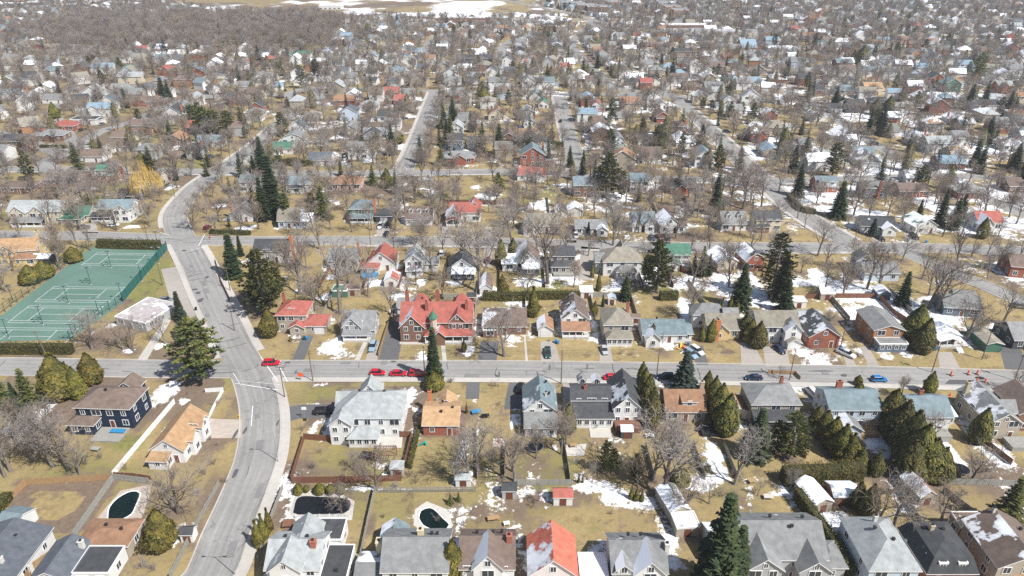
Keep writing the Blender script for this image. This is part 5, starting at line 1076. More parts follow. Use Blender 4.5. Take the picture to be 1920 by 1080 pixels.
CONN = {'spruce':('spruce_tree','dark spruce'),'narrow':('spruce_tree','narrow spruce'),'blue':('spruce_tree','blue-grey spruce'),'pine':('pine_tree','shaggy pine'),'fir':('fir_tree','olive-green fir'),'cedar':('cedar_tree','olive cedar'),'column':('cedar_tree','slim column cedar'),'dcedar':('cedar_tree','dark bushy cedar'),'ball':('evergreen_shrub','round evergreen shrub')}
KEYED = [s for s in HOUSES if s.key]
def rel(x, y):
    best = min(KEYED, key=lambda s: (s.c.x-x)**2+(s.c.y-y)**2); d = math.hypot(best.c.x-x, best.c.y-y); px, py = P(x, y)
    if d > 42:
        z = zone(px, py)
        if z: return z
    dx, dy = x-best.c.x, y-best.c.y
    if abs(dx)/(best.w/2+3) > abs(dy)/(best.d/2+3): w = 'left of' if dx < 0 else 'right of'
    else: w = 'behind' if dy > 0 else 'in front of'
    return f"{w} the {best.key}"
PEND = []       # (object, description, where, px)
def size_word(h): return 'small' if h < 6.5 else ('tall' if h > 11.5 else 'mid-sized')
rt = random.Random(77)
TREES = []
def conifer(px, yb, yt, kind, wd=1.0):
    g = G(px, yb); h = max(1.2, top_z(px, yb, yt)); a, b, hn = rt.choice(CON[kind]); nm, ds = CONN[kind]; k = h/hn
    t = thing(nm, None, 'shrub' if kind == 'ball' else 'tree', (g.x, g.y, 0), rt.uniform(0, 6.28), 'evergreen trees' if kind != 'ball' else 'evergreen shrubs')
    kw = k*wd*rt.uniform(.92, 1.08); t.scale = (kw, kw, k)
    ob('trunk', a, t); ob('crown', b, t); TREES.append((g.x, g.y)); PEND.append((t, f"{size_word(h)} {ds}", rel(g.x, g.y), px, h)); return t
NB = [0]
def bare(px, yb, yt, v=None, wd=1.0, desc='bare tree'):
    g = G(px, yb); h = max(3, top_z(px, yb, yt)); bare_at(g.x, g.y, h, v, wd, True, desc)
def bare_at(x, y, h, v=None, wd=1.0, near=True, desc='bare tree'):
    k = h/11.2; NB[0] += 1
    if near:
        t = thing('bare_tree', None, 'tree', (x, y, 0), rt.uniform(0, 6.28), 'bare deciduous trees'); a, b = BARE_M[v if v is not None else rt.randrange(8)]
        ob('trunk', a, t); ob('crown', b, t)
    else:
        t = tag(ob('bare_tree', rt.choice(FARB), None, (x, y, 0), rt.uniform(0, 6.28)), None, 'tree', 'bare deciduous trees')
    kw = k*wd*rt.uniform(.9, 1.1); t.scale = (kw, kw, k); TREES.append((x, y)); PEND.append((t, f"{size_word(h)} {desc}", rel(x, y), P(x, y)[0], h))
def shrub(px, yb, hh=2.0, wd=1.2):
    g = G(px, yb); t = tag(ob('shrub', rt.choice(SHRUB_M), None, (g.x, g.y, 0), rt.uniform(0,6.28), (hh/3*wd, hh/3*wd, hh/3)), None, 'shrub', 'leafless shrubs'); PEND.append((t, 'leafless brown shrub', rel(g.x, g.y), px, hh))
CONS = """380 714 596 pine 1.5;340 600 545 narrow 1.3;352 640 575 blue 1;815 716 612 narrow 1.15;815 728 700 ball 1;1282 726 656 blue 1.25;1203 720 680 dcedar .8;1207 745 692 dcedar .8;1213 770 705 dcedar .8;1220 797 730 dcedar .8;1325 735 697 dcedar .8;1336 762 708 dcedar .9;1347 787 722 dcedar .9;1360 812 742 dcedar .9;1415 858 765 spruce 1.15;1400 845 790 spruce 1;1480 862 772 pine 1.1;1452 850 790 pine 1;1530 798 762 cedar 1.2;1543 818 772 cedar 1.2;1558 838 785 cedar 1.2;1574 858 798 cedar 1.2;1590 868 815 cedar 1.1;1665 800 733 dcedar 1;1682 832 755 dcedar 1.1;1698 862 775 dcedar 1.1;1716 884 800 dcedar 1.1;1736 895 825 dcedar 1.1;1756 900 842 dcedar 1.1;1700 895 830 dcedar 1.1;1740 738 698 cedar 1.1;1832 828 768 dcedar 1;1880 990 895 fir 1.2;1340 1112 925 spruce .98;1372 1108 985 spruce 1;850 1085 1015 cedar 1;486 1024 978 column 1;496 1010 966 column 1;506 994 955 column 1;307 1024 958 cedar 1.25;175 718 664 cedar 1.3;116 745 667 cedar 1.4;150 745 690 cedar 1.1;60 768 690 fir 1;14 772 700 fir 1;42 796 735 spruce 1;28 750 715 spruce 1;
500 590 470 pine 1.25;520 560 500 pine 1.1;480 560 500 spruce 1;440 520 435 narrow 1.4;452 480 440 narrow 1.2;507 630 580 cedar 1.1;515 405 285 narrow 1.4;496 412 330 spruce 1;540 420 352 fir 1;606 410 345 fir 1.1;586 405 360 pine 1;726 352 317 dcedar 1;940 497 452 cedar 1;962 482 448 dcedar 1;1000 592 540 column 1.2;942 555 516 cedar 1;1140 372 288 pine 1.1;1122 365 312 pine 1;1165 372 318 pine 1;1230 548 452 pine 1.2;1212 530 475 pine .9;1172 562 516 spruce 1.2;1300 515 470 spruce .8;1315 517 460 spruce .8;1328 516 475 spruce .8;1103 442 415 narrow 1.2;1446 562 438 pine 1;1462 560 470 spruce 1;1387 578 492 spruce 1.1;1470 585 520 spruce 1;1367 590 555 column 1;1352 590 560 column 1;1380 595 565 column 1;1340 402 322 narrow 1.3;1495 368 305 spruce 1;1570 408 338 spruce 1.15;1635 442 408 blue 1.2;1720 415 372 narrow 1.2;1762 418 352 spruce .9;1786 430 368 spruce 1;1800 410 362 spruce 1;1840 446 410 dcedar 1;1690 572 508 spruce 1;1712 640 575 dcedar 1.2;1728 660 600 dcedar 1;1560 332 265 pine 1.1;1395 632 588 dcedar 1;1405 640 600 cedar 1;1420 650 605 dcedar 1;1332 640 600 cedar .9;1222 640 608 dcedar .8;1315 640 612 cedar .8;1065 810 760 cedar .9;1135 890 825 pine .9;1150 885 840 pine 1;1190 900 850 pine .9;1183 935 912 column 1;1193 938 914 column 1;1203 940 918 column 1;1085 905 890 column .9;1092 905 892 column .9;1275 905 880 ball 1;1610 880 842 dcedar 1;1640 890 850 dcedar 1;1625 965 910 dcedar .9;1605 950 905 dcedar .8;560 925 908 ball .8;575 922 910 ball .7;600 925 908 ball .9;620 925 909 ball .8;640 925 910 ball .8;845 945 925 fir 1;860 940 922 fir .9;1115 590 565 cedar 1;1122 545 510 column .8;1110 520 495 column .9;1130 575 550 narrow 1;140 490 465 ball 1;60 530 500 ball 1.1;85 520 492 ball 1.1;270 318 288 ball .8;388 330 300 fir 1;1600 770 720 ball .6;1608 722 705 ball .8;870 660 640 ball .4;545 640 632 ball .5;875 775 755 column .6;430 425 405 fir .8;1020 1080 1065 ball .6;
1147 228 183 pine 1.2;1313 286 232 spruce 1.2;1093 326 282 spruce 1;1068 314 272 spruce 1;1086 220 187 spruce 1;1098 220 182 narrow 1.5;1121 180 145 narrow 1.4;1142 300 240 pine 1;735 290 230 spruce .9;825 200 165 fir 1;832 240 190 fir 1;845 268 215 fir 1.1;850 240 180 spruce 1;838 262 222 spruce 1;907 196 162 cedar 1.6;823 156 136 dcedar 1.2;936 290 230 spruce 1;594 152 110 pine 1.2;566 166 120 pine 1;530 142 106 fir 1;527 184 150 fir 1;588 198 172 spruce 1;486 120 84 spruce 1.2;567 94 65 fir 1.2;809 97 76 spruce 1.2;530 256 208 pine 1.2;494 325 255 spruce 1.2;480 345 290 spruce 1;308 192 142 narrow 1.8;318 190 148 narrow 1.6;113 180 148 fir 1.1;237 202 164 narrow 1.4;151 332 264 fir 1.1;321 272 232 narrow 1.4;284 320 272 fir 1.1;362 238 195 pine 1.5;385 252 200 pine 1.6;405 256 204 pine 1.5;430 252 206 pine 1.5;455 248 200 fir 1.2;375 230 190 pine 1.1;262 232 203 pine 1.1;193 160 130 pine 1.1;104 222 193 cedar 1.5;6 312 277 blue 1.2;413 72 45 spruce 1.2;455 63 44 spruce 1.2;205 66 44 fir 1.2;240 96 67 spruce 1.2;310 103 69 narrow 1.6;290 105 85 fir 1;1526 91 50 narrow 1.3;1615 119 86 dcedar 1.3;1732 101 73 pine 1.2;1828 160 96 pine 1;1815 205 156 spruce 1.3;1845 195 150 spruce 1;1564 204 160 spruce 1.2;1578 200 175 spruce 1;1650 252 192 blue 1.1;1627 252 206 spruce 1.1;1640 215 185 dcedar 1.2;1665 210 180 dcedar 1.2;1486 324 268 spruce 1;1887 218 170 spruce 1.2;1900 216 178 spruce 1;1849 270 216 spruce 1.2;1825 314 258 narrow 1.5;1835 325 270 narrow 1.4;1900 322 265 spruce 1.2;1915 340 290 spruce 1.2;1475 142 112 spruce 1.2;1511 207 172 fir 1.2;1370 170 140 spruce 1;1190 100 70 narrow 1.6;1118 88 70 cedar 1.5;1260 148 108 spruce 1.2;1120 128 98 spruce 1;1240 128 100 narrow 1.5;1160 140 108 spruce .9;1040 60 40 spruce 1.2;1066 55 38 spruce 1.2;745 46 24 spruce 1.3;880 40 28 spruce 1.3;870 41 29 spruce 1.2;690 62 42 cedar 1.4;675 75 50 narrow 1.6;965 105 85 spruce 1.1;1000 130 108 dcedar 1.1;1026 145 118 spruce 1.1;700 130 100 fir 1.2;715 120 92 fir 1.1;745 268 246 ball 1;760 95 78 spruce 1;1480 276 248 pine 1;1390 218 190 pine 1.2;1410 210 185 pine 1;1425 205 188 pine 1;640 330 300 fir 1;860 276 252 ball 1;845 305 280 fir 1;1780 90 70 fir 1;1650 60 40 spruce 1.2;1700 66 44 spruce 1.2;1830 60 40 spruce 1;1560 66 42 narrow 1.4;1740 172 150 spruce 1;1690 190 165 dcedar 1;1760 262 240 spruce 1"""
for e in CONS.replace('\n', '').split(';'):
    a = e.split()
    if a: conifer(float(a[0]), float(a[1]), float(a[2]), a[3], float(a[4]))
BARES = """335 962 872 2 1.25;60 865 790 1 1;100 875 765 3 1;130 884 795 7 1.1;5 850 760 0 1.1;30 830 748 5 .9;75 850 772 5 .9;115 862 788 5 .9;10 895 805 5 .9;150 890 820 6 .9;20 884 775 2 1;90 815 745 6 1;173 655 588 2 1.1;232 655 600 6 1;250 658 598 0 1;310 645 590 4 .9;665 882 845 4 1.1;706 918 835 6 1.1;640 962 912 2 1.2;880 905 800 5 1;896 882 788 1 1;862 905 855 3 1;960 884 812 5 1;966 902 795 6 .9;1062 832 768 1 1;1052 852 785 3 1;1242 932 795 3 1.1;1225 900 810 0 1.1;1290 962 885 4 1;1377 908 800 5 1;1195 912 850 6 .9;1742 838 778 4 1;1820 902 838 2 1.3;1675 988 890 4 1.1;1640 992 900 2 1.1;1762 982 905 0 1;1700 940 890 4 .8;
562 552 455 1 1;592 582 512 3 1.1;638 588 448 0 1;690 556 498 2 1;810 517 440 4 1;900 548 418 2 1.1;588 432 368 6 1;735 588 530 7 1;640 632 578 4 1;946 668 575 2 1.25;1027 532 398 1 1.1;1149 460 390 3 1.1;1267 447 380 0 1;1328 447 385 5 1;1300 598 528 3 1.1;1393 392 308 4 1.1;1370 378 310 2 1;1427 388 322 0 1;1533 480 412 2 1.1;1740 578 468 6 1.1;1757 582 488 2 1.1;1625 542 455 1 1;1648 548 458 4 1.1;1580 558 490 3 1;1547 542 485 7 1;1812 638 552 6 1;1880 608 535 2 1.1;111 502 438 3 1;125 490 448 1 1;240 328 284 0 1;418 350 300 0 1.1;363 432 372 2 1.1;146 462 410 5 1;170 470 420 1 .9;455 420 360 3 1;620 430 390 1 1;830 560 500 0 1;790 450 412 3 1;960 460 372 6 1;1000 400 350 3 1;1080 600 560 1 1;1100 380 330 0 1;870 440 395 4 1;990 560 500 6 .9;1460 710 685 4 .9;1530 660 630 4 .8;1240 660 625 4 .5;925 340 285 1 1;790 340 280 3 1;760 400 330 0 1;1005 360 300 1 1;1048 330 280 3 1;1105 345 300 3 1.1;1240 380 330 7 1.1;1210 345 310 0 1;1275 360 320 3 1;1460 360 310 2 1;1495 410 360 0 1;1610 380 340 0 1;1668 330 290 2 1;1905 420 360 4 1;1690 430 370 3 1;1550 620 580 3 .8;1100 700 690 4 .5;1850 480 430 4 .9;1830 640 590 3 .8;1010 940 905 4 .7;1030 700 690 4 .4;590 700 690 4 .3;1880 760 715 2 1;1905 735 690 4 1;1690 745 705 3 .8;715 870 835 6 .7;920 880 840 3 .8;1005 860 800 3 .7;1110 905 870 4 .8;1330 945 905 2 1;1260 960 920 4 .9;1480 920 880 3 .8;1420 930 900 4 .8"""
for e in BARES.replace('\n', '').split(';'):
    a = e.split()
    if a: bare(float(a[0]), float(a[1]), float(a[2]), int(a[3]), float(a[4]))
for px, yb, yt in ((280,372,312),(262,330,300)):
    g = G(px, yb); h = top_z(px, yb, yt); A_, B_, C_ = willow_mesh(5, 9.0); t = thing('willow_tree', ('bright yellow willow tree with drooping twigs at the avenue bend' if px == 280 else 'smaller yellow willow behind the bright yellow willow at the avenue bend'), 'tree', (g.x, g.y, 0), 0, 'willow trees'); t.scale = (h/8.6,)*3
    A_.build('trunk', M['bark'], t); q = C_.build('crown', M['willow'], t); TREES.append((g.x, g.y))
for px, yb, hh in ((690,662,1.6),(645,668,1.6),(660,672,1.3),(1030,640,1.2),(1165,664,1.8),(1185,666,1.8),(1120,800,2.6),(1225,650,1.4),(1580,640,2),(1600,652,2.4),(1610,668,2),(1650,676,1.4),(1690,650,2),(1700,668,2),(1300,930,2.4),(1350,930,2.6),(1370,895,2.8),(1390,900,2.4),(1415,925,2),(998,950,2.0),(1000,942,1.8),(215,795,2),(190,860,2.5),(235,880,2.4),(160,870,3),(120,840,3),(280,760,1.6),(395,825,1.6),(405,835,1.4),(400,870,2.4),(385,890,2.6),(420,905,2.2),(300,960,2.6),(370,930,2.6),(270,1065,2.6),(290,1070,2.6),(560,890,2.4),(585,880,2.6),(600,850,2),(690,900,2.4),(640,900,2),(765,895,2.6),(800,890,2.6),(830,890,2.4),(780,905,2.2),(740,915,2),(940,905,2.4),(985,905,2),(930,850,2.2),(890,830,2.4),(905,860,2.6),(870,800,1.6),(935,760,1.4),(1080,870,2.6),(1110,790,2.6),(1060,880,2.2),(1170,870,2.6),(1770,870,2.6),(1790,880,2.4),(1800,930,2.4),(1845,885,2.6),(1850,900,2.6),(1830,870,2.4),(1560,620,2),(1590,610,1.8),(1490,700,1.2),(750,648,1.0),(870,646,1.0),(855,650,1.0),(1850,672,2),(1870,660,2),(1375,930,2.4)): shrub(px, yb, hh)
# trees scattered through the back gardens and along the far streets
for x, y, r in [(s.c.x, s.c.y, 0) for s in HOUSES]: pass
tgrid = {}
def tput(x, y): tgrid.setdefault((int(x//10), int(y//10)), []).append((x, y))
def tfree(x, y, r):
    a, b = int(x//10), int(y//10)
    return all((q[0]-x)**2+(q[1]-y)**2 > r*r for i in (-1,0,1) for j in (-1,0,1) for q in tgrid.get((a+i, b+j), ()))
for x, y in TREES: tput(x, y)
scat = []
tries = 0
while tries < 42000:
    tries += 1
    y = 190+(1150-190)*rt.random()**.62; x = rt.uniform(-1, 1)*(y*.74+40); px, py = P(x, y)
    if px < -30 or px > 1950 or py < -14 or py > 560: continue
    mind = 7.3 if py < 250 else 6.3
    if py > 430 and rt.random() < .25: continue
    if road_gap(x, y) < (1.6 if py > 60 else 7) or house_gap(x, y) < 1.0 or not tfree(x, y, mind): continue
    if inside(FIELDP, x, y) or inside(WOODP, x, y) or inside(COURTP, x, y) or (inside(PARKP, x, y) and rt.random() < .8): continue
    tput(x, y); scat.append((y, x, px, py))
scat.sort()
NI = 296-NB[0]; print('bare hand', NB[0], 'scatter', len(scat))
for k, (y, x, px, py) in enumerate(scat[:NI]): bare_at(x, y, rt.uniform(6.5, 13.5), None, rt.uniform(.85,1.2), k < NI-14)
# everything beyond: one mass of bare trees, and the wood, as points with tree instances
srcs = bpy.data.collections.new('bare_tree_kinds')
seen = set()
for o in list(COL.objects):
    if o.get('category') == 'tree' and o.type == 'MESH' and o.data in FARB and o.data.name not in seen: seen.add(o.data.name); srcs.objects.link(o)
def forest(name, pts, label, src=None):
    me = bpy.data.meshes.new(name); me.from_pydata([(p[0], p[1], 0) for p in pts], [], [])
    for nm, i in (('turn', 2), ('size', 3), ('wide', 4)):
        at = me.attributes.new(nm, 'FLOAT', 'POINT'); at.data.foreach_set('value', [p[i] for p in pts])
    o = ob(name, me); tag(o, label, None, None, 'stuff')
    ng = bpy.data.node_groups.new(name, 'GeometryNodeTree'); ng.interface.new_socket('Geometry', in_out='INPUT', socket_type='NodeSocketGeometry'); ng.interface.new_socket('Geometry', in_out='OUTPUT', socket_type='NodeSocketGeometry')
    gi, go = ng.nodes.new('NodeGroupInput'), ng.nodes.new('NodeGroupOutput'); ip = ng.nodes.new('GeometryNodeInstanceOnPoints'); ci = ng.nodes.new('GeometryNodeCollectionInfo')
    ci.inputs['Collection'].default_value = src or srcs; ci.inputs['Separate Children'].default_value = True; ci.inputs['Reset Children'].default_value = True
    def na(n): q = ng.nodes.new('GeometryNodeInputNamedAttribute'); q.data_type = 'FLOAT'; q.inputs['Name'].default_value = n; return q.outputs['Attribute']
    cr = ng.nodes.new('ShaderNodeCombineXYZ'); ng.links.new(na('turn'), cr.inputs[2]); cs = ng.nodes.new('ShaderNodeCombineXYZ'); w_ = na('wide'); ng.links.new(w_, cs.inputs[0]); ng.links.new(w_, cs.inputs[1]); ng.links.new(na('size'), cs.inputs[2])
    ip.inputs['Pick Instance'].default_value = True
    ng.links.new(gi.outputs[0], ip.inputs['Points']); ng.links.new(ci.outputs[0], ip.inputs['Instance']); ng.links.new(cr.outputs[0], ip.inputs['Rotation']); ng.links.new(cs.outputs[0], ip.inputs['Scale']); ng.links.new(ip.outputs[0], go.inputs[0])
    md = o.modifiers.new('trees', 'NODES'); md.node_group = ng; return o
def fp(x, y, lo, hi): k = rt.uniform(lo, hi)/11.2; return (x, y, rt.uniform(0, 6.28), k, k*rt.uniform(.85, 1.25))
FARC = []
for i in range(5):
    a, b = (spruce_mesh(400+i, 10, 2.2, .6, .25, .3), spruce_mesh(420+i, 10, 2.8, .6, .15, .45), pine_mesh(440+i), spruce_mesh(430+i, 10, 1.5, .7, .3, .3), cedar_mesh(450+i, 10, 2.6, 'oval', 900))[i]; FARC.append(joined(a, b, 0, 0).mesh('evergreen', [M['bark'], M[('spruce','pine','pine','blue_spruce','cedar')[i]]]))
esc = [q for q in scat[NI:] if rt.random() < (.22 if q[2] > 1000 else .14)]; eset = set(esc); scat = scat[:NI]+[q for q in scat[NI:] if q not in eset]
esc.sort(); NE = max(0, 290-sum(1 for o in COL.objects if o.get('group') == 'evergreen trees')); print('evergreen scatter', len(esc), NE)
esrc = bpy.data.collections.new('evergreen_kinds')
for k, (y, x, px, py) in enumerate(esc[:NE]):
    i = k % 5; h = rt.uniform(7, 15); t = tag(ob(('spruce_tree','spruce_tree','pine_tree','spruce_tree','cedar_tree')[i], FARC[i], None, (x, y, 0), rt.uniform(0, 6.28), (h/10*rt.uniform(.85,1.15),)*2+(h/10,)), None, 'tree', 'evergreen trees')
    if k < 5: esrc.objects.link(t)
    PEND.append((t, f"{size_word(h)} {('dark spruce','broad spruce','shaggy pine','narrow spruce','dark bushy cedar')[i]}", rel(x, y), px, h))
forest('distant_bare_trees', [fp(x, y, 6.5, 13) for y, x, px, py in scat[NI:]], 'mass of far-off bare grey-brown trees between the distant houses')
forest('distant_evergreens', [fp(x, y, 6.5, 14) for y, x, px, py in esc[NE:]], 'far-off dark evergreen trees scattered among the distant houses', esrc)
wp = []; bx0, bx1 = min(p.x for p in WOODP), max(p.x for p in WOODP); by0, by1 = min(p.y for p in WOODP), max(p.y for p in WOODP)
for _ in range(9000):
    x, y = rt.uniform(bx0, bx1), rt.uniform(by0, by1)
    if inside(WOODP, x+16*(vnoise([x],[y],14,51)[0]-.5)*2, y+30*(vnoise([x],[y],18,52)[0]-.5)*2) and tfree(x, y, 5.2) and road_gap(x, y) > 2: tput(x, y); wp.append(fp(x, y, 6, 16))
forest('bare_woodland', wp, 'dense leafless grey-brown wood beyond the far left houses'); print('wood', len(wp))

# leaf litter and bare earth under the trees, then the ground sheet itself
for x, y in TREES+[(q[1], q[0]) for q in scat[:900]]:
    if y > 520: continue
    i0, i1 = np.searchsorted(xs, (x-5, x+5)); j0, j1 = np.searchsorted(ys, (y-5, y+5)); nxx = len(xs)
    for j in range(j0, j1):
        k = np.arange(j*nxx+i0, j*nxx+i1); d = np.hypot(X[k]-x, Y[k]-y); dirt[k] = np.maximum(dirt[k], .62*(1-d/6.5))
nx, ny = len(xs), len(ys); idx = np.arange(nx*ny).reshape(ny, nx)
fq = np.stack([idx[:-1,:-1], idx[:-1,1:], idx[1:,1:], idx[1:,:-1]], -1).reshape(-1, 4)
gm = bpy.data.meshes.new('ground'); gm.vertices.add(nx*ny); gm.vertices.foreach_set('co', np.stack([X, Y, np.zeros_like(X)], -1).ravel())
gm.loops.add(fq.size); gm.loops.foreach_set('vertex_index', fq.ravel().astype(np.int32)); gm.polygons.add(len(fq)); gm.polygons.foreach_set('loop_start', np.arange(0, fq.size, 4, dtype=np.int32)); gm.update(calc_edges=True)
ca_ = gm.attributes.new('cover', 'FLOAT_COLOR', 'POINT'); ca_.data.foreach_set('color', np.stack([snow, green, dirt, np.ones_like(X)], -1).astype(np.float32).ravel())
gm.materials.append(M['ground']); tag(ob('ground', gm), kind='structure')
# ------------------------------------------------------------------ hedges
def hedge(pts, w, h, m, label, dens=1.0):
    q = [G(*p) for p in pts]; c = catmull(q, .9) if len(q) > 2 else [q[0].lerp(q[1], i/max(1, int((q[1]-q[0]).length/.9))) for i in range(int((q[1]-q[0]).length/.9)+1)]
    r = random.Random(int(pts[0][0]*7+pts[0][1])); A, B = MB(), MB()
    for i in range(len(c)-1):
        A.obar(c[i], c[i+1], w*.72, 0, h*.88)
        d = (c[i+1]-c[i]); L_ = d.length; d.normalize(); n = Vector((-d.y, d.x, 0)); hh = h*(.92+.16*r.random())
        for _ in range(int(L_*(h*2+w)*11*dens)):
            s = r.uniform(-1,1); p = c[i]+d*r.random()*L_
            if r.random() < w/(2*h+w): o = Vector((0,0,1)); p = p+n*s*w*.5; p.z = hh*r.uniform(.86,1.03)
            else: sg = 1 if s > 0 else -1; o = n*sg; p = p+n*sg*w*.5*r.uniform(.78,1.05); p.z = r.uniform(.05,.98)*hh
            tg = d if r.random() < .8 else n; v = (tg.cross(o)+o*r.uniform(-.2,.6)+rv(r,.4)).normalized()*r.uniform(.22,.42); u = (tg+rv(r,.4)).normalized()*r.uniform(.09,.16)
            B.add([p-u, p+u, p+v], [(0,1,2)])
    t = thing('hedge', label, 'hedge', c[0], 0, 'clipped hedges')
    for mb_ in (A, B): mb_.v = [(x-c[0].x, y-c[0].y, z) for x, y, z in mb_.v]
    A.build('stems', M['hedge_core'], t); B.build('foliage', M[m], t)
hedge([(-40,662),(60,662),(138,662)], 2.4, 3.2, 'cedar', 'long yellow-green hedge along the near end of the tennis courts')
hedge([(186,464),(250,466),(302,467)], 2.6, 3.6, 'cedar', 'tall yellow-green hedge at the far end of the tennis courts')
hedge([(905,562),(960,563),(1020,560),(1088,560)], 2.4, 2.8, 'cedar', 'long dark-green hedge behind the white house with brown porch')
hedge([(1465,905),(1520,902),(1570,900),(1612,896)], 3.6, 4.2, 'cedar', 'thick olive hedge crossing the right-hand back gardens')
hedge([(1492,935),(1520,975),(1556,1025),(1590,1085)], 1.9, 3.4, 'dark_cedar', 'narrow cedar hedge running down beside the blue-sided house')
hedge([(1236,562),(1270,561)], 2.4, 3.2, 'dark_cedar', 'short dark hedge behind the green-roofed house')
hedge([(672,876),(690,840),(700,800)], .9, 1.6, 'cedar', 'low green hedge left of the small brick bungalow') if False else hedge([(768,880),(778,840),(786,806)], .9, 1.7, 'cedar', 'thin bright green hedge left of the brick bungalow')
hedge([(512,309),(560,311),(588,311)], 2.4, 3.4, 'cedar', 'clipped green hedge left of the straight pale street')
hedge([(946,276),(1000,279),(1055,281)], 3.4, 4.6, 'dark_cedar', 'big dark hedge left of the short side street')
hedge([(1145,262),(1180,262),(1215,268),(1245,280)], 6.0, 5.0, 'dark_cedar', 'broad olive cedar thicket between side street and diagonal road')
hedge([(395,438),(470,440)], 1.6, 1.8, 'dark_cedar', 'low dark hedge in front of the orange-chimneyed gabled house')
hedge([(1478,372),(1500,395),(1528,402)], 2.0, 2.4, 'dark_cedar', 'dark hedge along the bend of the diagonal road')
hedge([(18,935),(4,952),(-12,970)], 2.4, 2.2, 'cedar', 'yellow-green hedge at the left edge beside the mulched lawn')
hedge([(76,277),(126,278)], 1.8, 1.8, 'dark_cedar', 'low hedge in front of the green gabled corner garden')
hedge([(652,412),(655,402)], 2, 2, 'cedar', 'short stub of hedge beside the dark green two-storey house')
# ------------------------------------------------------------------ fences: posts and one part per board panel
def panel_mesh(h, m, style):
    mb = MB(); n = 12
    if style == 'board':
        for i in range(n): mb.box(i/n, (i+.93)/n, -.015 if i % 2 else -.03, .015, .05, h-(.0 if i % 3 else .03))
        mb.box(0, 1, .015, .05, h*.25, h*.25+.09); mb.box(0, 1, .015, .05, h*.8, h*.8+.09)
    elif style == 'picket':
        for i in range(16): mb.box((i+.2)/16, (i+.75)/16, -.015, .015, .05, h)
        mb.box(0, 1, .015, .05, h*.25, h*.25+.08); mb.box(0, 1, .015, .05, h*.8, h*.8+.08)
    elif style == 'mesh': mb.box(0, 1, -.015, .015, .1, h)
    elif style == 'solid':
        for i in range(5): mb.box(i/5, (i+.97)/5, -.02, .02, .04, h)
        mb.box(0, 1, -.045, .045, h, h+.06)
    elif style == 'rail':
        for k in range(3): mb.box(0, 1, -.03, .03, h*(.3+.32*k), h*(.3+.32*k)+.08)
    return mb.mesh('fence_panel', M[m])
PANELS = {}; FENCES = []
def fence(pts, label, h=1.8, m='wood', style='board', span=2.5, pm=None):
    key = (h, m, style)
    if key not in PANELS: PANELS[key] = (panel_mesh(*key), MB().box(-.06,.06,-.06,.06,0,h+.1).mesh('post', M[pm or m]))
    q = [G(*p) for p in pts]; t = thing('fence', label, 'fence', q[0], 0, 'garden fences'); FENCES.append(t)
    for a, b in zip(q[:-1], q[1:]):
        d = b-a; n = max(1, round(d.length/span)); ang = math.atan2(d.y, d.x)
        for i in range(n):
            p = a+d*i/n-q[0]; ob('fence_panel', PANELS[key][0], t, p, ang, (d.length/n, 1, 1)); ob('post', PANELS[key][1], t, p, ang)
    ob('post', PANELS[key][1], t, q[-1]-q[0], 0)
fence([(6,955),(49,910),(209,900)], 'tan board fence round the mulched lawn at lower left'); fence([(280,908),(214,900),(139,1010)], 'weathered grey board fence beside the dark oval pool', 1.8, 'grey_wood')
fence([(139,1010),(104,1040),(62,1070),(52,1090)], 'fresh orange-tan board fence next to the long white bungalow'); fence([(411,910),(368,990),(320,1085)], 'long grey fence along the left side of the curving avenue', 1.5, 'grey_wood', 'picket')
fence([(547,902),(571,824),(630,829)], 'red-brown board fence left of the large light-grey house', 1.8, 'brown_wood'); fence([(549,906),(640,905),(752,902)], 'long red-brown board fence behind the large light-grey house', 1.8, 'brown_wood'); fence([(752,902),(772,820),(750,820)], 'red-brown board fence right of the pergola garden', 1.8, 'brown_wood')
fence([(704,924),(800,923),(892,922)], 'long grey picket fence between back gardens', 1.5, 'grey_wood', 'picket'); fence([(964,910),(1072,910)], 'greenish grey board fence near the grey shed with dark roof', 1.7, 'grey_wood')
fence([(677,1042),(690,980),(703,922)], 'grey fence with snow beside it left of the kidney pool', 1.6, 'grey_wood'); fence([(895,898),(894,850),(893,806)], 'grey fence running between brick bungalow garden and bare trees', 1.5, 'grey_wood')
fence([(1069,905),(1063,865),(1055,824)], 'grey garden fence below the white house with steep roof', 1.5, 'grey_wood'); fence([(485,1055),(505,985),(531,918)], 'wood fence beside the avenue at the black-covered pool', 1.6, 'grey_wood')
fence([(213,894),(270,826),(328,757)], 'long white vinyl fence left of the tan-roofed house', 1.5, 'trim', 'solid'); fence([(386,800),(402,766),(419,735)], 'white vinyl fence by the avenue kerb', 1.2, 'trim', 'solid'); fence([(386,736),(419,734)], 'short white vinyl fence below the big shaggy pine', 1.2, 'trim', 'solid')
fence([(214,893),(250,895),(284,900)], 'low brown lattice fence behind the tan-roofed house', 1.2, 'brown_wood'); fence([(1510,560),(1580,559),(1646,559)], 'long brown board fence behind the red brick gable house', 1.8, 'brown_wood'); fence([(1646,560),(1675,590),(1700,606)], 'dark brown fence descending beside the orange wooden house', 1.8, 'brown_wood')
fence([(1747,908),(1830,909),(1925,913)], 'greenish fence behind the tan garage with brown doors', 1.7, 'grey_wood'); fence([(1767,922),(1800,948),(1838,978)], 'snow-lined grey fence running toward the beige house', 1.6, 'grey_wood'); fence([(1687,925),(1706,955),(1726,986)], 'grey fence with a snow strip behind the dark mansard house', 1.6, 'grey_wood')
fence([(710,668),(725,620),(740,585)], 'weathered fence between the grey cottage and the mansion drive', 1.5, 'wood', 'board'); fence([(1108,557),(1168,557)], 'pale fence behind the tan house with glazed porch', 1.7, 'grey_wood'); fence([(830,382),(895,383),(960,384)], 'dark wooden fence below the park lawn', 2.0, 'brown_wood')
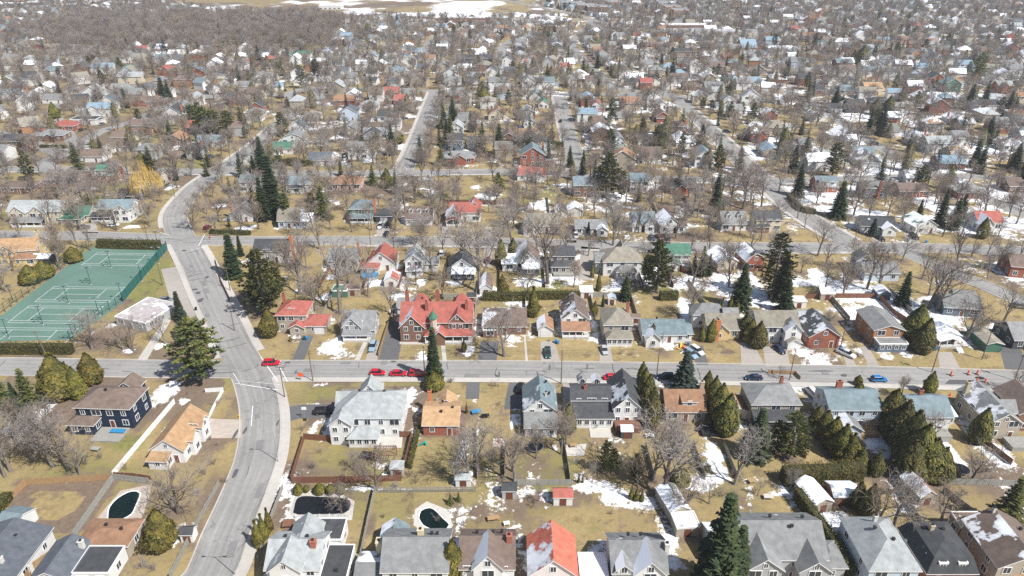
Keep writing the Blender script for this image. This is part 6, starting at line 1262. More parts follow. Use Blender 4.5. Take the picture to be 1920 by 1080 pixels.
fence([(822,559),(866,559)], 'pale wooden fence behind the brick mansion', 1.6, 'grey_wood'); fence([(404,490),(415,530),(432,565)], 'dark retaining fence by the avenue sidewalk', 1.3, 'brown_wood'); fence([(1335,590),(1310,560),(1290,530)], 'grey fence between the yellow brick garden and bare tree', 1.6, 'grey_wood')
fence([(1895,872),(1860,845),(1838,826)], 'dark fence behind the long beige gabled house', 1.7, 'brown_wood'); fence([(1510,860),(1490,830)], 'short brown fence between spruces and pale blue house', 1.6, 'brown_wood'); fence([(1440,700),(1490,702),(1500,712)], 'low tan fence beside the roadside bare shrubs', 1.1)
fence([(120,905),(190,905)], 'extra run of tan boards at the lawn corner', 1.4) if False else None
fence([(314,468),(272,517),(231,566)], 'green windscreen fence along the right side of the tennis courts', 3.2, 'mesh', 'mesh', 3.0, 'green_steel')
fence([(172,461),(240,464),(314,467)], 'tall green chain-link fence at the far end of the courts', 3.2, 'green_steel', 'rail', 3.0); fence([(172,461),(86,526),(-2,594),(-62,640)], 'tall green chain-link fence along the left side of the courts', 3.0, 'green_steel', 'rail', 3.0)
fence([(231,566),(180,598),(132,637)], 'green chain-link fence between courts and clubhouse', 3.0, 'green_steel', 'rail', 3.0); fence([(555,972),(600,971),(655,970)], 'low white railing in front of the black-covered pool', 1.0, 'trim', 'picket', 2.0)
fence([(1340,826),(1350,842),(1358,858)], 'row of pale garden boards beside snowy yard', .8, 'trim', 'picket', 1.5) if False else None
lots = [(x, 602, 548, 'grey_wood') for x in (601,889,986,1116,1196,1412,1502,1592,1722)]+[(x, 540, 482, 'brown_wood') for x in (600,682,748,832,936,1022,1206,1262)]+[(x, 402, 372, 'grey_wood') for x in (612,744,822,1030,1150,1232,1300)]+[(x, 900, 838, 'grey_wood') for x in (946,1226,1322,1382,1800)]
for x, y0, y1, m in lots:
    x1 = 960+(x-960)*(y1+145)/(y0+145); g = G((x+x1)/2, (y0+y1)/2); fence([(x, y0), (x1, y1)], None, 1.6, m); t = bpy.data.objects['fence'] if False else FENCES[-1]; PEND.append((t, 'weathered lot fence' if m == 'grey_wood' else 'brown lot fence', rel(g.x, g.y), (x+x1)/2, 2))
# ------------------------------------------------------------------ tennis courts
poly('court_surface', [(172,463.5),(315,467),(231,566.5),(132,637),(-64,642)], 'court', .02)
def court(a, b, c, d):
    A, B, C_, D = (G(*p) for p in (a, b, c, d)); mb = MB()
    def Q(s, t): return A.lerp(B, s).lerp(D.lerp(C_, s), t)
    for s0, t0, s1, t1 in ((0,0,1,0),(0,1,1,1),(0,0,0,1),(1,0,1,1),(0,.125,1,.125),(0,.875,1,.875),(.23,.125,.23,.875),(.77,.125,.77,.875),(.23,.5,.77,.5)):
        p, q = Q(s0,t0), Q(s1,t1); e = (q-p).normalized(); n = Vector((-e.y, e.x, 0))*.075; e = e*.07
        mb.add([(v.x, v.y, .03+.002*len(mb.f)) for v in (p-n-e, q-n+e, q+n+e, p+n-e)], [(0,1,2,3)])
    struct('court_marking', mb, M['paint'])
court((182.3,474.2),(303.1,476.3),(282.1,498.7),(152.8,497)); court((101.9,537.4),(234.3,538.8),(203.7,567.3),(65.2,565.9)); court((55,573.4),(194.5,574.6),(158,606.5),(14.3,605)); court((-8,614.5),(147,615.6),(118,648),(-52,647))
HEADM = MB().box(-.35,.35,-.25,.25,-.12,.1).mesh('lamp_head', M['steel'])
def court_lamp(px, py, heads, label):
    g = G(px, py); t = thing('court_lamp', label, 'lamp post', (g.x, g.y, 0), 0, 'tennis court lamp posts'); MB().tube((0,0,0),(0,0,6.2), .10, .07, 7, 0, True).build('post', M['green_steel'], t)
    ar = MB().box(-1.2,1.2,-.05,.05,6.1,6.2)
    if heads == 4: ar.box(-.05,.05,-1.2,1.2,6.2,6.3)
    ar.build('crossarm', M['green_steel'], t); pts = [(-1.3,0),(1.3,0)]+([(0,-1.3),(0,1.3)] if heads == 4 else [])
    for x, y in pts: ob('lamp_head', HEADM, t, (x, y, 6.25))
    MB().tube((0,0,0),(0,0,.2),.3,.28,8,0,True).build('footing', M['conc'], t)
for i, (x, y) in enumerate(((209,502),(171,533.5),(129,569.5),(81,609))): court_lamp(x, y, 4, f"four-headed green lamp post on the courts, {['farthest','second farthest','second nearest','nearest'][i]} of the middle row")
for i, (x, y) in enumerate(((298,494),(267,527.5),(230,564),(187,592),(141,643))): court_lamp(x, y, 2, f"two-headed green lamp post on the right court side, {['farthest','second farthest','middle','second nearest','nearest'][i]} of five")
for i, (x, y) in enumerate(((72,521),(26,569))): court_lamp(x, y, 2, f"two-headed green lamp post on the left court side, {['farther','nearer'][i]} one")
court_lamp(17,634,2,'two-headed green lamp post rising behind the near court hedge'); court_lamp(168,455,2,'two-headed green lamp post outside the far left court corner'); court_lamp(297,463,2,'two-headed green lamp post beside the far court hedge end')
# ------------------------------------------------------------------ utility poles and street lamps
def pole(px, py, h=9.5, arms=1, lamp=0, can=False, rz=0.0, lean=0):
    g = G(px, py); t = thing('utility_pole', None, 'utility pole', (g.x, g.y, 0), rz, 'wooden utility poles'); t.rotation_euler = (0, lean, rz)
    MB().tube((0,0,-.2),(0,0,h), .15, .10, 7, 0, True).build('post', M['pole'], t)
    for k in range(arms): MB().box(-1.1,1.1,-.05,.05,h-.5-.8*k,h-.38-.8*k).build('crossarm', M['pole'], t)
    if can: MB().tube((.32,0,h-2.6),(.32,0,h-1.6), .25, .25, 9, 0, True).build('transformer', M['steel'], t)
    if lamp:
        q = MB().tube((0,0,h-1.6),(lamp*2.0,0,h-1.0), .04, .03, 5).box(lamp*2.0-.35,lamp*2.0+.35,-.12,.12,h-1.08,h-.94); q.build('lamp_arm', M['steel'], t)
    PEND.append((t, 'wooden utility pole', rel(g.x, g.y), px, h))
for a in ((534,745,9.5,2),(587,715,9.5,1,0,False,1.57),(797,711,10,1,0,False,1.57),(1052,719,10,1,0,False,1.57),(1231,707,9,1,-1),(1480,712,9.5,1,0,False,1.57),(1747,698,9.5,1,0,True,1.57),(1902,713,9.5,1,0,True,1.57),(1841,674,9,1),(91,673,9,1,0,False,0,-.14),(695,460,11,1,0,False,1.57),(278,454,10,1,0,False,1.57),(328,369,10,1,0,True,1.57),(160,258,10,1),(1821,480,11,1,1,True),(1600,463,9.5,1),(1258,245,9.5,1),(1388,290,9.5,1),(1180,440,9.5,1,0,False,1.57),(955,446,9.5,1,0,False,1.57),(1320,455,9.5,1,0,False,1.57),(1875,500,8,1),(1575,655,7,1),(305,535,9,1,0,False,.4),(432,545,8.5,1),(440,620,8.5,1),(68,280,9.5,1),(197,318,9.5,1),(433,306,9,1),(537,320,9,1)): pole(*a)
for i, (x, y, rz) in enumerate(((441,1078,0),(522,866,0),(470,560,2.5))):
    g = G(x, y); t = thing('street_lamp', ['double-armed grey street lamp at the bottom of the avenue','grey street lamp on the avenue bend by the brown fence','grey street lamp beside the fenced avenue sidewalk'][i], 'street lamp', (g.x, g.y, 0), rz, 'grey street lamps'); MB().tube((0,0,0),(0,0,8.5), .09, .06, 7).build('post', M['steel'], t)
    for sx in ((-1, 1) if i == 0 else (-1,)): MB().tube((0,0,8.3),(sx*2,0,8.7), .04, .03, 5).box(sx*2-.35,sx*2+.35,-.13,.13,8.62,8.76).build('lamp_arm', M['steel'], t)
def wire(a, b, h0, h1, label):
    A, B = G(*a), G(*b); mb = MB(); t = None
    for off in (-.9, 0, .9):
        n = Vector((-(B-A).y, (B-A).x, 0)).normalized()*off; prev = None
        for k in range(9):
            f = k/8; p = A.lerp(B, f)+n; p.z = (h0*(1-f)+h1*f)-1.6*f*(1-f)*1.0-.3
            if prev is not None: mb.tube(prev, p, .022, .022, 3)
            prev = p
    tag(mb.build('power_line', M['dark']), label, 'power line', 'overhead power lines')
wire((587,715),(797,711),9.5,10,'overhead wires between the two poles in front of the mansion lawn'); wire((797,711),(1052,719),10,10,'overhead wires passing the tall narrow spruce on main street'); wire((1052,719),(1231,707),10,9,'overhead wires in front of the white house with black roofs'); wire((534,745),(587,715),9.5,9.5,'short overhead wires at the avenue corner'); wire((1480,712),(1747,698),9.5,9.5,'overhead wires above the blue hatchback on main street'); wire((1747,698),(1902,713),9.5,9.5,'overhead wires above the orange roadwork barrels'); wire((1231,707),(1480,712),9,9.5,'overhead wires above the dark cedars on main street'); wire((278,454),(328,369),10,10,'overhead wires along the avenue by the far courts'); wire((695,460),(955,446),11,9.5,'overhead wires along the second cross street'); wire((955,446),(1180,440),9.5,9.5,'overhead wires passing the wide tan-roofed white house'); wire((305,535),(278,454),9,10,'overhead wires beside the green court windscreen')
# ------------------------------------------------------------------ cars
def car_meshes(kind):
    L_, h, c0, c1, t0, t1 = {'sedan':(4.6,1.45,-1.75,1.15,-1.2,.35),'hatch':(4.2,1.5,-2.0,1.05,-1.6,.3),'suv':(4.7,1.75,-2.25,1.1,-1.95,.45),'van':(4.9,1.85,-2.35,1.7,-2.1,.9),'pickup':(5.4,1.8,-.7,1.45,-.5,.8)}[kind]
    hw = .90; zb = h*.58; body, gl = MB(), MB()
    xs_ = [-L_/2, -L_/2+.12, -L_/2+.6, -.9, .6, 1.4, L_/2-.45, L_/2-.1, L_/2]
    top = [zb*.78, zb*.97, zb, zb, zb, zb*.97, zb*.86, zb*.74, zb*.55]; wd = [.80,.93,1,1,1,1,.95,.86,.74]
    ring = []
    for x, z, w in zip(xs_, top, wd):
        a = hw*w; ring.append([(x,-a*.92,.28),(x,-a,.5),(x,-a,z*.8),(x,-a*.9,z),(x,a*.9,z),(x,a,z*.8),(x,a,.5),(x,a*.92,.28)])
    for i in range(len(ring)-1):
        body.add(ring[i]+ring[i+1], [(k, k+8, 8+(k+1) % 8, (k+1) % 8) for k in range(8)])
    body.add(ring[0], [tuple(range(8))]); body.add(ring[-1], [tuple(range(7,-1,-1))])
    b = [(c0,-hw*.88,zb-.03),(c1,-hw*.88,zb-.03),(c1,hw*.88,zb-.03),(c0,hw*.88,zb-.03)]; t = [(t0,-hw*.70,h-.05),(t1,-hw*.70,h-.05),(t1,hw*.70,h-.05),(t0,hw*.70,h-.05)]
    gl.add(b+t, [(0,1,5,4),(1,2,6,5),(2,3,7,6),(3,0,4,7),(4,5,6,7)])
    body.add([(x,y,z) for x,y,z in t]+[(t0+.05,-hw*.64,h),(t1-.05,-hw*.64,h),(t1-.05,hw*.64,h),(t0+.05,hw*.64,h)], [(4,5,6,7),(0,1,5,4),(1,2,6,5),(2,3,7,6),(3,0,4,7)])
    for sx in (t0+.05, (t0+t1)/2, ):          # pillars
        for sy in (-1, 1): body.add([(sx-.05,sy*hw*.705,h-.04),(sx+.05,sy*hw*.705,h-.04),(sx+.05,sy*hw*.895,zb),(sx-.05,sy*hw*.895,zb)], [(0,1,2,3) if sy > 0 else (3,2,1,0)])
    if kind == 'pickup': gl.box(-L_/2+.25,-.85,-hw*.75,hw*.75,zb+.005,zb+.02)
    return L_, hw, body.mesh('body', M['paint_car']), gl.mesh('windows', M['carglass'])
CM = {k: car_meshes(k) for k in ('sedan','hatch','suv','van','pickup')}
WH = MB().tube((0,-.11,0),(0,.11,0),.33,.33,12,0,True).tube((0,.11,0),(0,-.11,0),.33,.33,12,0,True).mesh('wheel', M['tyre']); RIM = MB().tube((0,-.1,0),(0,.125,0),.2,.2,8,0,True).tube((0,.1,0),(0,-.125,0),.2,.2,8,0,True).mesh('rim', M['rim'])
HL = MB().box(-.05,.05,-.18,.18,-.07,.07).mesh('headlight', M['lamp_white']); TL = MB().box(-.04,.04,-.16,.16,-.09,.09).mesh('tail_light', M['lamp_red'])
CC = {'red':(.48,.012,.03),'blue':(.02,.16,.42),'navy':(.015,.03,.07),'black':(.012,.012,.014),'silver':(.42,.43,.44),'white':(.72,.72,.72),'grey':(.16,.17,.18),'bluegrey':(.25,.36,.45),'dark red':(.2,.012,.02),'green':(.02,.06,.05)}
def car(px, py, kind, col, rot, label):
    L_, hw, bm, gm_ = CM[kind]; g = G(px, py, .5); t = thing('parked_car', label, 'pickup' if kind == 'pickup' else 'car', (g.x, g.y, .02), R(rot), 'parked cars')
    ob('body', bm, t, color=(*CC[col], 1)); ob('windows', gm_, t)
    for sx in (-L_*.29, L_*.31):
        for sy in (-hw+.08, hw-.08): w = ob('wheel', WH, t, (sx, sy, .33)); ob('rim', RIM, w)
    for sy in (-.55, .55): ob('headlight', HL, t, (L_/2-.02, sy, .62)); ob('tail_light', TL, t, (-L_/2+.01, sy, .72))
for a in ((509,681,'suv','red',4,'red estate car turning at the avenue corner crossing'),(708,699,'hatch','red',0,'red hatchback parked leftmost of three in the spruce shade'),(747,700,'sedan','red',0,'red car parked in the middle of three under spruce shade'),(783,701,'suv','red',0,'red car parked right next to the narrow spruce'),(1147,707,'sedan','red',8,'red car half hidden behind the white black-roofed house'),(1648,711,'hatch','blue',0,'bright blue hatchback parked on the main street'),(1248,707,'suv','navy',180,'dark blue car parked in shade beside the cedars'),(1413,708,'sedan','navy',180,'navy car in the shade of roadside bare shrubs'),
 (699,650,'suv','bluegrey',-90,'blue-grey hatchback in the drive of the grey cottage'),(1027,661,'pickup','green',-90,'dark green pickup parked before the small single garage'),(1133,656,'sedan','silver',-85,'silver car in the drive of the tan hip-roofed house'),(1397,633,'sedan','white',-70,'white car behind the yellow brick house'),(1307,658,'suv','white',-60,'white car beside the children\'s toys drive'),(1295,664,'suv','bluegrey',-62,'pale blue car close to the blue spruce top'),(1461,655,'sedan','navy',-70,'dark car before the white garage door'),(1586,663,'pickup','white',-50,'white pickup beside the red brick gable house'),(606,772,'suv','black',5,'black car in the shaded drive of the light-grey house'),(1522,736,'van','white',100,'white van in the drive of the wide pale blue house'),(976,727,'suv','black',80,'black car in the shade left of the blue-grey steep roof'),
 (713,424,'suv','white',-90,'white car in the driveway near the black-roofed garage'),(727,422,'suv','black',-90,'black car directly before the black-roofed garage'),(724,439,'sedan','black',-90,'black car at the kerb end of the double driveway'),(1080,441,'sedan','white',-90,'white car in the drive below the snow-roofed garage'),(1077,433,'sedan','red',-90,'red car just behind the white car in the same drive'),(1222,447,'hatch','navy',-80,'dark blue car, leftmost of three on the packed drive'),(1236,444,'sedan','dark red',-75,'dark red car, middle of three on the packed drive'),(1249,446,'suv','black',-70,'black car, rightmost of three on the packed drive'),(157,427,'suv','black',20,'black car beside the white house with dark verandah'),(311,562,'sedan','grey',0,'dark grey car in the courts parking lot'),(389,426,'hatch','dark red',80,'dark red car behind the low dark hedge'),(212,422,'sedan','white',10,'white car on the lawn edge of the verandah house'),
 (449,303,'sedan','white',28,'white car driving on the upper avenue'),(461,294,'sedan','black',30,'black car beyond the white one on upper avenue'),(118,285,'suv','navy',40,'dark blue car at the winding street junction'),(167,278,'suv','white',10,'white car beside the winding left street'),(1051,227,'suv','black',85,'black car alone on the short side street'),(1095,262,'sedan','navy',80,'navy car in shade right of the short side street'),(1342,300,'sedan','red',10,'small red car beside the diagonal road spruce house'),(1363,247,'suv','navy',5,'dark blue car in a drive right of the diagonal road'),(791,264,'sedan','white',75,'white car driving on the straight pale street'),(821,190,'van','navy',78,'dark blue van at the far end of straight pale street'),(820,226,'sedan','navy',76,'navy car parked right along the straight pale street'),(758,222,'suv','black',20,'black car left of the straight pale street'),(1641,270,'van','grey',-50,'dark grey van on the right-hand avenue'),(1651,447,'sedan','black',-80,'black car in drive of the long white black-roofed house'),(1714,444,'suv','black',-80,'black car in drive of the green-roofed snowy house'),(1675,339,'sedan','white',5,'white car on the third cross street at right'),(1914,575,'suv','grey',-20,'dark grey car parked in the crescent at right edge'),(915,488,'suv','dark red',90,'dark red car in the drive right of the black-roofed house'),(828,475,'suv','white',90,'white car in the drive beside narrow white house'),(1395,258,'sedan','black',0,'black car parked by the brick house beyond diagonal road'),(395,293,'sedan','grey',5,'grey car in front of the grey mansard house'),(205,283,'sedan','white',5,'white car in front of the brown-roofed gable house')): car(*a)
# more parked cars by the houses farther off, and leafless shrubs along the lots
DP = [[G(*q) for q in p] for p, _ in DRIVES]
ck = list(CC); k = 0
for s in HOUSES:
    if k >= 46: break
    if s.root['category'] != 'house' or not 95 < s.py < 330 or rt.random() < .35: continue
    sd_ = rt.choice((-1, 1)); x, y = s.c.x+sd_*(s.w/2+2.2)*math.cos(s.rot), s.c.y+sd_*(s.w/2+2.2)*math.sin(s.rot)-s.d*.3
    if road_gap(x, y) < 2.5 or any(h is not s and math.hypot(h.c.x-x, h.c.y-y) < 8 for h in HOUSES): continue
    col = rt.choice(('white','black','grey','silver','navy','grey','black','dark red','bluegrey','silver')); kd = rt.choice(('sedan','suv','hatch')); car(*P(x, y), kd, col, -90+math.degrees(s.rot)+rt.uniform(-6,6), None); k += 1
    t = [o for o in COL.objects if o.get('category') == 'car'][-1]; PEND.append((t, f"{dict(grey='dark grey', bluegrey='blue-grey').get(col, col)} parked car", rel(x, y), P(x, y)[0], 1))
k = 0
while k < 150:
    x = rt.uniform(-115, 150); y = rt.uniform(88, 330); px, py = P(x, y)
    if not (-10 < px < 1930 and py < 1060) or road_gap(x, y) < 2.2 or house_gap(x, y) < .3 or inside(COURTP, x, y) or any(inside(p, x, y) for p in DP) or not tfree(x, y, 2.2): continue
    tput(x, y); shrub(px, py, rt.uniform(.9, 2.6), rt.uniform(.9, 1.5)); k += 1
# ------------------------------------------------------------------ swimming pools
def pool(pts, inner, wm, label, rim='trim'):
    q = catmull([G(*p) for p in pts+pts[:1]], .8)[:-1]; c = sum(q, Vector())/len(q); t = thing('swimming_pool', label, 'swimming pool', c, 0, 'garden pools')
    mb = MB(); n = len(q); o = [c+(p-c)*(1+.28/max(.5, (p-c).length)) for p in q]
    for i in range(n):
        j = (i+1) % n; vs = [(p.x-c.x, p.y-c.y, z) for p, z in ((q[i],.12),(q[j],.12),(o[j],.12),(o[i],.12),(o[i],.0),(o[j],.0),(q[i],-.0),(q[j],-.0))]
        mb.add(vs, [(0,1,2,3),(3,2,5,4),(1,0,6,7)])
    mb.build('coping', M[rim], t); w = MB(); pp = [(p.x-c.x, p.y-c.y, .05) for p in q]; w.add(pp+[(0,0,.05)], [(i, (i+1) % n, n) for i in range(n)]); w.build('pool_cover' if wm == 'black' else 'pool_water', M[wm], t)
pool([(203,972),(206,952),(222,934),(246,922),(262,926),(254,948),(246,964),(228,974),(212,978)], 0, 'water', 'dark green oval pool with white rim behind the brown flat-roofed house')
pool([(786,972),(790,958),(806,953),(818,960),(830,973),(842,984),(836,994),(815,994),(794,985)], 0, 'water', 'kidney-shaped pool of dark water with pale rim')
pool([(549,962),(560,933),(600,932),(650,936),(657,950),(645,963),(600,966),(560,966)], 0, 'black', 'big pool under a black cover beside the avenue', 'conc')
# round above-ground pools and trampolines
def round_pool(px, py, r, top, side, label, name='round_pool', cat='pool', h=1.1):
    g = G(px, py); t = thing(name, label, cat, (g.x, g.y, 0), 0, 'round garden pools and trampolines'); MB().tube((0,0,0),(0,0,h), r, r, 20).build('side', M[side], t); MB().tube((0,0,h-.05),(0,0,h-.02), r-.12, r-.12, 20, 0, True).build('top', M[top], t)
round_pool(694,520,2.9,'blue','steel','pale blue round pool behind the red-roofed gable house'); round_pool(1140,540,.1,'black','black','x') if False else None
def trampoline(px, py, r, label):
    g = G(px, py); t = thing('trampoline', label, 'trampoline', (g.x, g.y, 0), 0, 'garden trampolines'); MB().tube((0,0,.85),(0,0,.87), r, r, 18, 0, True).build('mat', M['black'], t); q = MB()
    for k in range(18): a, b = 6.283*k/18, 6.283*(k+1)/18; q.tube((r*math.cos(a),r*math.sin(a),.88),(r*math.cos(b),r*math.sin(b),.88), .05, .05, 4)
    q.build('rim', M['steel'], t)
    for k in range(6): a = 6.283*k/6; MB().tube((r*math.cos(a),r*math.sin(a),0),(r*math.cos(a),r*math.sin(a),.85), .03, .03, 4).build('leg', M['steel'], t)
trampoline(1003,842,1.9,'round black trampoline in the garden below the blue-grey steep roof'); trampoline(1800,885,1.8,'black trampoline under the spreading bare tree at right')
# ------------------------------------------------------------------ bins, barrels, garden things, walker
def bin_(px, py, m, label):
    g = G(px, py); t = thing('wheelie_bin', label, 'bin', (g.x, g.y, 0), rt.uniform(-.5,.5), 'wheelie bins'); q = MB(); q.add([(-.24,-.28,.08),(.24,-.28,.08),(.24,.28,.08),(-.24,.28,.08),(-.32,-.36,1.0),(.32,-.36,1.0),(.32,.36,1.0),(-.32,.36,1.0)], [(0,1,5,4),(1,2,6,5),(2,3,7,6),(3,0,4,7)]); q.build('bin_body', M[m], t); MB().box(-.35,.35,-.40,.38,1.0,1.08).build('lid', M[m], t)
    for s_ in (-1, 1): MB().tube((s_*.3,.3,.1),(s_*.36,.3,.1), .12, .12, 8, 0, True).build('wheel', M['tyre'], t)
for i, (x, y, m, lb) in enumerate(((385,800,'blue','blue bin beside the white house with tan roof'),(381,806,'green_steel','green bin beside the blue one by the tan-roofed house'),(1046,645,'blue','blue bin right of the small single garage'),(1042,643,'blue','second blue bin nearer the small single garage door'),(576,637,'blue','blue bin in front of the red-roofed corner house'),(571,637,'green_steel','green bin in front of the red-roofed corner house'),(757,795,'green_steel','green bin beside the large light-grey house wall'),(1576,655,'blue','blue bin right of the red brick gable house'),(1753,657,'blue','blue bin left of the snow-roofed white bungalow'),(1290,648,'blue','blue bin beside the toys by the white bungalow'),(1702,453,'blue','blue bin at the kerb of the green-roofed snowy house'),(1736,456,'blue','blue bin at the street kerb left of burgundy roof'),(368,582,'black','black bin on the avenue pavement by the courts'))): bin_(x, y, m, lb)
def barrel(px, py, label):
    g = G(px, py); t = thing('traffic_barrel', label, 'traffic barrel', (g.x, g.y, .02), rt.uniform(0,1), 'orange roadwork barrels'); MB().tube((0,0,.08),(0,0,1.3), .32, .24, 10, 0, True).build('drum', M['orange'], t); MB().box(-.45,.45,-.45,.45,0,.08).build('base', M['tyre'], t)
    for z in (.45,.85): MB().tube((0,0,z),(0,0,z+.14), .32-.045*z+.01, .31-.045*z+.005, 10).build('reflective_band', M['paint'], t)
for i, (x, y) in enumerate(((1783,704),(1815,702),(1832,702),(1831,718),(1847,718))): barrel(x, y, f"orange roadwork barrel, {['far left one','middle one of the far row','far right one','near left one','near right one'][i]} round the dark patch")
blob_patch(1838, 709, 9, 3, 'dark', 'road_patch', .1)
for i, (x, y) in enumerate(((1781,742),(1774,748))):
    g = G(x, y); t = thing('traffic_cone', ['orange cone on the lawn behind the long beige house','orange cone nearer the white house with snowy left roof'][i], 'traffic cone', (g.x, g.y, 0), 0, 'orange cones'); MB().tube((0,0,.05),(0,0,.9), .26, .05, 10, 0, True).build('cone', M['orange'], t); MB().box(-.35,.35,-.35,.35,0,.05).build('base', M['orange'], t)
def toy(px, py, m, label, sc=1.0, name='play_slide'):
    g = G(px, py); t = thing(name, label, 'toy', (g.x, g.y, 0), rt.uniform(0,3), 'garden toys'); q = MB(); q.add([(-1.0*sc,-.3*sc,.1),(-1.0*sc,.3*sc,.1),(.6*sc,.3*sc,1.1*sc),(.6*sc,-.3*sc,1.1*sc),(-1.0*sc,-.3*sc,.0),(-1.0*sc,.3*sc,.0),(.6*sc,.3*sc,1.0*sc),(.6*sc,-.3*sc,1.0*sc)], [(0,3,2,1),(0,1,5,4),(1,2,6,5),(2,3,7,6),(3,0,4,7)]); q.build('slide', M[m], t); MB().box(.6*sc,.9*sc,-.3*sc,.3*sc,0,1.1*sc).build('ladder', M[m], t)
toy(793,835,'teal','teal plastic slide on the brick bungalow\'s lawn'); toy(1277,650,'yellow','yellow plastic toy by the white bungalow with blue-green roof',.9); toy(1284,655,'orange','orange plastic toy between yellow and blue ones',.8); toy(1270,655,'yellow','small yellow toy left of the toy heap by the bungalow',.7); toy(1266,651,'trim','white plastic toy among coloured ones by the bungalow',.8); toy(1280,662,'trim','white toy nearest the street by the toy heap',.8); toy(1288,662,'teal','teal toy at the right end of the toy heap',.7); toy(936,830,'orange','small red-orange toy on the round stone patio',.6)
def table(px, py, m, label, w=1.6, d=1.0):
    g = G(px, py); t = thing('garden_table', label, 'table', (g.x, g.y, 0), rt.uniform(-.3,.3), 'garden tables'); MB().box(-w/2,w/2,-d/2,d/2,.68,.75).build('table_top', M[m], t)
    for sx in (-1,1):
        for sy in (-1,1): MB().box(sx*(w/2-.1)-.04,sx*(w/2-.1)+.04,sy*(d/2-.1)-.04,sy*(d/2-.1)+.04,0,.68).build('leg', M[m], t)
for a in ((893,775,'blue','blue-topped garden table right of the brick bungalow',2.2,1.4),(910,783,'black','dark garden table near the bungalow\'s back patio',2.0,1.2),(690,858,'black','black covered hot-tub-like table left of the pergola',3.4,2.2),(1218,820,'trim','white garden table behind the tall grey gable',2,1.2),(1075,838,'wood','wooden garden table on the stone terrace',1.6,1),(655,1040,'trim','white garden table beside the black flat roof',1.8,1),(1316,808,'black','black garden table on the deck by orange-brown roof',2.4,1.6),(1410,905,'wood','wooden table in the bare garden by the big spruce',1.8,1.2),(1440,935,'stone','pale table near rubble in the garden above the grey house',2,1.2),(1650,845,'stone','pale bench-like table in snow below the pale blue house',1.8,1),(925,975,'wood','wooden bench table behind the brown-roofed house',2.4,1.2),(540,985,'brown_wood','brown table on the patio left of the grey-green roof',2,2),(1860,845,'wood','wooden table beside the beige house\'s snowy deck',1.8,1.0),(180,845,'grey_wood','grey picnic table on the navy house lawn',2,1.2),(222,812,'blue','blue-covered table on the navy house deck',3.4,1.4),(950,985,'trim','white table at the fence near the grey shed',1.2,.9)): table(*a)
def pergola(px, py, w, d, h, m, label):
    g = G(px, py); t = thing('pergola', label, 'pergola', (g.x, g.y, 0), 0, 'garden pergolas')
    for sx in (-1,1):
        for sy in (-1,1): MB().box(sx*(w/2-.15)-.08,sx*(w/2-.15)+.08,sy*(d/2-.15)-.08,sy*(d/2-.15)+.08,0,h).build('post', M[m], t)
    for sy in (-1,1): MB().box(-w/2,w/2,sy*(d/2-.15)-.05,sy*(d/2-.15)+.05,h,h+.18).build('beam', M[m], t)
    n = int(w/.5)
    for k in range(n): x = -w/2+w*(k+.5)/n; MB().box(x-.05,x+.05,-d/2,d/2,h+.182,h+.3).build('rafter', M[m], t)
pergola(722,862,5.2,3.4,2.5,'brown_wood','brown slatted pergola behind the large light-grey house'); pergola(1630,806,4.4,3.4,2.6,'wood','fresh wooden pergola on the back of the wide pale blue house')
def hydrant(px, py, label):
    g = G(px, py); t = thing('fire_hydrant', label, 'hydrant', (g.x, g.y, 0), 0, 'street hydrants'); MB().tube((0,0,0),(0,0,.75), .16, .14, 8, 0, True).tube((0,0,.75),(0,0,.9), .15, .02, 8).build('barrel', M['yellow'], t); MB().tube((-.28,0,.5),(.28,0,.5), .07, .07, 6, 0, True).build('outlet', M['yellow'], t)
hydrant(449,783,'yellow hydrant at the avenue kerb by the paved drive')
def sign(px, py, h, m, label, w=.7, rz=0):
    g = G(px, py); t = thing('road_sign', label, 'road sign', (g.x, g.y, 0), rz, 'road signs'); MB().tube((0,0,0),(0,0,h), .04, .04, 5).build('post', M['steel'], t); q = MB(); q.add([(0,-.03,h-w),(w*.7,-.03,h-w*.3),(0,-.03,h+w*.4),(-w*.7,-.03,h-w*.3),(0,.0,h-w),(w*.7,.0,h-w*.3),(0,.0,h+w*.4),(-w*.7,.0,h-w*.3)], [(0,1,2,3),(7,6,5,4),(0,4,5,1),(1,5,6,2),(2,6,7,3),(3,7,4,0)]); q.build('sign_plate', M[m], t)
sign(565,714,2.3,'orange','orange diamond roadwork sign at the avenue corner',1.3); sign(395,455,2.4,'lamp_red','small red sign at the second cross street corner'); sign(1305,195,2.4,'lamp_red','small red sign at the top of the diagonal road')
def hoop(px, py, label, rz):
    g = G(px, py); t = thing('basketball_hoop', label, 'basketball hoop', (g.x, g.y, 0), rz, 'basketball hoops'); MB().tube((0,0,0),(0,0,3.0), .06, .05, 6).build('post', M['steel'], t); MB().box(-.6,.6,.35,.4,2.7,3.5).build('backboard', M['trim'], t); MB().box(-.35,.35,-.5,.3,0,.25).build('base', M['tyre'], t)
    q = MB()
    for k in range(10): a, b = 6.283*k/10, 6.283*(k+1)/10; q.tube((.23*math.cos(a),.68+.23*math.sin(a),2.9),(.23*math.cos(b),.68+.23*math.sin(b),2.9), .02, .02, 3)
    q.build('rim', M['orange'], t)
hoop(572,787,'basketball hoop beside the light-grey house driveway',0)
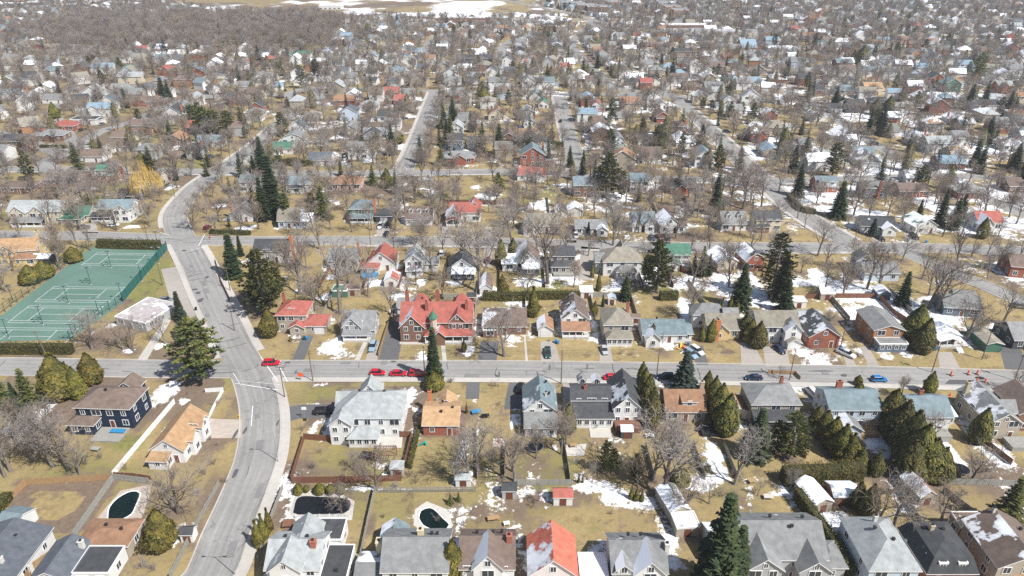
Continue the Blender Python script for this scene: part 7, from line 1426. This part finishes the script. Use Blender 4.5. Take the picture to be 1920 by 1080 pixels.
def figure(px, py, label, rz, cloth, step=.22):
    g = G(px, py); me = bpy.data.meshes.new('body')
    J = [(0,0,.95),(0,0,1.2),(0,0,1.42),(0,0,1.52),(0,.02,1.66),(0,0,1.76),(-.09,0,.90),(-.1,step,.50),(-.1,step*.9,.06),(-.1,step*.9+.16,.03),(.09,0,.90),(.1,-step*.4,.48),(.1,-step*1.2,.08),(.1,-step*1.2+.15,.03),(-.2,0,1.40),(-.25,-.06,1.12),(-.25,.06,.88),(-.25,.10,.79),(.2,0,1.40),(.25,.05,1.12),(.25,-.08,.88),(.25,-.1,.79)]
    E = [(0,1),(1,2),(2,3),(3,4),(4,5),(0,6),(6,7),(7,8),(8,9),(0,10),(10,11),(11,12),(12,13),(2,14),(14,15),(15,16),(16,17),(2,18),(18,19),(19,20),(20,21)]
    Rr = [.15,.15,.15,.06,.105,.07,.10,.07,.05,.045,.10,.07,.05,.045,.075,.05,.04,.035,.075,.05,.04,.035]
    me.from_pydata(J, E, []); o = ob('person', me, None, (g.x, g.y, 0), rz); o.modifiers.new('skin', 'SKIN')
    for v, r_ in zip(me.skin_vertices[0].data, Rr): v.radius = (r_, r_)
    me.skin_vertices[0].data[0].use_root = True; s_ = o.modifiers.new('smooth', 'SUBSURF'); s_.levels = 1; s_.render_levels = 1; me.materials.append(M[cloth]); tag(o, label, 'person', 'people walking')
    MB().tube((0,.0,1.60),(0,-.01,1.80), .115, .06, 8, 0, True).build('hair', M['dark'], o)
figure(936,707,'person in dark clothes walking on the main street pavement',1.57,'cloth_dark')
# ------------------------------------------------------------------ labels for everything that was placed in loops
ORD = ['leftmost','second','third','fourth','fifth','sixth','seventh','eighth','ninth','tenth','eleventh','twelfth','thirteenth','fourteenth','fifteenth','sixteenth','seventeenth','eighteenth','nineteenth','twentieth']
def od(i):
    if i < 20: return ORD[i]
    t, u = divmod(i+1, 10); T = {2:'twenty',3:'thirty',4:'forty',5:'fifty',6:'sixty',7:'seventy',8:'eighty',9:'ninety'}[t]; return (T[:-1]+'ieth') if u == 0 else T+'-'+['first','second','third','fourth','fifth','sixth','seventh','eighth','ninth'][u-1]
def assign(items):
    g = {}
    for o, d, w, px, h in items: g.setdefault((d, w), []).append((px, o))
    for (d, w), l in g.items():
        l.sort(key=lambda q: q[0])
        for i, (px, o) in enumerate(l):
            base = f"{d} {w}"
            if len(l) == 1: lab = base
            elif len(l) == 2: lab = f"{'left' if i == 0 else 'right'} one of two: {base}" if False else f"{base}, {'left' if i == 0 else 'right'} of two"
            else: lab = f"{base}, {od(i)}{' from left' if i else ''}"
            n = len(lab.split())
            if n > 16: lab = lab.replace(' from left', '')
            if len(lab.split()) > 16: lab = lab.split(' ', 1)[1].replace(' from left', '').replace('white house with dark roof by tall spruces', 'dark-roofed house by tall spruces') if lab.split()[0] in ('small', 'tall', 'mid-sized') else lab
            if len(lab.split()) > 16: print('LONG', len(lab.split()), lab)
            o['label'] = lab
assign(PEND)
assign([(s.root, d, zone(s.px, s.py) or rel(s.c.x, s.c.y), s.px, 0) for s, d in AUTO])
labs = {}
for o in COL.objects:
    if o.get('label'): labs.setdefault(o['label'], []).append(o.name)
print('DUP', [k for k, v in labs.items() if len(v) > 1][:20]); print('NOLABEL', [o.name for o in COL.objects if o.get('category') and not o.get('label')][:10])
print('OBJECTS', len(COL.objects), 'labelled', len(labs))

# ------------------------------------------------------------------ light spring haze filling the air over the whole place
hm = bpy.data.materials.new('haze_air'); hm.use_nodes = True; hn = hm.node_tree.nodes; hn.clear(); pv = hn.new('ShaderNodeVolumePrincipled'); ho = hn.new('ShaderNodeOutputMaterial')
pv.inputs['Color'].default_value = (.93, .95, 1, 1); pv.inputs['Density'].default_value = .00016; pv.inputs['Anisotropy'].default_value = .2; hm.node_tree.links.new(pv.outputs[0], ho.inputs['Volume'])
tag(MB().box(-5200, 5200, -400, 9200, -1.0, 109.5).build('haze', hm), kind='stuff')
